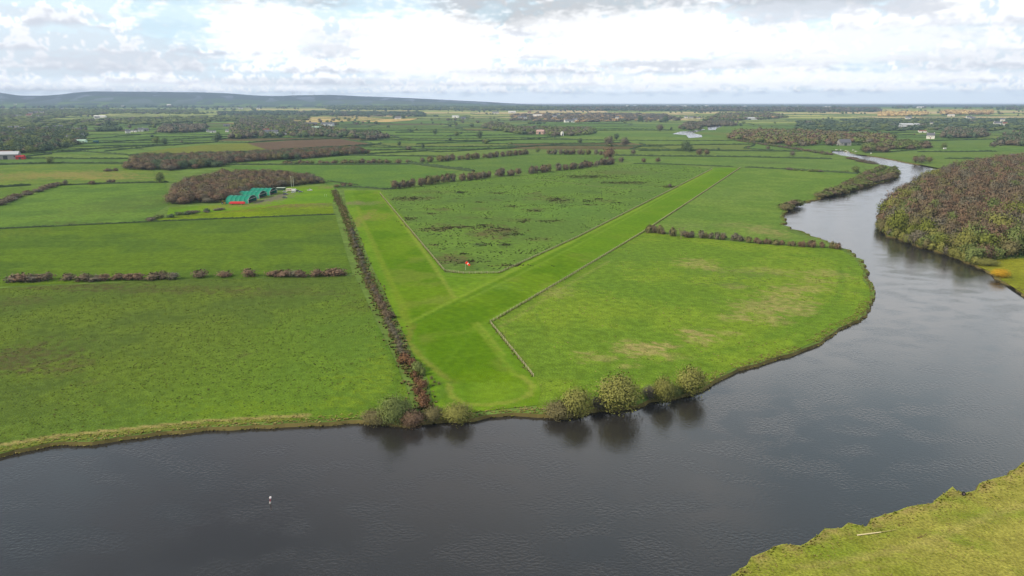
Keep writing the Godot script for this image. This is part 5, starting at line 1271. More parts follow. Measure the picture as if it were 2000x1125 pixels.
	tree(Vector3(-636.0, 0.0, -1018.2), 9.9, 9.4, "olive", 0, "wide olive tree below the red sheds", "", 1.32)
	tree(Vector3(-799.4, 0.0, -1232.2), 13.6, 12.9, "olive", 1, "olive tree beside the red sheds", "", 2.62)
	tree(Vector3(-1509.9, 0.1, -2801.6), 23.0, 19.6, "dark", 2, "dark pointed tree above the left farm", "", 3.92)
	tree(Vector3(666.4, 0.3, -3251.2), 31.1, 26.4, "dark", 3, "dark round tree far right of the silo", "", 5.22)
	tree(Vector3(584.6, 0.6, -3423.4), 28.1, 23.9, "dark", 4, "dark tree near the far village", "", 0.24)
	tree(Vector3(441.5, 0.0, -2229.5), 21.4, 20.3, "greybrown", 0, "grey tree by the far river", "", 1.54)
	tree(Vector3(-613.1, 2.4, -3905.9), 21.3, 18.1, "dark", 1, "dark tree left of the far white house", "", 2.84)
	tree(Vector3(-565.3, 2.4, -3907.3), 24.0, 20.4, "dark", 2, "dark tree right of the far white house", "", 4.14)
	tree(Vector3(-452.4, 0.0, -743.9), 5.2, 4.9, "greybrown", 3, "grey bush tree at the end of the slanting left hedge", "", 5.44)
	tree(Vector3(-427.1, 0.0, -748.7), 4.2, 4.0, "brown", 4, "brown thorn tree on the thin left hedge", "", 0.46)
	wood("tree of the hangar wood", "trees of the wood behind the hangars", pts([-281.4, -596.5, -237.2, -609.3, -239.8, -686.1, -225.5, -734.4, -195.9, -763.6, -257.4, -841.4, -334.6, -829.4, -331.5, -725.1]), 7.5, 6.5, 9.5, ["brown", "brown", "greybrown", "redbrown", "olivebrown"], 80, 80)
	wood("tree of the long belt", "trees of the long belt", pts([-486, -928.9, -421.9, -907.2, -378.3, -967.5, -398.3, -1027.1, -330, -1084.2, -235.7, -1219.5, -272, -1314.8, -416.5, -1159.3, -558.6, -1094.4]), 9, 8, 11, ["brown", "greybrown", "redbrown", "olivebrown", "dark"], 60, 81)
	wood("tree of the right river wood", "trees of the right river wood", pts([246.1, -483.9, 238.2, -452.5, 238.7, -424.8, 240.3, -406.1, 240, -386.1, 239.5, -370.5, 261.7, -383.4, 321.6, -391.7, 422.9, -418.4, 871.4, -835.4, 932.6, -1036.2, 870.4, -1094.4, 710.2, -1036.2, 655.1, -1000.7, 508.1, -860.2, 430.2, -768.7, 362, -674, 315.5, -606, 282.7, -555.6]), 8.2, 9, 16, ["redbrown", "brown", "olivebrown", "brown", "redbrown", "olive", "brown", "redbrown", "greybrown"], 115, 82, ["olive", "olivebrown", "willow", "olive", "lime", "greybrown"])
	var r := rng(61)
	count = 0
	for p in along(pts([-166.4, -690.3, -156.3, -651]), 40.5):
		var s := r.randf_range(2, 3)
		count += 1
		bush(Vector3(p.x + r.randfn() * 0.4, -0.05, p.y + r.randfn() * 0.4), s, s * r.randf_range(0.85, 1.35), "greybrown", "twig%d" % (r.randi() % 3), "grey shrub at the top of the airstrip hedge" + ", %s from the far end" % nth(count), "shrubs of the airstrip hedge", r.randf() * TAU)
	count = 0
	for p in along(pts([-136.3, -584.2, -120.9, -529.5, -106.4, -475.7]), 16.1):
		var s := r.randf_range(1.0, 1.6)
		count += 1
		bush(Vector3(p.x + r.randfn() * 0.4, -0.05, p.y + r.randfn() * 0.4), s, s * r.randf_range(0.85, 1.35), "deadgrass", "twig%d" % (r.randi() % 3), "pale dead shrub in the upper airstrip hedge" + ", %s from the far end" % nth(count), "shrubs of the airstrip hedge", r.randf() * TAU)
	count = 0
	for p in along(pts([-104, -467.7, -95.2, -434.8, -85.9, -400.2, -77.7, -369.2]), 12.7):
		var s := r.randf_range(1.8, 2.8)
		count += 1
		bush(Vector3(p.x + r.randfn() * 0.4, -0.05, p.y + r.randfn() * 0.4), s, s * r.randf_range(0.85, 1.35), "greybrown", "bush%d" % (r.randi() % 3), "dark grey bush in the middle airstrip hedge" + ", %s from the far end" % nth(count), "shrubs of the airstrip hedge", r.randf() * TAU)
	count = 0
	for p in along(pts([-102.7, -467.7, -92.5, -428.1, -84.5, -397.3, -76.2, -368]), 14.7):
		var s := r.randf_range(1.2, 2.2)
		count += 1
		bush(Vector3(p.x + r.randfn() * 0.4, -0.05, p.y + r.randfn() * 0.4), s, s * r.randf_range(0.85, 1.35), "dark", "twig%d" % (r.randi() % 3), "dark thin shrub in the middle airstrip hedge" + ", %s from the far end" % nth(count), "shrubs of the airstrip hedge", r.randf() * TAU)
	count = 0
	for p in along(pts([-75.5, -360.7, -69.5, -340.3, -63, -318.2, -56.4, -297]), 8.3):
		var s := r.randf_range(1.8, 2.8)
		count += 1
		bush(Vector3(p.x + r.randfn() * 0.4, -0.05, p.y + r.randfn() * 0.4), s, s * r.randf_range(0.85, 1.35), "greybrown", "twig%d" % (r.randi() % 3), "grey leafless shrub at the hedge crossing" + ", %s from the far end" % nth(count), "shrubs of the airstrip hedge", r.randf() * TAU)
	count = 0
	for p in along(pts([-56.1, -295.4, -51.6, -281.3, -47.8, -269.8]), 4.5):
		var s := r.randf_range(2.0, 3.0)
		count += 1
		bush(Vector3(p.x + r.randfn() * 0.4, -0.05, p.y + r.randfn() * 0.4), s, s * r.randf_range(0.85, 1.35), "brown", "bush%d" % (r.randi() % 3), "brown bush in the lower airstrip hedge" + ", %s from the far end" % nth(count), "shrubs of the airstrip hedge", r.randf() * TAU)
	count = 0
	for p in along(pts([-61.4, -314.5, -55, -293.8, -49.6, -276.9]), 7.9):
		var s := r.randf_range(1.8, 2.6)
		count += 1
		bush(Vector3(p.x + r.randfn() * 0.4, -0.05, p.y + r.randfn() * 0.4), s, s * r.randf_range(0.85, 1.35), "redbrown", "twig%d" % (r.randi() % 3), "reddish leafless shrub in the lower airstrip hedge" + ", %s from the far end" % nth(count), "shrubs of the airstrip hedge", r.randf() * TAU)
	count = 0
	for p in along(pts([-47, -265.7, -42.8, -251.6, -39, -238.9, -35.5, -226.3]), 4.1):
		var s := r.randf_range(1.8, 2.6)
		count += 1
		bush(Vector3(p.x + r.randfn() * 0.4, -0.05, p.y + r.randfn() * 0.4), s, s * r.randf_range(0.85, 1.35), "greybrown", "twig%d" % (r.randi() % 3), "twiggy shrub above the rust red bushes" + ", %s from the far end" % nth(count), "shrubs of the airstrip hedge", r.randf() * TAU)
	count = 0
	for p in along(pts([-34.6, -222.3, -32.2, -216.7]), 3.1):
		var s := r.randf_range(2.4, 3.2)
		count += 1
		bush(Vector3(p.x + r.randfn() * 0.4, -0.05, p.y + r.randfn() * 0.4), s, s * r.randf_range(0.85, 1.35), "rust", "bush%d" % (r.randi() % 3), "rust red bush at the airstrip hedge bend" + ", %s from the far end" % nth(count), "shrubs of the airstrip hedge", r.randf() * TAU)
	count = 0
	for p in along(pts([-29.9, -213.9, -27.4, -209.5]), 2.5):
		var s := r.randf_range(2.2, 3.0)
		count += 1
		bush(Vector3(p.x + r.randfn() * 0.4, -0.05, p.y + r.randfn() * 0.4), s, s * r.randf_range(0.85, 1.35), "olive", "bush%d" % (r.randi() % 3), "olive bush beside the rust red ones" + ", %s from the far end" % nth(count), "shrubs of the airstrip hedge", r.randf() * TAU)
	count = 0
	for p in along(pts([-28.9, -206.1, -26.8, -198.7, -25, -191.1, -23.6, -184]), 3.2):
		var s := r.randf_range(2.0, 3.0)
		count += 1
		bush(Vector3(p.x + r.randfn() * 0.4, -0.05, p.y + r.randfn() * 0.4), s, s * r.randf_range(0.85, 1.35), "rust", "bush%d" % (r.randi() % 3), "rust red hedge bush near the river" + ", %s from the far end" % nth(count), "shrubs of the airstrip hedge", r.randf() * TAU)
	count = 0
	for p in along(pts([-24.4, -204.4, -21.6, -201.1]), 2.1):
		var s := r.randf_range(1.2, 1.8)
		count += 1
		bush(Vector3(p.x + r.randfn() * 0.4, -0.05, p.y + r.randfn() * 0.4), s, s * r.randf_range(0.85, 1.35), "olivebrown", "twig%d" % (r.randi() % 3), "low olive-brown shrub right of the rust red hedge" + ", %s from the far end" % nth(count), "shrubs of the airstrip hedge", r.randf() * TAU)
	count = 0
	for p in along(pts([-145.3, -609.3, -140.7, -596.5]), 13.6):
		var s := r.randf_range(1.2, 1.6)
		count += 1
		bush(Vector3(p.x + r.randfn() * 0.4, -0.05, p.y + r.randfn() * 0.4), s, s * r.randf_range(0.85, 1.35), "brown", "twig%d" % (r.randi() % 3), "low brown shrub at the track crossing" + ", %s from the far end" % nth(count), "shrubs of the airstrip hedge", r.randf() * TAU)
	bush(Vector3(28.8, -0.8, -184.4), 10.1, 10.9, "willow", "willow0", "largest round willow bush on the river bank", "", 0.00, "willow_bush")
	bush(Vector3(17.3, -0.8, -180.7), 7.7, 7.7, "willow", "willow1", "second willow bush left of the largest on the river bank", "", 1.70, "willow_bush")
	bush(Vector3(12.5, -0.8, -180.1), 4.4, 7.1, "olivebrown", "willow2", "low spreading bush at the left foot of the second willow", "", 3.40, "willow_bush")
	bush(Vector3(42.3, -0.8, -190.0), 7.6, 5.6, "willow", "willow3", "narrow willow bush between the largest and the rightmost", "", 5.10, "willow_bush")
	bush(Vector3(51.0, -0.8, -195.5), 8.4, 7.9, "willow", "willow0", "rightmost round willow bush on the near shore", "", 0.52, "willow_bush")
	bush(Vector3(38.9, -0.8, -192.2), 4.0, 4.6, "greybrown", "willow1", "low bare brown bush between two willows", "", 2.22, "willow_bush")
	bush(Vector3(-30.6, -0.8, -175.9), 7.5, 7.2, "olive", "willow2", "dark olive bush left of the hedge end by the water", "", 3.92, "willow_bush")
	bush(Vector3(-25.6, -0.8, -174.4), 4.3, 5.4, "redbrown", "willow3", "reddish low bush at the water below the hedge", "", 5.62, "willow_bush")
	bush(Vector3(-20.6, -0.8, -177.2), 4.1, 5.0, "olivebrown", "willow0", "olive bush right of the hedge end by the water", "", 1.04, "willow_bush")
	bush(Vector3(-14.3, -0.8, -177.2), 4.9, 7.5, "willow", "willow1", "low willow bush under the end of the mown strip", "", 2.74, "willow_bush")
	bush(Vector3(-35.4, -0.8, -176.9), 3.2, 7.0, "olivebrown", "willow2", "low olive-brown bush at the water left of the dark olive one", "", 4.44, "willow_bush")
	bush(Vector3(46.4, -0.8, -193.6), 3.4, 3.5, "olive", "willow3", "small bush between the narrow and rightmost willows", "", 6.14, "willow_bush")
	bush(Vector3(23.4, -0.8, -185.4), 3.6, 3.9, "greybrown", "willow0", "small grey bush left of the largest willow", "", 1.56, "willow_bush")
	bush(Vector3(-28.7, -0.8, -181.4), 4.1, 3.8, "olive", "willow1", "olive shrub just inland beside the rust hedge end", "", 3.26, "willow_bush")
	bush(Vector3(242.3, -0.2, -365.5), 3.7, 10.5, "willow", "willow0", "pale olive bush on the right bank where the wood ends", "", 0.00, "bush")
	bush(Vector3(232.6, -0.2, -339.3), 4.0, 7.3, "yellow", "willow1", "bright yellow bush on the grassy right bank", "", 2.10, "bush")
	bush(Vector3(269.5, -0.2, -510.3), 10.9, 14.4, "lime", "willow2", "yellow-green tree at the water in the middle of the right wood", "", 4.20, "broad_bush")
	bush(Vector3(330.7, -0.2, -471.7), 18.9, 23.4, "lime", "willow3", "large yellow-green tree at the right edge of the wood", "", 0.02, "broad_bush")
	bush(Vector3(292.0, -0.2, -434.8), 16.3, 21.6, "willow", "willow0", "pale green tree with bare limbs near the right edge of the wood", "", 2.12, "broad_bush")
	bush(Vector3(252.9, -0.2, -403.1), 10.5, 17.2, "olivebrown", "willow1", "broad olive tree at the wood edge above the bank", "", 4.22, "broad_bush")
	bush(Vector3(256.8, -0.2, -452.5), 9.7, 14.1, "willow", "willow2", "grey-green tree at the wood edge over the water", "", 0.04, "broad_bush")
	bush(Vector3(259.3, -0.2, -475.7), 8.8, 11.4, "yellow", "willow3", "yellowish tree at the water under the wood", "", 2.14, "broad_bush")
	bush(Vector3(245.5, -0.2, -471.7), 7.4, 13.4, "olivebrown", "willow0", "first olive-brown bush at the tip of the right wood", "", 4.24, "bush")
	bush(Vector3(248.4, -0.2, -415.3), 8.4, 11.8, "olive", "willow1", "olive tree at the foot of the wood by the water", "", 0.06, "broad_bush")
	mats.tufts.backlight_enabled = true
	mats.tufts.backlight = Color(0.2, 0.2, 0.2)
	r = rng(91)
	var pasture_tussocks_at := []
	var pasture_tussocks_c := []
	for p in on_polygon(pts([-295.1, -285.9, -229.2, -317.3, -157.5, -334, -125.4, -335.1, -75.8, -342.5, -68.4, -320.1, -51.2, -264.4, -39.8, -229.3, -30.4, -198, -26.5, -180.7, -40.3, -177.7, -58.7, -176.4, -75.1, -173.9, -95.9, -168.2, -112.3, -163.6, -121.1, -158.2, -126, -154.9, -144.4, -150, -166.1, -145.1]), 40000, r):
		var n: float = nz.mid.get_noise_2dv(p) + 0.6 * float(nz.big.get_noise_2dv(p))
		if n < r.randf_range(-0.5, 0.35): continue
		pasture_tussocks_at.append(upright(p, r.randf_range(0.4, 0.9), r.randf_range(0.12, 0.36), r))
		pasture_tussocks_c.append([tone(96, 120, 54), tone(106, 128, 58), tone(82, 100, 48), tone(112, 128, 62), tone(76, 92, 46), tone(106, 98, 64)][r.randi() % 6] * r.randf_range(0.8, 1.15))
	scatter("pasture_tussocks", "tussocks and rush clumps of the near left pasture", "tussocks", meshes.tuft, mats.tufts, pasture_tussocks_at, pasture_tussocks_c)
	r = rng(92)
	var rush_clumps_at := []
	var rush_clumps_c := []
	for p in on_polygon(pts([-123.7, -694.5, -92.8, -739.1, -8.7, -829.4, 150.3, -1009.4, 213.4, -1027.1, 254.6, -936.4, 41.7, -452.5, -7.5, -346.9, -23.7, -346.9, -33.2, -350.2, -66.8, -471.7]), 26000, r):
		var n: float = nz.mid.get_noise_2dv(p) + 0.6 * float(nz.big.get_noise_2dv(p))
		if n < r.randf_range(-0.1, 0.5): continue
		rush_clumps_at.append(upright(p, r.randf_range(0.8, 1.8), r.randf_range(0.3, 0.7), r))
		rush_clumps_c.append([tone(76, 96, 54), tone(84, 104, 54), tone(92, 88, 58), tone(70, 86, 50)][r.randi() % 4] * r.randf_range(0.8, 1.15))
	scatter("rush_clumps", "rush clumps of the rough field between the two strips", "rushes", meshes.tuft, mats.tufts, rush_clumps_at, rush_clumps_c)
	r = rng(93)
	var bend_tufts_at := []
	var bend_tufts_c := []
	for p in on_polygon(pts([-8.3, -263, 85.5, -465.8, 108.3, -448.9, 139.5, -426.5, 185.9, -407.6, 183.1, -383.4, 173.1, -351.4, 163.8, -332, 160.4, -318.2, 151.2, -297.9, 142, -282.8, 130.9, -268.4, 119, -257.2, 105.8, -242.2, 94.7, -232.4, 81.3, -223.3, 68.9, -214.8, 58.8, -205.2, 54.9, -199.5, 43.5, -193.4, 34.2, -189.7, 21, -186.1, 8.3, -183.3, 6.7, -184.7, 7.8, -197.2, 6.5, -206.9]), 14000, r):
		var n: float = nz.mid.get_noise_2dv(p) + 0.6 * float(nz.big.get_noise_2dv(p))
		if n < r.randf_range(-0.1, 0.5): continue
		bend_tufts_at.append(upright(p, r.randf_range(0.5, 1.1), r.randf_range(0.15, 0.4), r))
		bend_tufts_c.append([tone(150, 156, 84), tone(110, 142, 48), tone(170, 162, 104)][r.randi() % 3] * r.randf_range(0.8, 1.15))
	scatter("bend_tufts", "longer grass tufts of the pasture inside the river bend", "grass tufts", meshes.tuft, mats.tufts, bend_tufts_at, bend_tufts_c)
	r = rng(95)
	var straw_at := []
	var straw_c := []
	for q in [[42.8, -231.9, 10.3, 9.4, 0.85], [52.4, -237.2, 5.2, 5.5, 0.85], [65.2, -250.4, 5.9, 8.4, 0.85], [66.1, -242.8, 7.1, 4.6, 0.50], [97.7, -285.9, 12.5, 13.9, 0.60], [114.5, -297.9, 13.0, 16.7, 0.65], [127.6, -315.4, 16.0, 11.1, 0.60], [142.6, -329.9, 11.9, 8.1, 0.50], [101.7, -320.1, 6.9, 5.7, 0.55], [95.2, -369.2, 10.6, 15.0, 0.60], [99.9, -357.1, 7.7, 5.9, 0.55], [126.1, -351.4, 20.2, 9.1, 0.45], [154.1, -345.8, 9.9, 11.0, 0.55], [29.9, -224.3, 8.3, 4.9, 0.50], [97.7, -267.7, 9.8, 8.2, 0.60], [87.0, -271.2, 7.9, 5.6, 0.55], [25.4, -229.3, 5.1, 3.1, 0.55], [113.5, -278.3, 10.1, 7.3, 0.50], [37.1, -217.1, 4.8, 2.8, 0.50], [18.0, -310.9, 9.0, 12.6, 0.45], [54.8, -224.3, 6.6, 3.9, 0.30], [77.5, -251.6, 5.5, 3.6, 0.50]]:
		for k in int(q[2] * q[3] * q[4] * 2.2):
			var p := Vector2(q[0] + r.randfn() * q[2] * 0.5, q[1] + r.randfn() * q[3] * 0.5)
			if float(nz.small.get_noise_2d(p.x * 0.8, p.y * 2.4)) < 0.02: continue
			straw_at.append(upright(p, r.randf_range(0.5, 1.0), r.randf_range(0.1, 0.3), r))
			straw_c.append([tone(196, 182, 126), tone(172, 164, 100), tone(156, 160, 84)][r.randi() % 3])
	scatter("straw_tufts", "pale dry grass patches in the pasture inside the bend", "dry grass", meshes.tuft, mats.tufts, straw_at, straw_c)
	r = rng(96)
	var clump_at := []
	var clump_c := []
	for q in [[-50.5, -475.7, 13.5, 10.1, 0.70], [-32.5, -483.9, 24.0, 8.4, 0.70], [-5.0, -471.7, 13.4, 12.0, 0.60], [0.0, -456.3, 9.7, 7.5, 0.80], [-24.0, -373.0, 10.7, 7.6, 0.70], [39.5, -626.0, 13.2, 24.1, 0.65], [27.0, -510.3, 10.8, 7.0, 0.60], [17.1, -438.3, 6.8, 6.9, 0.55], [9.1, -515.0, 5.1, 7.1, 0.60], [-18.0, -421.6, 6.6, 6.4, 0.80], [-28.2, -394.5, 5.1, 2.8, 0.80], [-73.3, -519.8, 7.3, 12.0, 0.60], [-73.1, -492.4, 3.5, 6.5, 0.60], [-4.5, -421.6, 4.8, 8.0, 0.70], [-89.2, -636.5, 22.3, 17.8, 0.55], [87.1, -835.4, 34.9, 24.1, 0.50], [117.9, -768.7, 32.1, 15.4, 0.60], [157.9, -729.7, 10.2, 13.9, 0.60], [2.6, -363.1, 15.6, 4.8, 0.60], [-13.9, -675.4, 8.2, 8.1, 0.56], [-18.5, -490.8, 8.1, 6.1, 0.56], [-27.3, -613.8, 5.4, 6.4, 0.56], [17.4, -561.1, 7.8, 7.1, 0.60], [-10.7, -478.6, 5.2, 6.0, 0.52], [-45.4, -420.3, 4.0, 3.0, 0.59], [-47.7, -681.6, 5.3, 10.9, 0.60], [-48.5, -683.1, 7.4, 7.6, 0.56], [86.3, -608.4, 4.7, 6.3, 0.55], [62.4, -595.9, 8.4, 5.0, 0.52], [-1.0, -587.1, 6.2, 8.2, 0.58], [63.9, -619.1, 6.1, 9.5, 0.58], [-17.7, -521.3, 3.7, 5.6, 0.50], [-48.1, -455.3, 5.6, 2.8, 0.56], [-59.8, -546.9, 8.5, 5.2, 0.54], [6.9, -505.0, 3.3, 6.4, 0.51], [75.4, -635.2, 6.2, 6.9, 0.50]]:
		for k in int(q[2] * q[3] * q[4] * 1.6):
			var p := Vector2(q[0] + r.randfn() * q[2] * 0.45, q[1] + r.randfn() * q[3] * 0.45)
			if float(nz.small.get_noise_2d(p.x * 0.5, p.y * 0.9)) < -0.05: continue
			clump_at.append(upright(p, r.randf_range(0.9, 1.8), r.randf_range(0.4, 0.8), r))
			clump_c.append([tone(74, 88, 54), tone(90, 86, 60), tone(64, 80, 48), tone(106, 92, 72)][r.randi() % 4])
	scatter("dark_rushes", "dark rush beds in the wet hollows of the rough field", "rushes", meshes.tuft, mats.tufts, clump_at, clump_c)
	r = rng(94)
	var reed_at := []
	var reed_c := []
	var cols := [tone(168, 164, 92), tone(150, 154, 78), tone(190, 176, 118), tone(158, 138, 98), tone(154, 160, 72)]
	for line in [shore_north, shore_east]:
		for i in line.size() - 1:
			var d: Vector2 = line[i + 1] - line[i]
			if line[i].length() > 900: continue
			var inland := Vector2(d.y, -d.x).normalized()
			if float(nz.mid.get_noise_2dv(line[i])) < -0.25 and line[i].x > 20: continue
			for k in int(d.length() * (9.0 if line[i].length() < 330 else 3.0)):
				var f := r.randf()
				var p: Vector2 = line[i] + d * r.randf() + inland * (-0.6 + (4.6 if line[i].length() < 330 else 2.6) * f)
				reed_at.append(upright(p, r.randf_range(0.5, 1.1), r.randf_range(0.2, 0.5), r, -0.85 if f < 0.16 else -0.05))
				reed_c.append(cols[r.randi() % 5] * r.randf_range(0.8, 1.15))
	scatter("bank_reeds", "olive reeds and long grass along the water's edge", "reeds", meshes.tuft, mats.tufts, reed_at, reed_c)
	var near_at := []
	var near_c := []
	var ncols := [tone(182, 184, 90), tone(166, 176, 76), tone(192, 184, 108), tone(150, 166, 62), tone(172, 156, 100)]
	for k in 80000:
		var p := Vector2(r.randf_range(20, 190), r.randf_range(-190, -70))
		if not Geometry2D.is_point_in_polygon(p, near_poly): continue
		var rim := to_line(p, shore_south) if k % 3 == 0 else 20.0
		if k % 3 == 0 and rim > 5.0: continue
		if k % 3 and float(nz.small.get_noise_2dv(p)) + 0.8 * float(nz.mid.get_noise_2dv(p)) < r.randf_range(-0.4, 0.3): continue
		near_at.append(upright(p, r.randf_range(0.25, 0.6), r.randf_range(0.08, 0.2) * (1.0 if rim > 5 else (3.2 if float(nz.mid.get_noise_2dv(p * 2.0)) > 0.0 and rim < 2.2 else 1.7)), r))
		near_c.append(ncols[r.randi() % 5] * r.randf_range(0.8, 1.08))
	scatter("near_bank_grass", "coarse sunlit grass of the near bank", "grass", meshes.tuft, mats.tufts, near_at, near_c)
	var edge_at := []
	var edge_c := []
	for line in [pts([-121.6, -674, -33.3, -351.4]), pts([-33.3, -351.4, -23.6, -345.8, -6.2, -346.9, 41.2, -447.1, 251.4, -928.9]), pts([-8.3, -263.7, 85.8, -467.7]), pts([-8.3, -263.7, 6.5, -207.4]), pts([85.8, -467.7, 294.3, -951.7])]:
		for p in along(line, 0.45):
			edge_at.append(upright(p + Vector2(r.randfn(), r.randfn()) * 0.35, r.randf_range(0.6, 1.0), r.randf_range(0.4, 0.8), r))
			edge_c.append([tone(150, 150, 92), tone(120, 138, 56), tone(168, 162, 116)][r.randi() % 3])
	scatter("fence_grass", "pale long grass under the airfield fences", "grass", meshes.tuft, mats.tufts, edge_at, edge_c)
	var foot_at := []
	var foot_c := []
	for p in along(pts([-169.9, -698.7, -148.4, -622.6, -136.3, -584.2, -106.4, -475.7, -85.9, -400.2, -69.5, -340.3, -56.4, -297, -47.8, -269.8, -39, -238.9, -33.1, -218.5, -28.9, -206.1, -25.3, -191.9, -22.8, -179.3]), 0.16):
		var side := r.randfn() * 1.7
		foot_at.append(upright(p + Vector2(side, r.randfn() * 0.5), r.randf_range(0.8, 1.5), r.randf_range(0.4, 1.0), r))
		foot_c.append([tone(142, 128, 88), tone(120, 116, 70), tone(158, 146, 104), tone(104, 116, 56)][r.randi() % 4] * r.randf_range(0.8, 1.1))
	scatter("hedge_foot_grass", "dead grass and brambles under the airstrip hedge", "grass", meshes.tuft, mats.tufts, foot_at, foot_c)

func on_polygon(poly: PackedVector2Array, n: int, r: RandomNumberGenerator) -> PackedVector2Array:
	var lo := poly[0]
	var hi := poly[0]
	for p in poly:
		lo = lo.min(p)
		hi = hi.max(p)
	var out := PackedVector2Array()
	for i in n:
		var p := Vector2(r.randf_range(lo.x, hi.x), r.randf_range(lo.y, hi.y))
		if Geometry2D.is_point_in_polygon(p, poly): out.append(p)
	return out

func upright(p: Vector2, wide: float, tall: float, r: RandomNumberGenerator, y := 0.0) -> Transform3D:
	return Transform3D(Basis.from_euler(Vector3(0, r.randf() * TAU, 0)) * Basis.from_scale(Vector3(wide, tall, wide)), Vector3(p.x, y, p.y))

# ---------------------------------------------------------------- buildings and small things
func hangar(at: Vector3, long: float, span: float, tall: float, label: String) -> void:
	# at: the corner of the open end that is nearest the camera; the tunnel runs towards -x, the mouth looks towards +x
	var t := thing("hangar", label, "hangar", at + Vector3(0, 0.05, 0), 0.0, "")
	var green := plain("hangar_sheet", tone(34, 140, 116), 0.55)
	var steel := plain("galvanised", tone(168, 172, 172), 0.5, 0.3)
	var dark := plain("hangar_floor", tone(92, 88, 84), 0.95)
	var arc := func(f: float, grow: float) -> Vector3:
		var a := PI * f
		return Vector3(0, pow(maxf(sin(a), 0.0), 0.72) * (tall + grow), -span / 2 + cos(a) * (span / 2 + grow))
	var n := 18
	var bays := 5
	for b in bays:                                        # one sheet of fabric per bay between two hoops
		var s := Shape.new()
		var x0 := -long * b / bays
		var x1 := -long * (b + 1) / bays
		for i in n:
			for sub in 4:
				var xa := lerpf(x0, x1, sub / 4.0)
				var xb := lerpf(x0, x1, (sub + 1) / 4.0)
				var sag := [0.0, -0.16, -0.22, -0.16, 0.0]
				var p := []
				var q := []
				for k in [[i, xa, sub], [i + 1, xa, sub], [i + 1, xb, sub + 1], [i, xb, sub + 1]]:
					var c: Vector3 = arc.call(float(k[0]) / n, sag[k[2]])
					var e: Vector3 = arc.call(float(k[0]) / n, 1.0 + sag[k[2]])
					c.x = k[1]
					p.append(c)
					var nn: Vector3 = (e - arc.call(float(k[0]) / n, sag[k[2]]))
					nn.x = (float(k[2]) - 2.0) * 0.14
					q.append(nn.normalized())
				s.smooth_quad(p, q)
		part("roof_sheet", s.mesh(), green, t)
	for b in bays + 1:
		var s := Shape.new()
		for i in n:
			var p: Vector3 = arc.call(float(i) / n, 0.05)
			var q: Vector3 = arc.call(float(i + 1) / n, 0.05)
			p.x = -long * b / bays
			q.x = p.x
			s.bar(p, q, 0.13, 0.13, 5)
		part("hoop", s.mesh(), steel if b == 0 else green, t)
	var s := Shape.new()
	for i in n:
		var p: Vector3 = arc.call(float(i) / n, -0.2)
		var q: Vector3 = arc.call(float(i + 1) / n, -0.2)
		p.x = -long + 0.3
		q.x = p.x
		s.tri(p, q, Vector3(p.x, 0, -span / 2))
	part("back_wall", s.mesh(), green, t)
	s = Shape.new()
	s.bar(Vector3(-0.2, tall * 0.56, -1.0), Vector3(-0.2, tall * 0.56, -span + 1.0), 0.2, 0.2, 6)
	part("cross_beam", s.mesh(), steel, t)
	for k in 2:
		s = Shape.new()
		s.bar(Vector3(0.1, 0, -0.4 if k == 0 else -span + 0.4), Vector3(0.1, tall * 0.62, -0.4 if k == 0 else -span + 0.4), 0.3, 0.3, 6)
		part("post", s.mesh(), steel, t)
	s = Shape.new()
	s.box(Vector3(-long / 2, 0.05, -span / 2), Vector3(long, 0.1, span - 0.5))
	part("floor", s.mesh(), dark, t)
	s = Shape.new()                                      # gable brace above the beam
	for k in 5:
		var z := -span * (0.25 + 0.125 * k)
		var top: Vector3 = arc.call(acos(clampf((z + span / 2) / (span / 2), -1, 1)) / PI, 0.0)
		s.bar(Vector3(-0.2, tall * 0.56, z), Vector3(-0.2, top.y, z), 0.07, 0.07, 4)
	part("gable_strut", s.mesh(), steel, t)

func wheels(t: Node3D, spots: Array, radius: float, wide: float) -> void:
	for p in spots:
		var s := Shape.new()
		s.bar(p + Vector3(0, 0, -wide / 2), p + Vector3(0, 0, wide / 2), radius, radius, 12)
		var w := part("wheel", s.mesh(), plain("rubber", Color(0.02, 0.02, 0.02)), t)
		s = Shape.new()
		s.bar(p + Vector3(0, 0, -wide / 2 - 0.01), p + Vector3(0, 0, wide / 2 + 0.01), radius * 0.55, radius * 0.55, 8)
		part("rim", s.mesh(), plain("rim", Color(0.4, 0.4, 0.42), 0.4, 0.6), w)

# outlines along x, pulled across z with narrowing glasshouse
func profile(s: Shape, outline: Array, half: Array) -> void:
	var n := outline.size()
	for i in n:
		var a: Vector2 = outline[i]
		var b: Vector2 = outline[(i + 1) % n]
		var ha: float = half[i]
		var hb: float = half[(i + 1) % n]
		s.quad(Vector3(a.x, a.y, ha), Vector3(b.x, b.y, hb), Vector3(b.x, b.y, -hb), Vector3(a.x, a.y, -ha))
	var poly := PackedVector2Array(outline)
	var tri := Geometry2D.triangulate_polygon(poly)
	for k in range(0, tri.size(), 3):
		for side in [1, -1]:
			s.tri(Vector3(poly[tri[k]].x, poly[tri[k]].y, side * half[tri[k]]), Vector3(poly[tri[k + 1]].x, poly[tri[k + 1]].y, side * half[tri[k + 1]]), Vector3(poly[tri[k + 2]].x, poly[tri[k + 2]].y, side * half[tri[k + 2]]))

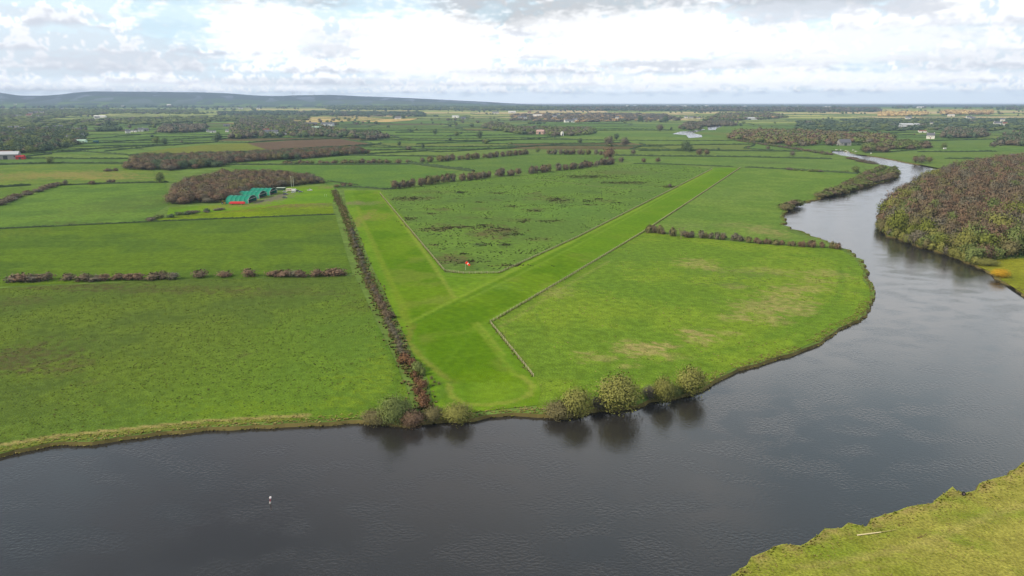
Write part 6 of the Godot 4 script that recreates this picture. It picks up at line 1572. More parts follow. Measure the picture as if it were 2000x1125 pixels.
func car(kind: String, at: Vector3, turn: float, paint: Color, label: String) -> void:
	var t := thing(kind, label, "car" if kind == "parked_car" else ("van" if kind == "van" else ("caravan" if kind == "caravan" else "pickup")), at + Vector3(0, 0.16, 0), turn, "")
	var pm := plain("paint_%d" % [paint.to_rgba32()], paint, 0.35, 0.0, 0.5)
	var glass := plain("car_glass", Color(0.02, 0.025, 0.03), 0.08, 0.0, 0.5)
	var s := Shape.new()
	if kind == "caravan":
		profile(s, [Vector2(-2.6, 0.45), Vector2(2.5, 0.45), Vector2(2.75, 1.2), Vector2(2.5, 2.45), Vector2(2.1, 2.7), Vector2(-2.2, 2.7), Vector2(-2.6, 2.4), Vector2(-2.7, 1.2)], [1.1, 1.1, 1.1, 1.1, 1.0, 1.0, 1.1, 1.1])
		part("body", s.mesh(), pm, t)
		for x in [-1.5, 0.1, 1.6]:
			s = Shape.new()
			s.box(Vector3(x, 1.75, 0), Vector3(0.9, 0.6, 2.24))
			part("window", s.mesh(), glass, t)
		s = Shape.new()
		s.bar(Vector3(2.6, 0.5, 0), Vector3(3.7, 0.5, 0), 0.06, 0.05, 6)
		part("tow_bar", s.mesh(), plain("galvanised", tone(168, 172, 172), 0.5, 0.3), t)
		wheels(t, [Vector3(-0.2, 0.33, 1.0), Vector3(-0.2, 0.33, -1.0)], 0.33, 0.2)
		return
	if kind == "van":
		profile(s, [Vector2(-2.5, 0.35), Vector2(2.5, 0.35), Vector2(2.55, 0.95), Vector2(1.9, 1.25), Vector2(1.35, 2.2), Vector2(1.1, 2.35), Vector2(-2.4, 2.35), Vector2(-2.5, 2.1)], [0.95, 0.95, 0.95, 0.95, 0.85, 0.82, 0.85, 0.92])
		part("body", s.mesh(), pm, t)
		s = Shape.new()
		s.quad(Vector3(1.92, 1.3, 0.86), Vector3(1.92, 1.3, -0.86), Vector3(1.42, 2.16, -0.78), Vector3(1.42, 2.16, 0.78))
		part("windscreen", s.mesh(), glass, t)
		for z in [-1, 1]:
			s = Shape.new()
			s.box(Vector3(1.05, 1.65, z * 0.9), Vector3(0.8, 0.55, 0.04))
			part("window", s.mesh(), glass, t)
	elif kind == "pickup":
		profile(s, [Vector2(-2.4, 0.4), Vector2(2.4, 0.4), Vector2(2.45, 0.95), Vector2(1.2, 1.05), Vector2(0.75, 1.7), Vector2(-0.5, 1.72), Vector2(-0.65, 1.05), Vector2(-2.4, 1.05)], [0.9, 0.9, 0.9, 0.9, 0.75, 0.75, 0.9, 0.9])
		part("body", s.mesh(), pm, t)
		s = Shape.new()
		s.quad(Vector3(1.2, 1.1, 0.8), Vector3(1.2, 1.1, -0.8), Vector3(0.8, 1.66, -0.7), Vector3(0.8, 1.66, 0.7))
		part("windscreen", s.mesh(), glass, t)
		s = Shape.new()
		s.box(Vector3(0.1, 1.4, 0), Vector3(1.0, 0.42, 1.72))
		part("window", s.mesh(), glass, t)
		s = Shape.new()
		s.box(Vector3(-1.5, 1.056, 0), Vector3(1.5, 0.02, 1.4))
		part("load_bed", s.mesh(), plain("rubber", Color(0.02, 0.02, 0.02)), t)
	else:
		profile(s, [Vector2(-2.1, 0.3), Vector2(2.1, 0.3), Vector2(2.15, 0.75), Vector2(1.1, 0.92), Vector2(-1.95, 0.95), Vector2(-2.15, 0.7)], [0.88, 0.88, 0.85, 0.86, 0.86, 0.85])
		part("body", s.mesh(), pm, t)
		s = Shape.new()
		profile(s, [Vector2(1.1, 0.92), Vector2(0.4, 1.42), Vector2(-1.2, 1.44), Vector2(-1.9, 0.95)], [0.8, 0.66, 0.66, 0.8])
		part("glasshouse", s.mesh(), glass, t)
		s = Shape.new()
		s.box(Vector3(-0.4, 1.45, 0), Vector3(1.55, 0.06, 1.3))
		part("roof", s.mesh(), pm, t)
	for z in [-0.6, 0.6]:
		s = Shape.new()
		s.box(Vector3(2.3 if kind != "parked_car" else 2.08, 0.72, z), Vector3(0.3 if kind != "parked_car" else 0.14, 0.16, 0.34))
		part("headlight", s.mesh(), plain("lamp_glass", Color(0.7, 0.7, 0.7), 0.1), t)
	wheels(t, [Vector3(1.35, 0.32, 0.8), Vector3(1.35, 0.32, -0.8), Vector3(-1.35, 0.32, 0.8), Vector3(-1.35, 0.32, -0.8)], 0.33, 0.22)

func fence(label: String, line: PackedVector2Array) -> void:
	var t := thing("fence", label, "fence")
	var timber := plain("weathered_timber", tone(192, 186, 154), 0.9)
	var s := Shape.new()
	var p := along(line, 3.0)
	var r := rng(label.hash() % 999)
	for q in p: s.box(Vector3(q.x, 0.62, q.y), Vector3(0.16, 1.24 + r.randf() * 0.15, 0.16), Color.WHITE * r.randf_range(0.75, 1.0))
	var o := part("posts", s.mesh(), timber, t)
	o.set_meta("kind", "stuff")
	for y in [0.45, 0.8, 1.12]:
		s = Shape.new()
		for i in p.size() - 1:
			s.bar(Vector3(p[i].x, y, p[i].y), Vector3(p[i + 1].x, y, p[i + 1].y), 0.035, 0.035, 4)
		part("rail", s.mesh(), timber, t)

func build_airfield() -> void:
	hangar(Vector3(-217.9, 0, -602.8), 18.6, 21.0, 5.6, "nearest green arched hangar with a red trailer beside it")
	hangar(Vector3(-219.7, 0, -634.7), 18.6, 21.0, 5.6, "middle green arched hangar of the row of three")
	hangar(Vector3(-218.0, 0, -658.5), 18.6, 21.0, 5.6, "farthest green arched hangar next to the parked vehicles")
	var s := Shape.new()
	var red := plain("red_cover", tone(206, 62, 66), 0.7)
	var t := thing("covered_trailer", "long red covered trailer parked against the nearest green hangar", "trailer", Vector3(-224.7, 0.00, -596.5) + Vector3(0, 0.16, 0))
	profile(s, [Vector2(-6.0, 0.7), Vector2(6.0, 0.7), Vector2(6.5, 1.2), Vector2(6.3, 2.0), Vector2(5.6, 2.45), Vector2(-5.2, 2.5), Vector2(-6.2, 1.9), Vector2(-6.5, 1.2)], [1.1, 1.1, 1.15, 1.1, 0.8, 0.8, 1.1, 1.15])
	part("cover", s.mesh(), red, t)
	s = Shape.new()
	s.box(Vector3(0, 0.6, 0), Vector3(11.5, 0.18, 1.6))
	part("chassis", s.mesh(), plain("dark_steel", Color(0.05, 0.05, 0.055), 0.6), t)
	for x in [-5.0, -3.0, -1.0, 1.0, 3.0, 5.0]:
		s = Shape.new()
		s.bar(Vector3(x, 0.72, 1.17), Vector3(x, 2.4, 0.86), 0.05, 0.05, 4)
		part("strap", s.mesh(), plain("pale_strap", tone(222, 150, 146)), t)
	wheels(t, [Vector3(-4.2, 0.45, 0.9), Vector3(-4.2, 0.45, -0.9), Vector3(4.0, 0.45, 0.9), Vector3(4.0, 0.45, -0.9)], 0.45, 0.3)
	var yellow := plain("yellow_paint", tone(206, 168, 66), 0.5)
	t = thing("yellow_tractor", "small yellow tractor left of the nearest green hangar", "tractor", Vector3(-237.0, 0.00, -599.7) + Vector3(0, 0.16, 0), 0.3)
	s = Shape.new()
	profile(s, [Vector2(-0.9, 0.6), Vector2(1.7, 0.55), Vector2(1.75, 1.25), Vector2(0.3, 1.4), Vector2(-0.9, 1.3)], [0.4, 0.4, 0.38, 0.42, 0.42])
	part("bonnet", s.mesh(), yellow, t)
	s = Shape.new()
	s.box(Vector3(-0.6, 1.95, 0), Vector3(1.25, 1.1, 1.3), Color.WHITE, 0, 0.9)
	part("cab", s.mesh(), plain("car_glass", Color(0.02, 0.025, 0.03), 0.08), t)
	s = Shape.new()
	s.box(Vector3(-0.6, 2.54, 0), Vector3(1.4, 0.1, 1.45))
	part("cab_roof", s.mesh(), yellow, t)
	wheels(t, [Vector3(-0.9, 0.75, 0.75), Vector3(-0.9, 0.75, -0.75)], 0.75, 0.4)
	wheels(t, [Vector3(1.3, 0.45, 0.65), Vector3(1.3, 0.45, -0.65)], 0.45, 0.3)
	t = thing("low_shed", "low dark green shed with a pale flat roof behind the hangars", "shed", Vector3(-220.8, 0.00, -700.8))
	s = Shape.new()
	s.box(Vector3(0, 1.2, 0), Vector3(7.4, 2.4, 4))
	part("wall", s.mesh(), plain("dark_green_board", tone(58, 84, 66)), t)
	s = Shape.new()
	s.box(Vector3(0, 2.48, 0), Vector3(8, 0.16, 4.6))
	part("roof", s.mesh(), plain("pale_roof", tone(196, 210, 200)), t)
	s = Shape.new()
	s.box(Vector3(1.5, 1.0, 2.02), Vector3(1.0, 2.0, 0.06))
	part("door", s.mesh(), plain("dark_steel", Color(0.05, 0.05, 0.055), 0.6), t)
	car("caravan", Vector3(-210.1, 0.00, -690.3), 0.1, tone(216, 206, 184), "cream caravan beside the low dark green shed")
	car("van", Vector3(-204.8, 0.00, -690.3), 0.15, tone(232, 234, 238), "white van right of the cream caravan")
	car("parked_car", Vector3(-203.0, 0.00, -680.0), 0.35, tone(226, 228, 232), "white car in front of the white van")
	car("parked_car", Vector3(-201.1, 0.00, -688.2), 0.5, tone(60, 66, 70), "dark grey car at the nose of the white van")
	car("parked_car", Vector3(-196.9, 0.00, -682.1), 0.4, tone(120, 136, 128), "grey-green car right of the white van")
	car("pickup", Vector3(-191.7, 0.00, -694.5), 0.15, tone(214, 222, 210), "white pickup standing alone on the apron grass")
	car("parked_car", Vector3(-211.5, 0.00, -682.1), 0.3, tone(206, 206, 212), "silver car left of the cream caravan")
	car("parked_car", Vector3(-205.7, 0.00, -664.3), 0.2, tone(70, 66, 92), "dark blue car on the gravel below the silver one")
	car("parked_car", Vector3(-198.8, 0.00, -640.1), 0.25, tone(84, 104, 84), "dark green car at the lower edge of the gravel")
	for k in [[-217.9, -725.1, "left of two slender masts behind the white van", 11.0], [-217.9, -732.1, "right of two slender masts behind the white van", 10.0]]:
		t = thing("radio_mast", k[2], "mast", Vector3(k[0], 0, k[1]))
		s = Shape.new()
		s.bar(Vector3.ZERO, Vector3(0, k[3], 0), 0.22, 0.14, 6)
		part("pole", s.mesh(), plain("pale_mast", tone(186, 196, 180)), t)
		s = Shape.new()
		s.bar(Vector3(-0.8, k[3] - 0.5, 0), Vector3(0.8, k[3] - 0.5, 0), 0.06, 0.06, 4)
		part("cross_arm", s.mesh(), plain("pale_mast", tone(186, 196, 180)), t)
	for k in [[-289.2, -622.6, "pale dead tree stump pole left of the brown wood edge", 6.0], [-254.3, -626.0, "pale pole in front of the brown wood left of the hangars", 5.5]]:
		t = thing("wooden_pole", k[2], "pole", Vector3(k[0], 0, k[1]))
		s = Shape.new()
		s.bar(Vector3.ZERO, Vector3(0.1, k[3], 0), 0.3, 0.2, 6)
		part("pole", s.mesh(), plain("weathered_timber", tone(192, 186, 154), 0.9), t)
	for k in [[-166.8, -651.0, "left of two low white posts on the apron grass"], [-165.2, -651.0, "right of two low white posts on the apron grass"]]:
		t = thing("marker_post", k[2], "post", Vector3(k[0], 0.1, k[1]))
		s = Shape.new()
		s.box(Vector3(0, 1.0, 0), Vector3(0.22, 2.0, 0.22))
		part("post", s.mesh(), plain("pale_green_post", tone(150, 180, 130)), t)
		s = Shape.new()
		s.box(Vector3(0, 2.05, 0), Vector3(0.3, 0.1, 0.3))
		part("cap", s.mesh(), plain("white_paint", tone(226, 226, 224)), t)
	# windsock
	t = thing("windsock", "orange and white windsock on a pale pole by the two strips", "windsock", Vector3(-23.0, 0.00, -353.6))
	s = Shape.new()
	s.bar(Vector3.ZERO, Vector3(0, 4.3, 0), 0.08, 0.06, 8)
	part("pole", s.mesh(), plain("pale_mast", tone(186, 196, 180)), t)
	s = Shape.new()
	s.ring(Vector3(0.2, 4.2, 0), Vector3(0.75, -0.62, 0.2).normalized(), 0.72, 0.05)
	part("mouth_ring", s.mesh(), plain("galvanised", tone(168, 172, 172), 0.5, 0.3), t)
	var orange := plain("orange_cloth", tone(250, 62, 24), 0.8)
	var white := plain("white_cloth", tone(246, 226, 214), 0.8)
	var dir := Vector3(0.75, -0.62, 0.2).normalized()
	var from := Vector3(0.2, 4.2, 0)
	for k in 5:
		s = Shape.new()
		s.bar(from + dir * 0.52 * k, from + dir * 0.52 * (k + 1), 0.72 - 0.06 * k, 0.72 - 0.06 * (k + 1), 12)
		part("cloth_band", s.mesh(), white if k == 2 else orange, t)
	fence("timber fence from the bend corner along the right edge of the long strip", pts([-8.3, -263.7, 23.9, -332, 85.8, -467.7]))
	fence("timber fence along the upper right edge of the long strip beyond the bushes", pts([87.2, -471.7, 152.8, -622.6, 294.3, -951.7]))
	fence("short timber fence from the corner down towards the river", pts([-8.3, -263.7, 0, -232.4, 6.5, -207.4]))
	fence("timber fence along the right edge of the left strip", pts([-121.6, -674, -67.3, -475.7, -33.3, -351.4]))
	fence("timber fence along the rough field beside the long strip", pts([-33.3, -351.4, -23.6, -345.8, -6.2, -346.9, 41.2, -447.1, 251.4, -928.9]))

# ---------------------------------------------------------------- houses
func house(kind: String, at: Vector3, wide: float, wall: String, roof: String, turn: float, label: String, group := "") -> void:
	var key := kind + wall + roof
	var tones := {"white": [226, 226, 224], "cream": [214, 206, 184], "grey": [150, 150, 150], "pink": [190, 160, 152], "redwall": [176, 60, 62], "redroof": [170, 58, 60], "greyroof": [190, 196, 204], "rustroof": [130, 84, 72], "palegreen": [190, 220, 204], "tealwall": [50, 88, 92], "slate": [104, 106, 116]}
	var size := Vector3(12, 4.8, 8)
	var rise := 3.2
	if kind == "barn":
		size = Vector3(24, 4.6, 11)
		rise = 2.4
	elif kind == "shed":
		size = Vector3(14, 4.4, 11)
		rise = 2.2
	elif kind == "boathouse":
		size = Vector3(18, 4.2, 12)
		rise = 4.2
	var t: Node3D
	var cat: String = {"house": "house", "barn": "barn", "shed": "shed", "boathouse": "boathouse"}[kind]
	if meshes.has(key):
		t = meshes[key].duplicate()
		t.name = numbered("farm_" + kind if kind != "boathouse" else kind)
		add_child(t)
		for k in ["group"]:
			if t.has_meta(k): t.remove_meta(k)
	else:
		t = Node3D.new()
		t.name = numbered("farm_" + kind if kind != "boathouse" else kind)
		add_child(t)
		meshes[key] = t
		var wm := plain("wall_" + wall, tone(tones[wall][0], tones[wall][1], tones[wall][2]), 0.85)
		var rm := plain("roof_" + roof, tone(tones[roof][0], tones[roof][1], tones[roof][2]), 0.6)
		var dark := plain("window_glass", Color(0.03, 0.035, 0.04), 0.1)
		var x := size.x / 2
		var z := size.z / 2
		var y := size.y
		var s := Shape.new()
		s.box(Vector3(0, y / 2 - 0.5, 0), Vector3(size.x, y + 1, size.z))
		for e in [-1, 1]: s.tri(Vector3(e * (x - 0.002), y, -z), Vector3(e * (x - 0.002), y, z), Vector3(e * (x - 0.002), y + rise, 0))
		part("wall", s.mesh(), wm, t)
		s = Shape.new()
		for e in [-1, 1]:
			var a := Vector3(-x - 0.3, y - 0.12, e * (z + 0.4))
			var b := Vector3(x + 0.3, y - 0.12, e * (z + 0.4))
			var c := Vector3(x + 0.3, y + rise + 0.1, 0)
			var d := Vector3(-x - 0.3, y + rise + 0.1, 0)
			var up := Vector3(0, 0.22, 0)
			s.quad(a + up, b + up, c + up, d + up)
			s.quad(a, b, c, d)
			s.quad(a, b, b + up, a + up)
			s.quad(b, c, c + up, b + up)
			s.quad(a, d, d + up, a + up)
		var ro := part("roof", s.mesh(), rm, t)
		if kind == "house":
			for e in [-1, 1]:
				s = Shape.new()
				s.box(Vector3(e * (x - 1.0), y + rise + 0.5, 0), Vector3(0.8, 1.8, 0.8))
				part("chimney", s.mesh(), wm, ro)
		for e in ([-0.6, -0.2, 0.2, 0.6] if kind in ["house", "boathouse"] else [-0.7, 0.7]):
			s = Shape.new()
			s.box(Vector3(e * x, y * 0.62, z + 0.01), Vector3(1.1, 1.2, 0.06))
			part("window", s.mesh(), dark, t)
		s = Shape.new()
		s.box(Vector3(0, 1.2 if kind == "house" else 1.7, z + 0.012), Vector3(1.1 if kind == "house" else 4.0, 2.4 if kind == "house" else 3.4, 0.06))
		part("door", s.mesh(), plain("door_" + ("red" if kind == "house" else "dark"), tone(120, 60, 50) if kind == "house" else tone(70, 76, 78)), t)
	var k := wide / size.x
	t.position = at
	t.rotation.y = turn
	t.scale = Vector3(k, clampf(k * 1.15, 0.9, 1.8), clampf(k, 0.8, 1.8))
	tag(t, label, cat, group)

func build_houses() -> void:
	house("barn", Vector3(-753.2, 0.0, -1104.7), 33.6, "grey", "greyroof", 0.33, "long grey-roofed farm shed at the left edge of the plain")
	house("shed", Vector3(-732.5, 0.0, -1104.7), 10.7, "redwall", "redroof", 0.26, "red farm shed at the right end of the grey shed")
	house("barn", Vector3(-800.7, 0.0, -1170.8), 24.3, "grey", "rustroof", 0.11, "rusty brown roofed shed behind the grey shed")
	house("shed", Vector3(-930.6, 0.0, -1599.6), 11.0, "palegreen", "palegreen", 0.57, "left of two pale green roofed sheds")
	house("shed", Vector3(-918.5, 0.0, -1599.6), 8.8, "palegreen", "palegreen", -0.03, "right of two pale green roofed sheds")
	house("shed", Vector3(-870.0, 0.0, -1557.5), 9.6, "tealwall", "tealwall", 0.31, "dark teal shed right of the pale green sheds")
	house("house", Vector3(-1085.5, 0.0, -2111.1), 13.0, "white", "slate", 0.56, "white house beside a pale track left of the farm group")
	house("barn", Vector3(-1106.9, 0.0, -2188.6), 15.0, "white", "slate", -0.01, "large white house of the left farm group")
	house("house", Vector3(-1107.6, 0.0, -2229.5), 13.7, "white", "slate", 0.31, "white house right in the left farm group")
	house("shed", Vector3(-1112.9, 0.0, -2271.9), 15.6, "grey", "slate", 0.35, "grey shed of the left farm group")
	house("barn", Vector3(-2245.1, 6.9, -4093.7), 61.4, "white", "white", -0.02, "long white building in the sunlit left plain")
	house("house", Vector3(-2099.0, 4.6, -3797.0), 20.7, "white", "slate", 0.22, "small white house below the long white building")
	house("house", Vector3(-891.0, 0.0, -2188.6), 7.5, "white", "slate", 0.37, "small white gable by the centre-left wood")
	house("barn", Vector3(-860.3, 0.0, -2149.2), 16.2, "white", "slate", 0.19, "low white house by the centre-left wood")
	house("barn", Vector3(-1044.3, 0.0, -2740.8), 22.5, "grey", "slate", 0.38, "grey shed above the low white house")
	house("house", Vector3(-834.0, 0.0, -2188.6), 9.0, "white", "slate", -0.02, "white cottage left of the grey wood")
	house("house", Vector3(-1649.9, 0.0, -2459.1), 11.8, "white", "slate", 0.17, "white bungalow far left of the hamlet")
	house("house", Vector3(-1661.9, 0.0, -2510.7), 12.0, "cream", "slate", 0.08, "cream bungalow in the left hamlet")
	house("barn", Vector3(-1611.2, 0.0, -2459.1), 15.2, "white", "slate", 0.35, "long white bungalow in the left hamlet")
	house("house", Vector3(-1528.7, 0.0, -2459.1), 10.1, "white", "slate", 0.63, "white cottage above the dark hamlet wood")
	house("house", Vector3(-1533.1, 0.0, -2510.7), 12.0, "cream", "slate", 0.39, "cream house above the dark hamlet wood")
	house("house", Vector3(-1546.4, 0.0, -2564.5), 12.3, "white", "slate", 0.52, "white house at the right of the hamlet row")
	house("house", Vector3(-1330.8, 0.0, -2271.9), 10.9, "white", "slate", 0.24, "left white house of the pair beyond the hamlet wood")
	house("house", Vector3(-1342.1, 0.0, -2316.0), 11.1, "white", "slate", 0.49, "right white house of the pair beyond the hamlet wood")
	house("house", Vector3(-1108.2, 0.0, -1793.0), 8.6, "white", "slate", 0.05, "white house among the dark hamlet trees")
	house("barn", Vector3(-1080.0, 0.0, -1820.5), 13.7, "white", "slate", 0.18, "long pale house right of the hamlet trees")
	house("house", Vector3(-1080.2, 0.0, -1878.0), 6.4, "white", "slate", 0.44, "small white house beyond the pale green sheds")
	house("barn", Vector3(-2782.4, 10.0, -4232.6), 31.8, "white", "slate", 0.51, "long white building of the far left village")
	house("house", Vector3(-2728.5, 9.9, -4243.1), 26.0, "cream", "rustroof", 0.29, "cream house in the far left village")
	house("house", Vector3(-2618.6, 8.7, -4146.3), 14.1, "white", "slate", 0.05, "white gable at the right of the far left village")
	house("house", Vector3(-3014.9, 14.7, -4706.5), 22.5, "pink", "slate", 0.18, "pinkish house in the far left village")
	house("house", Vector3(-3152.8, 17.5, -4976.5), 27.1, "pink", "slate", 0.14, "pinkish house at the top of the far left village")
	house("house", Vector3(-3117.6, 17.4, -4985.2), 23.8, "cream", "slate", 0.18, "cream house at the right top of the far left village")
	house("barn", Vector3(-646.2, 0.0, -2004.5), 35.7, "white", "slate", 0.40, "long pale barn below the grey wood")
	house("barn", Vector3(-603.2, 0.0, -1971.3), 13.5, "white", "slate", -0.03, "white barn end below the grey wood")
	house("shed", Vector3(-720.0, 0.0, -2188.6), 18.0, "grey", "rustroof", 0.46, "brownish shed behind the long pale barn")
	house("barn", Vector3(-755.9, 0.0, -2805.0), 49.9, "rustroof", "slate", 0.42, "long brown barn beyond the pasture")
	house("barn", Vector3(-690.7, 0.0, -2805.0), 46.0, "greyroof", "slate", -0.17, "long grey barn beyond the pasture")
	house("barn", Vector3(-630.3, 0.0, -2409.5), 28.0, "palegreen", "palegreen", 0.07, "low pale green shed below the long barns")
	house("house", Vector3(-594.5, 2.4, -3906.5), 32.0, "white", "slate", 0.08, "white house between two dark trees on the far plain")
	house("barn", Vector3(-318.8, 4.1, -4248.2), 37.7, "white", "greyroof", -0.29, "white farm beyond the centre fields")
	house("shed", Vector3(-253.7, 2.3, -3913.6), 24.0, "grey", "slate", -0.01, "grey shed right of the white farm")
	house("barn", Vector3(54.9, 2.8, -4023.1), 46.7, "white", "slate", 0.28, "white house of the far village, left end")
	house("barn", Vector3(153.3, 5.7, -4496.2), 55.2, "white", "white", -0.29, "long white hall in the far village")
	house("house", Vector3(240.6, 4.1, -4249.5), 26.1, "white", "slate", 0.03, "white house right of the long hall")
	house("house", Vector3(292.0, 7.6, -4759.5), 22.7, "cream", "slate", -0.30, "cream house above the long hall")
	house("house", Vector3(124.3, 12.7, -5365.6), 25.6, "cream", "rustroof", 0.04, "cream house at the top of the far village")
	house("barn", Vector3(255.5, 0.4, -3339.6), 45.6, "white", "slate", 0.23, "grey and white farm below the far village")
	house("house", Vector3(295.5, 0.8, -3517.6), 19.2, "white", "slate", -0.26, "white house at the right of the grey and white farm")
	house("shed", Vector3(78.3, 0.0, -2038.8), 21.0, "pink", "pink", -0.37, "low pinkish shed in the grey wood")
	house("house", Vector3(561.6, 3.0, -4014.9), 16.4, "white", "slate", -0.37, "lone white cottage on the far pasture")
	house("house", Vector3(953.2, 3.9, -4109.3), 16.8, "white", "slate", -0.11, "white house by the dark wood beyond the far river")
	house("house", Vector3(930.1, 2.7, -3893.6), 21.3, "cream", "slate", -0.48, "cream house left by the far river")
	house("house", Vector3(966.8, 2.7, -3891.8), 15.9, "cream", "slate", -0.44, "cream house right by the far river")
	house("barn", Vector3(1196.4, 2.5, -3777.3), 72.2, "greyroof", "greyroof", -0.19, "long pale grey roofed shed beyond the far river")
	house("boathouse", Vector3(660.0, 0.0, -1479.6), 22.4, "grey", "slate", 0.04, "grey boathouse with a wide roof on the far bank")
	house("house", Vector3(2011.2, 4.4, -3807.4), 28.6, "white", "slate", -0.35, "white house pair below the left plantation")
	house("barn", Vector3(1420.7, 0.0, -2679.3), 62.3, "grey", "greyroof", -0.36, "row of long pale sheds on the right plain")
	house("barn", Vector3(1337.5, 0.0, -2564.5), 24.6, "grey", "greyroof", -0.19, "short pale shed left of the row on the right plain")
	house("house", Vector3(1677.8, 0.5, -2996.6), 12.3, "white", "slate", -0.59, "white house alone right of the pale sheds")
	house("barn", Vector3(1180.0, 0.0, -2149.2), 20.6, "white", "rustroof", -0.25, "white farm with a brown roof on the right")
	house("house", Vector3(991.2, 0.0, -1766.3), 17.0, "white", "slate", -0.54, "bright white house in front of the dark copse")
	house("barn", Vector3(2503.7, 9.2, -4284.3), 35.1, "cream", "white", -0.24, "cream shed below the right plantation")
	house("house", Vector3(2352.1, 5.8, -3864.3), 26.4, "white", "slate", -0.01, "white house on the right plain")
	house("shed", Vector3(2315.2, 5.2, -3769.3), 20.6, "grey", "slate", -0.64, "grey shed beside the white house on the right plain")
	house("house", Vector3(1849.3, 0.5, -2855.6), 23.4, "white", "slate", -0.31, "large white house at the right of the plain")
	house("house", Vector3(1877.8, 0.5, -2854.4), 15.6, "white", "rustroof", -0.27, "white house with a brown roof at the right of the plain")
	house("house", Vector3(2234.4, 3.1, -3415.2), 18.7, "white", "slate", -0.59, "small white house above the large one at the right")
	house("barn", Vector3(761.7, 0.0, -1115.2), 20.0, "grey", "slate", -0.52, "grey slate roof showing over the right wood")
	var r := rng(71)
	var count := 0
	for p in pts([-5698.7, -8649.7, -3880.4, -6481.5, -4405.6, -8529.1, -4092.6, -8990.4, -2565.8, -7117, -2460.5, -7308, -1957.2, -7995.1, -1925.5, -7999.1, -1519.6, -7447.1, -1339.6, -7431.8, -685.1, -7193.3, -624, -7166.3, -587.6, -7198.1, -117, -5365.6, 0, -5535.5, 1564.2, -10228.3, 1713, -10501.8, 1698.7, -9877.8, 1860.4, -10447.8, 1804.2, -9651.6, 1979, -10110, 2121.9, -10547.7, 2034.8, -9815.2, 2160.5, -10188.2, 2050.8, -9428, 2246.5, -10015.6, 2390, -10403.9, 2295.7, -9733.2, 2452, -10133.5, 2385.2, -9535, 2650.5, -10262.4, 2647.6, -9861, 2888, -10517.7, 3004.3, -9910.2, 2921.5, -9445.6, 3568.1, -9373.2, 3407.7, -8717.4, 3333.6, -8037.4, 3267.5, -7775.4, 4226.3, -7867.9, 4104.4, -7592.4, 4136.5, -7584.9]):
		count += 1
		house(["house", "barn"][r.randi() % 2], Vector3(p.x, land(p.x, p.y), p.y), r.randf_range(28, 55), "white", ["slate", "white"][r.randi() % 2], r.randf_range(-0.5, 0.5), "tiny white building near the far skyline, %s from the left" % nth(count), "tiny white buildings far away")

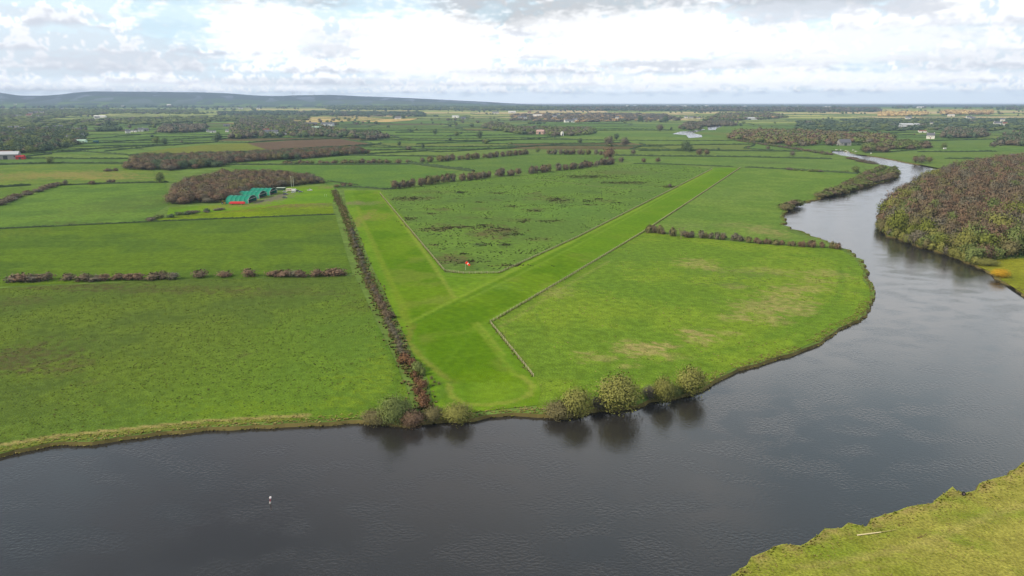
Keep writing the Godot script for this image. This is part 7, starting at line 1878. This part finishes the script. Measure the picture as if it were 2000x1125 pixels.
func build_small_things() -> void:
	var white := plain("white_paint", tone(226, 226, 224))
	var s := Shape.new()
	var t: Node3D
	t = thing("silo", "bright white round silo standing among the grey trees", "silo", Vector3(129.4, 0.0, -1923.5))
	s = Shape.new()
	s.bar(Vector3(0, -0.5, 0), Vector3(0, 9.3, 0), 4.0, 4.0, 16)
	part("drum", s.mesh(), white, t)
	s = Shape.new()
	s.bar(Vector3(0, 9.3, 0), Vector3(0, 12.0, 0), 4.0, 1.3, 16)
	part("dome", s.mesh(), white, t)
	s = Shape.new()
	s.box(Vector3(0, 3, 4.0), Vector3(2.5, 6, 0.3))
	part("hatch", s.mesh(), plain("dark_steel", Color(0.05, 0.05, 0.055), 0.6), t)
	var r := rng(88)
	for k in [
		[-3483, 191, -12005, "first white wind turbine from the left on the distant ridge"],
		[-3453, 193, -12014, "second white wind turbine from the left on the distant ridge"],
		[-3363, 194, -12039, "third white wind turbine from the left on the distant ridge"],
		[-3233, 197, -12075, "fourth white wind turbine from the left on the distant ridge"],
		[-3202, 197, -12083, "fifth white wind turbine from the left on the distant ridge"],
		[-3172, 198, -12091, "sixth white wind turbine from the left on the distant ridge"],
		[-2994, 201, -12136, "seventh white wind turbine from the left on the distant ridge"],
	]:
		t = thing("wind_turbine", k[3], "wind turbine", Vector3(k[0], k[1] - 2.0, k[2]), r.randf_range(-0.4, 0.4), "wind turbines on the ridge")
		s = Shape.new()
		s.bar(Vector3.ZERO, Vector3(0, 58, 0), 2.4, 1.5, 8)
		part("tower", s.mesh(), white, t)
		s = Shape.new()
		s.box(Vector3(0, 58.5, 0), Vector3(2.6, 2.6, 7))
		part("nacelle", s.mesh(), white, t)
		var turn := r.randf() * TAU
		for b in 3:
			var a := turn + TAU * b / 3.0
			s = Shape.new()
			s.bar(Vector3(0, 58.5, 4.0), Vector3(cos(a) * 30, 58.5 + sin(a) * 30, 4.0), 1.3, 0.3, 5)
			part("blade", s.mesh(), white, t)
	# marker standing in the river
	t = thing("river_marker", "small red and white marker post standing in the dark river", "marker", Vector3(-50.6, -1.3, -137.2))
	t.rotation.z = -0.12
	s = Shape.new()
	s.bar(Vector3.ZERO, Vector3(0, 0.75, 0), 0.2, 0.16, 12)
	part("float", s.mesh(), plain("pale_float", tone(200, 202, 200)), t)
	s = Shape.new()
	s.bar(Vector3(0, 0.75, 0), Vector3(0, 1.5, 0), 0.09, 0.08, 8)
	part("stem", s.mesh(), plain("marker_red", tone(150, 70, 84)), t)
	s = Shape.new()
	s.bar(Vector3(0, 1.45, 0), Vector3(0, 1.65, 0), 0.06, 0.24, 8)
	s.bar(Vector3(0, 1.65, 0), Vector3(0, 1.86, 0), 0.24, 0.2, 8)
	part("topmark", s.mesh(), plain("bright_white", tone(248, 242, 248)), t)
	t = thing("tyre", "black tyre standing upright in a notch of the near bank", "tyre", Vector3(95.1, 0.38, -138.7))
	s = Shape.new()
	s.ring(Vector3.ZERO, Vector3(0.25, 0.35, 1).normalized(), 0.34, 0.15)
	part("tread", s.mesh(), plain("rubber", Color(0.02, 0.02, 0.02)), t)
	s = Shape.new()
	s.bar(Vector3(-0.03, -0.04, -0.1), Vector3(0.03, 0.04, 0.1), 0.2, 0.2, 12)
	part("hub", s.mesh(), plain("hub_grey", tone(116, 100, 112)), t)
	t = thing("driftwood_log", "long pale bleached log lying in the grass of the near bank", "log", Vector3(65.9, 0.2, -123.8))
	s = Shape.new()
	s.bar(Vector3.ZERO, Vector3(4.92, 0.1, -0.86), 0.13, 0.1, 8)
	part("trunk", s.mesh(), plain("bleached_wood", tone(226, 212, 170), 0.9), t)
	s = Shape.new()
	s.bar(Vector3(4.92, 0.1, -0.86), Vector3(8.59, 0.05, -1.90), 0.07, 0.03, 6)
	part("branch", s.mesh(), plain("grey_wood", tone(176, 164, 112), 0.9), t)
	t = thing("dead_branch", "forked dead brown branch lying in the grass right of the pale log", "branch", Vector3(76.8, 0.15, -122.9))
	s = Shape.new()
	s.bar(Vector3.ZERO, Vector3(2.2, 0.25, -0.8), 0.07, 0.04, 5)
	part("limb", s.mesh(), plain("dark_wood", tone(112, 90, 66), 0.9), t)
	for k in [[1.2, 0.9, -1.2], [1.8, 2.6, -1.4], [0.6, 1.0, 0.3]]:
		s = Shape.new()
		s.bar(Vector3(k[0], 0.12, -k[0] * 0.36), Vector3(k[1], 0.4, k[2]), 0.04, 0.02, 5)
		part("twig", s.mesh(), plain("dark_wood", tone(112, 90, 66), 0.9), t)
	t = thing("fallen_tree", "bare dark fallen tree lying in the water at the far bend", "fallen tree", Vector3(223.0, -0.8, -587.8))
	s = Shape.new()
	s.bar(Vector3(-1, 0.3, 0.5), Vector3(7.0, 0.9, -3.0), 0.35, 0.15, 6)
	part("trunk", s.mesh(), plain("dark_wood", tone(112, 90, 66), 0.9), t)
	for k in [[2, 4.5, 2.0], [4, 6.5, 1.6], [5, 8.0, 1.2], [3, 4.0, -0.2]]:
		s = Shape.new()
		s.bar(Vector3(k[0], 0.6, -k[0] * 0.4), Vector3(k[1], k[2], -k[0] * 0.5 + 1.2), 0.14, 0.05, 5)
		part("limb", s.mesh(), plain("dark_wood", tone(112, 90, 66), 0.9), t)
	t = thing("bare_tree", "thin pale bare tree standing out of the crossing hedge", "tree", Vector3(103.1, 0, -440.0))
	s = Shape.new()
	s.bar(Vector3.ZERO, Vector3(0.2, 4.2, 0), 0.22, 0.12, 6)
	part("trunk", s.mesh(), plain("pale_bark", tone(136, 130, 100), 0.9), t)
	for k in 9:
		var ang := TAU * k / 9.0 + r.randf()
		var base := Vector3(0.1, r.randf_range(1.8, 4.2), 0)
		var tip := base + Vector3(cos(ang) * r.randf_range(1.2, 2.6), r.randf_range(1.6, 4.0), sin(ang) * 2.0)
		s = Shape.new()
		s.bar(base, tip, 0.1, 0.05, 5)
		for j in 6:
			var on := base.lerp(tip, r.randf_range(0.4, 1.0))
			s.bar(on, on + Vector3(r.randfn() * 0.9, r.randf_range(0.3, 1.2), r.randfn() * 0.9), 0.045, 0.02, 4)
		part("limb", s.mesh(), plain("pale_bark", tone(136, 130, 100), 0.9), t)
	for k in [
		[581.2, -1329.6, "first white moored boat from the left below the grey boathouse"],
		[586.2, -1322.2, "second white moored boat from the left below the grey boathouse"],
		[588.9, -1307.7, "third white moored boat from the left below the grey boathouse"],
		[576.1, -1272.8, "fourth white moored boat from the left below the grey boathouse"],
		[608.1, -1322.2, "fifth white moored boat from the left below the grey boathouse"],
		[596.4, -1286.5, "sixth white moored boat from the left below the grey boathouse"],
	]:
		t = thing("moored_boat", k[2], "boat", Vector3(k[0], -0.9, k[1]), r.randf_range(-0.4, 0.4), "boats moored below the boathouse")
		s = Shape.new()
		profile(s, [Vector2(-3.4, 0.0), Vector2(2.6, 0.0), Vector2(4.2, 1.1), Vector2(-3.6, 0.95)], [0.9, 0.7, 0.1, 1.1])
		part("hull", s.mesh(), white, t)
		s = Shape.new()
		profile(s, [Vector2(-2.0, 0.95), Vector2(1.6, 1.0), Vector2(0.8, 1.9), Vector2(-1.8, 1.9)], [0.8, 0.7, 0.6, 0.7])
		part("cabin", s.mesh(), white, t)
		s = Shape.new()
		s.box(Vector3(-0.3, 1.5, 0), Vector3(1.8, 0.35, 1.42))
		part("window", s.mesh(), plain("car_glass", Color(0.02, 0.025, 0.03), 0.08), t)
	t = thing("notice_board", "white notice board on the far meadow by the water", "board", Vector3(587.1, 0, -1213.2))
	s = Shape.new()
	s.box(Vector3(0, 1.9, 0), Vector3(2.2, 1.6, 0.12))
	part("panel", s.mesh(), white, t)
	for e in [-0.9, 0.9]:
		s = Shape.new()
		s.box(Vector3(e, 0.7, -0.1), Vector3(0.14, 1.6, 0.08))
		part("post", s.mesh(), plain("weathered_timber", tone(192, 186, 154), 0.9), t)
	car("caravan", Vector3(783.3, 0.2, -1344.8), 0.2, tone(226, 226, 224), "small white trailer standing alone in the far right field")
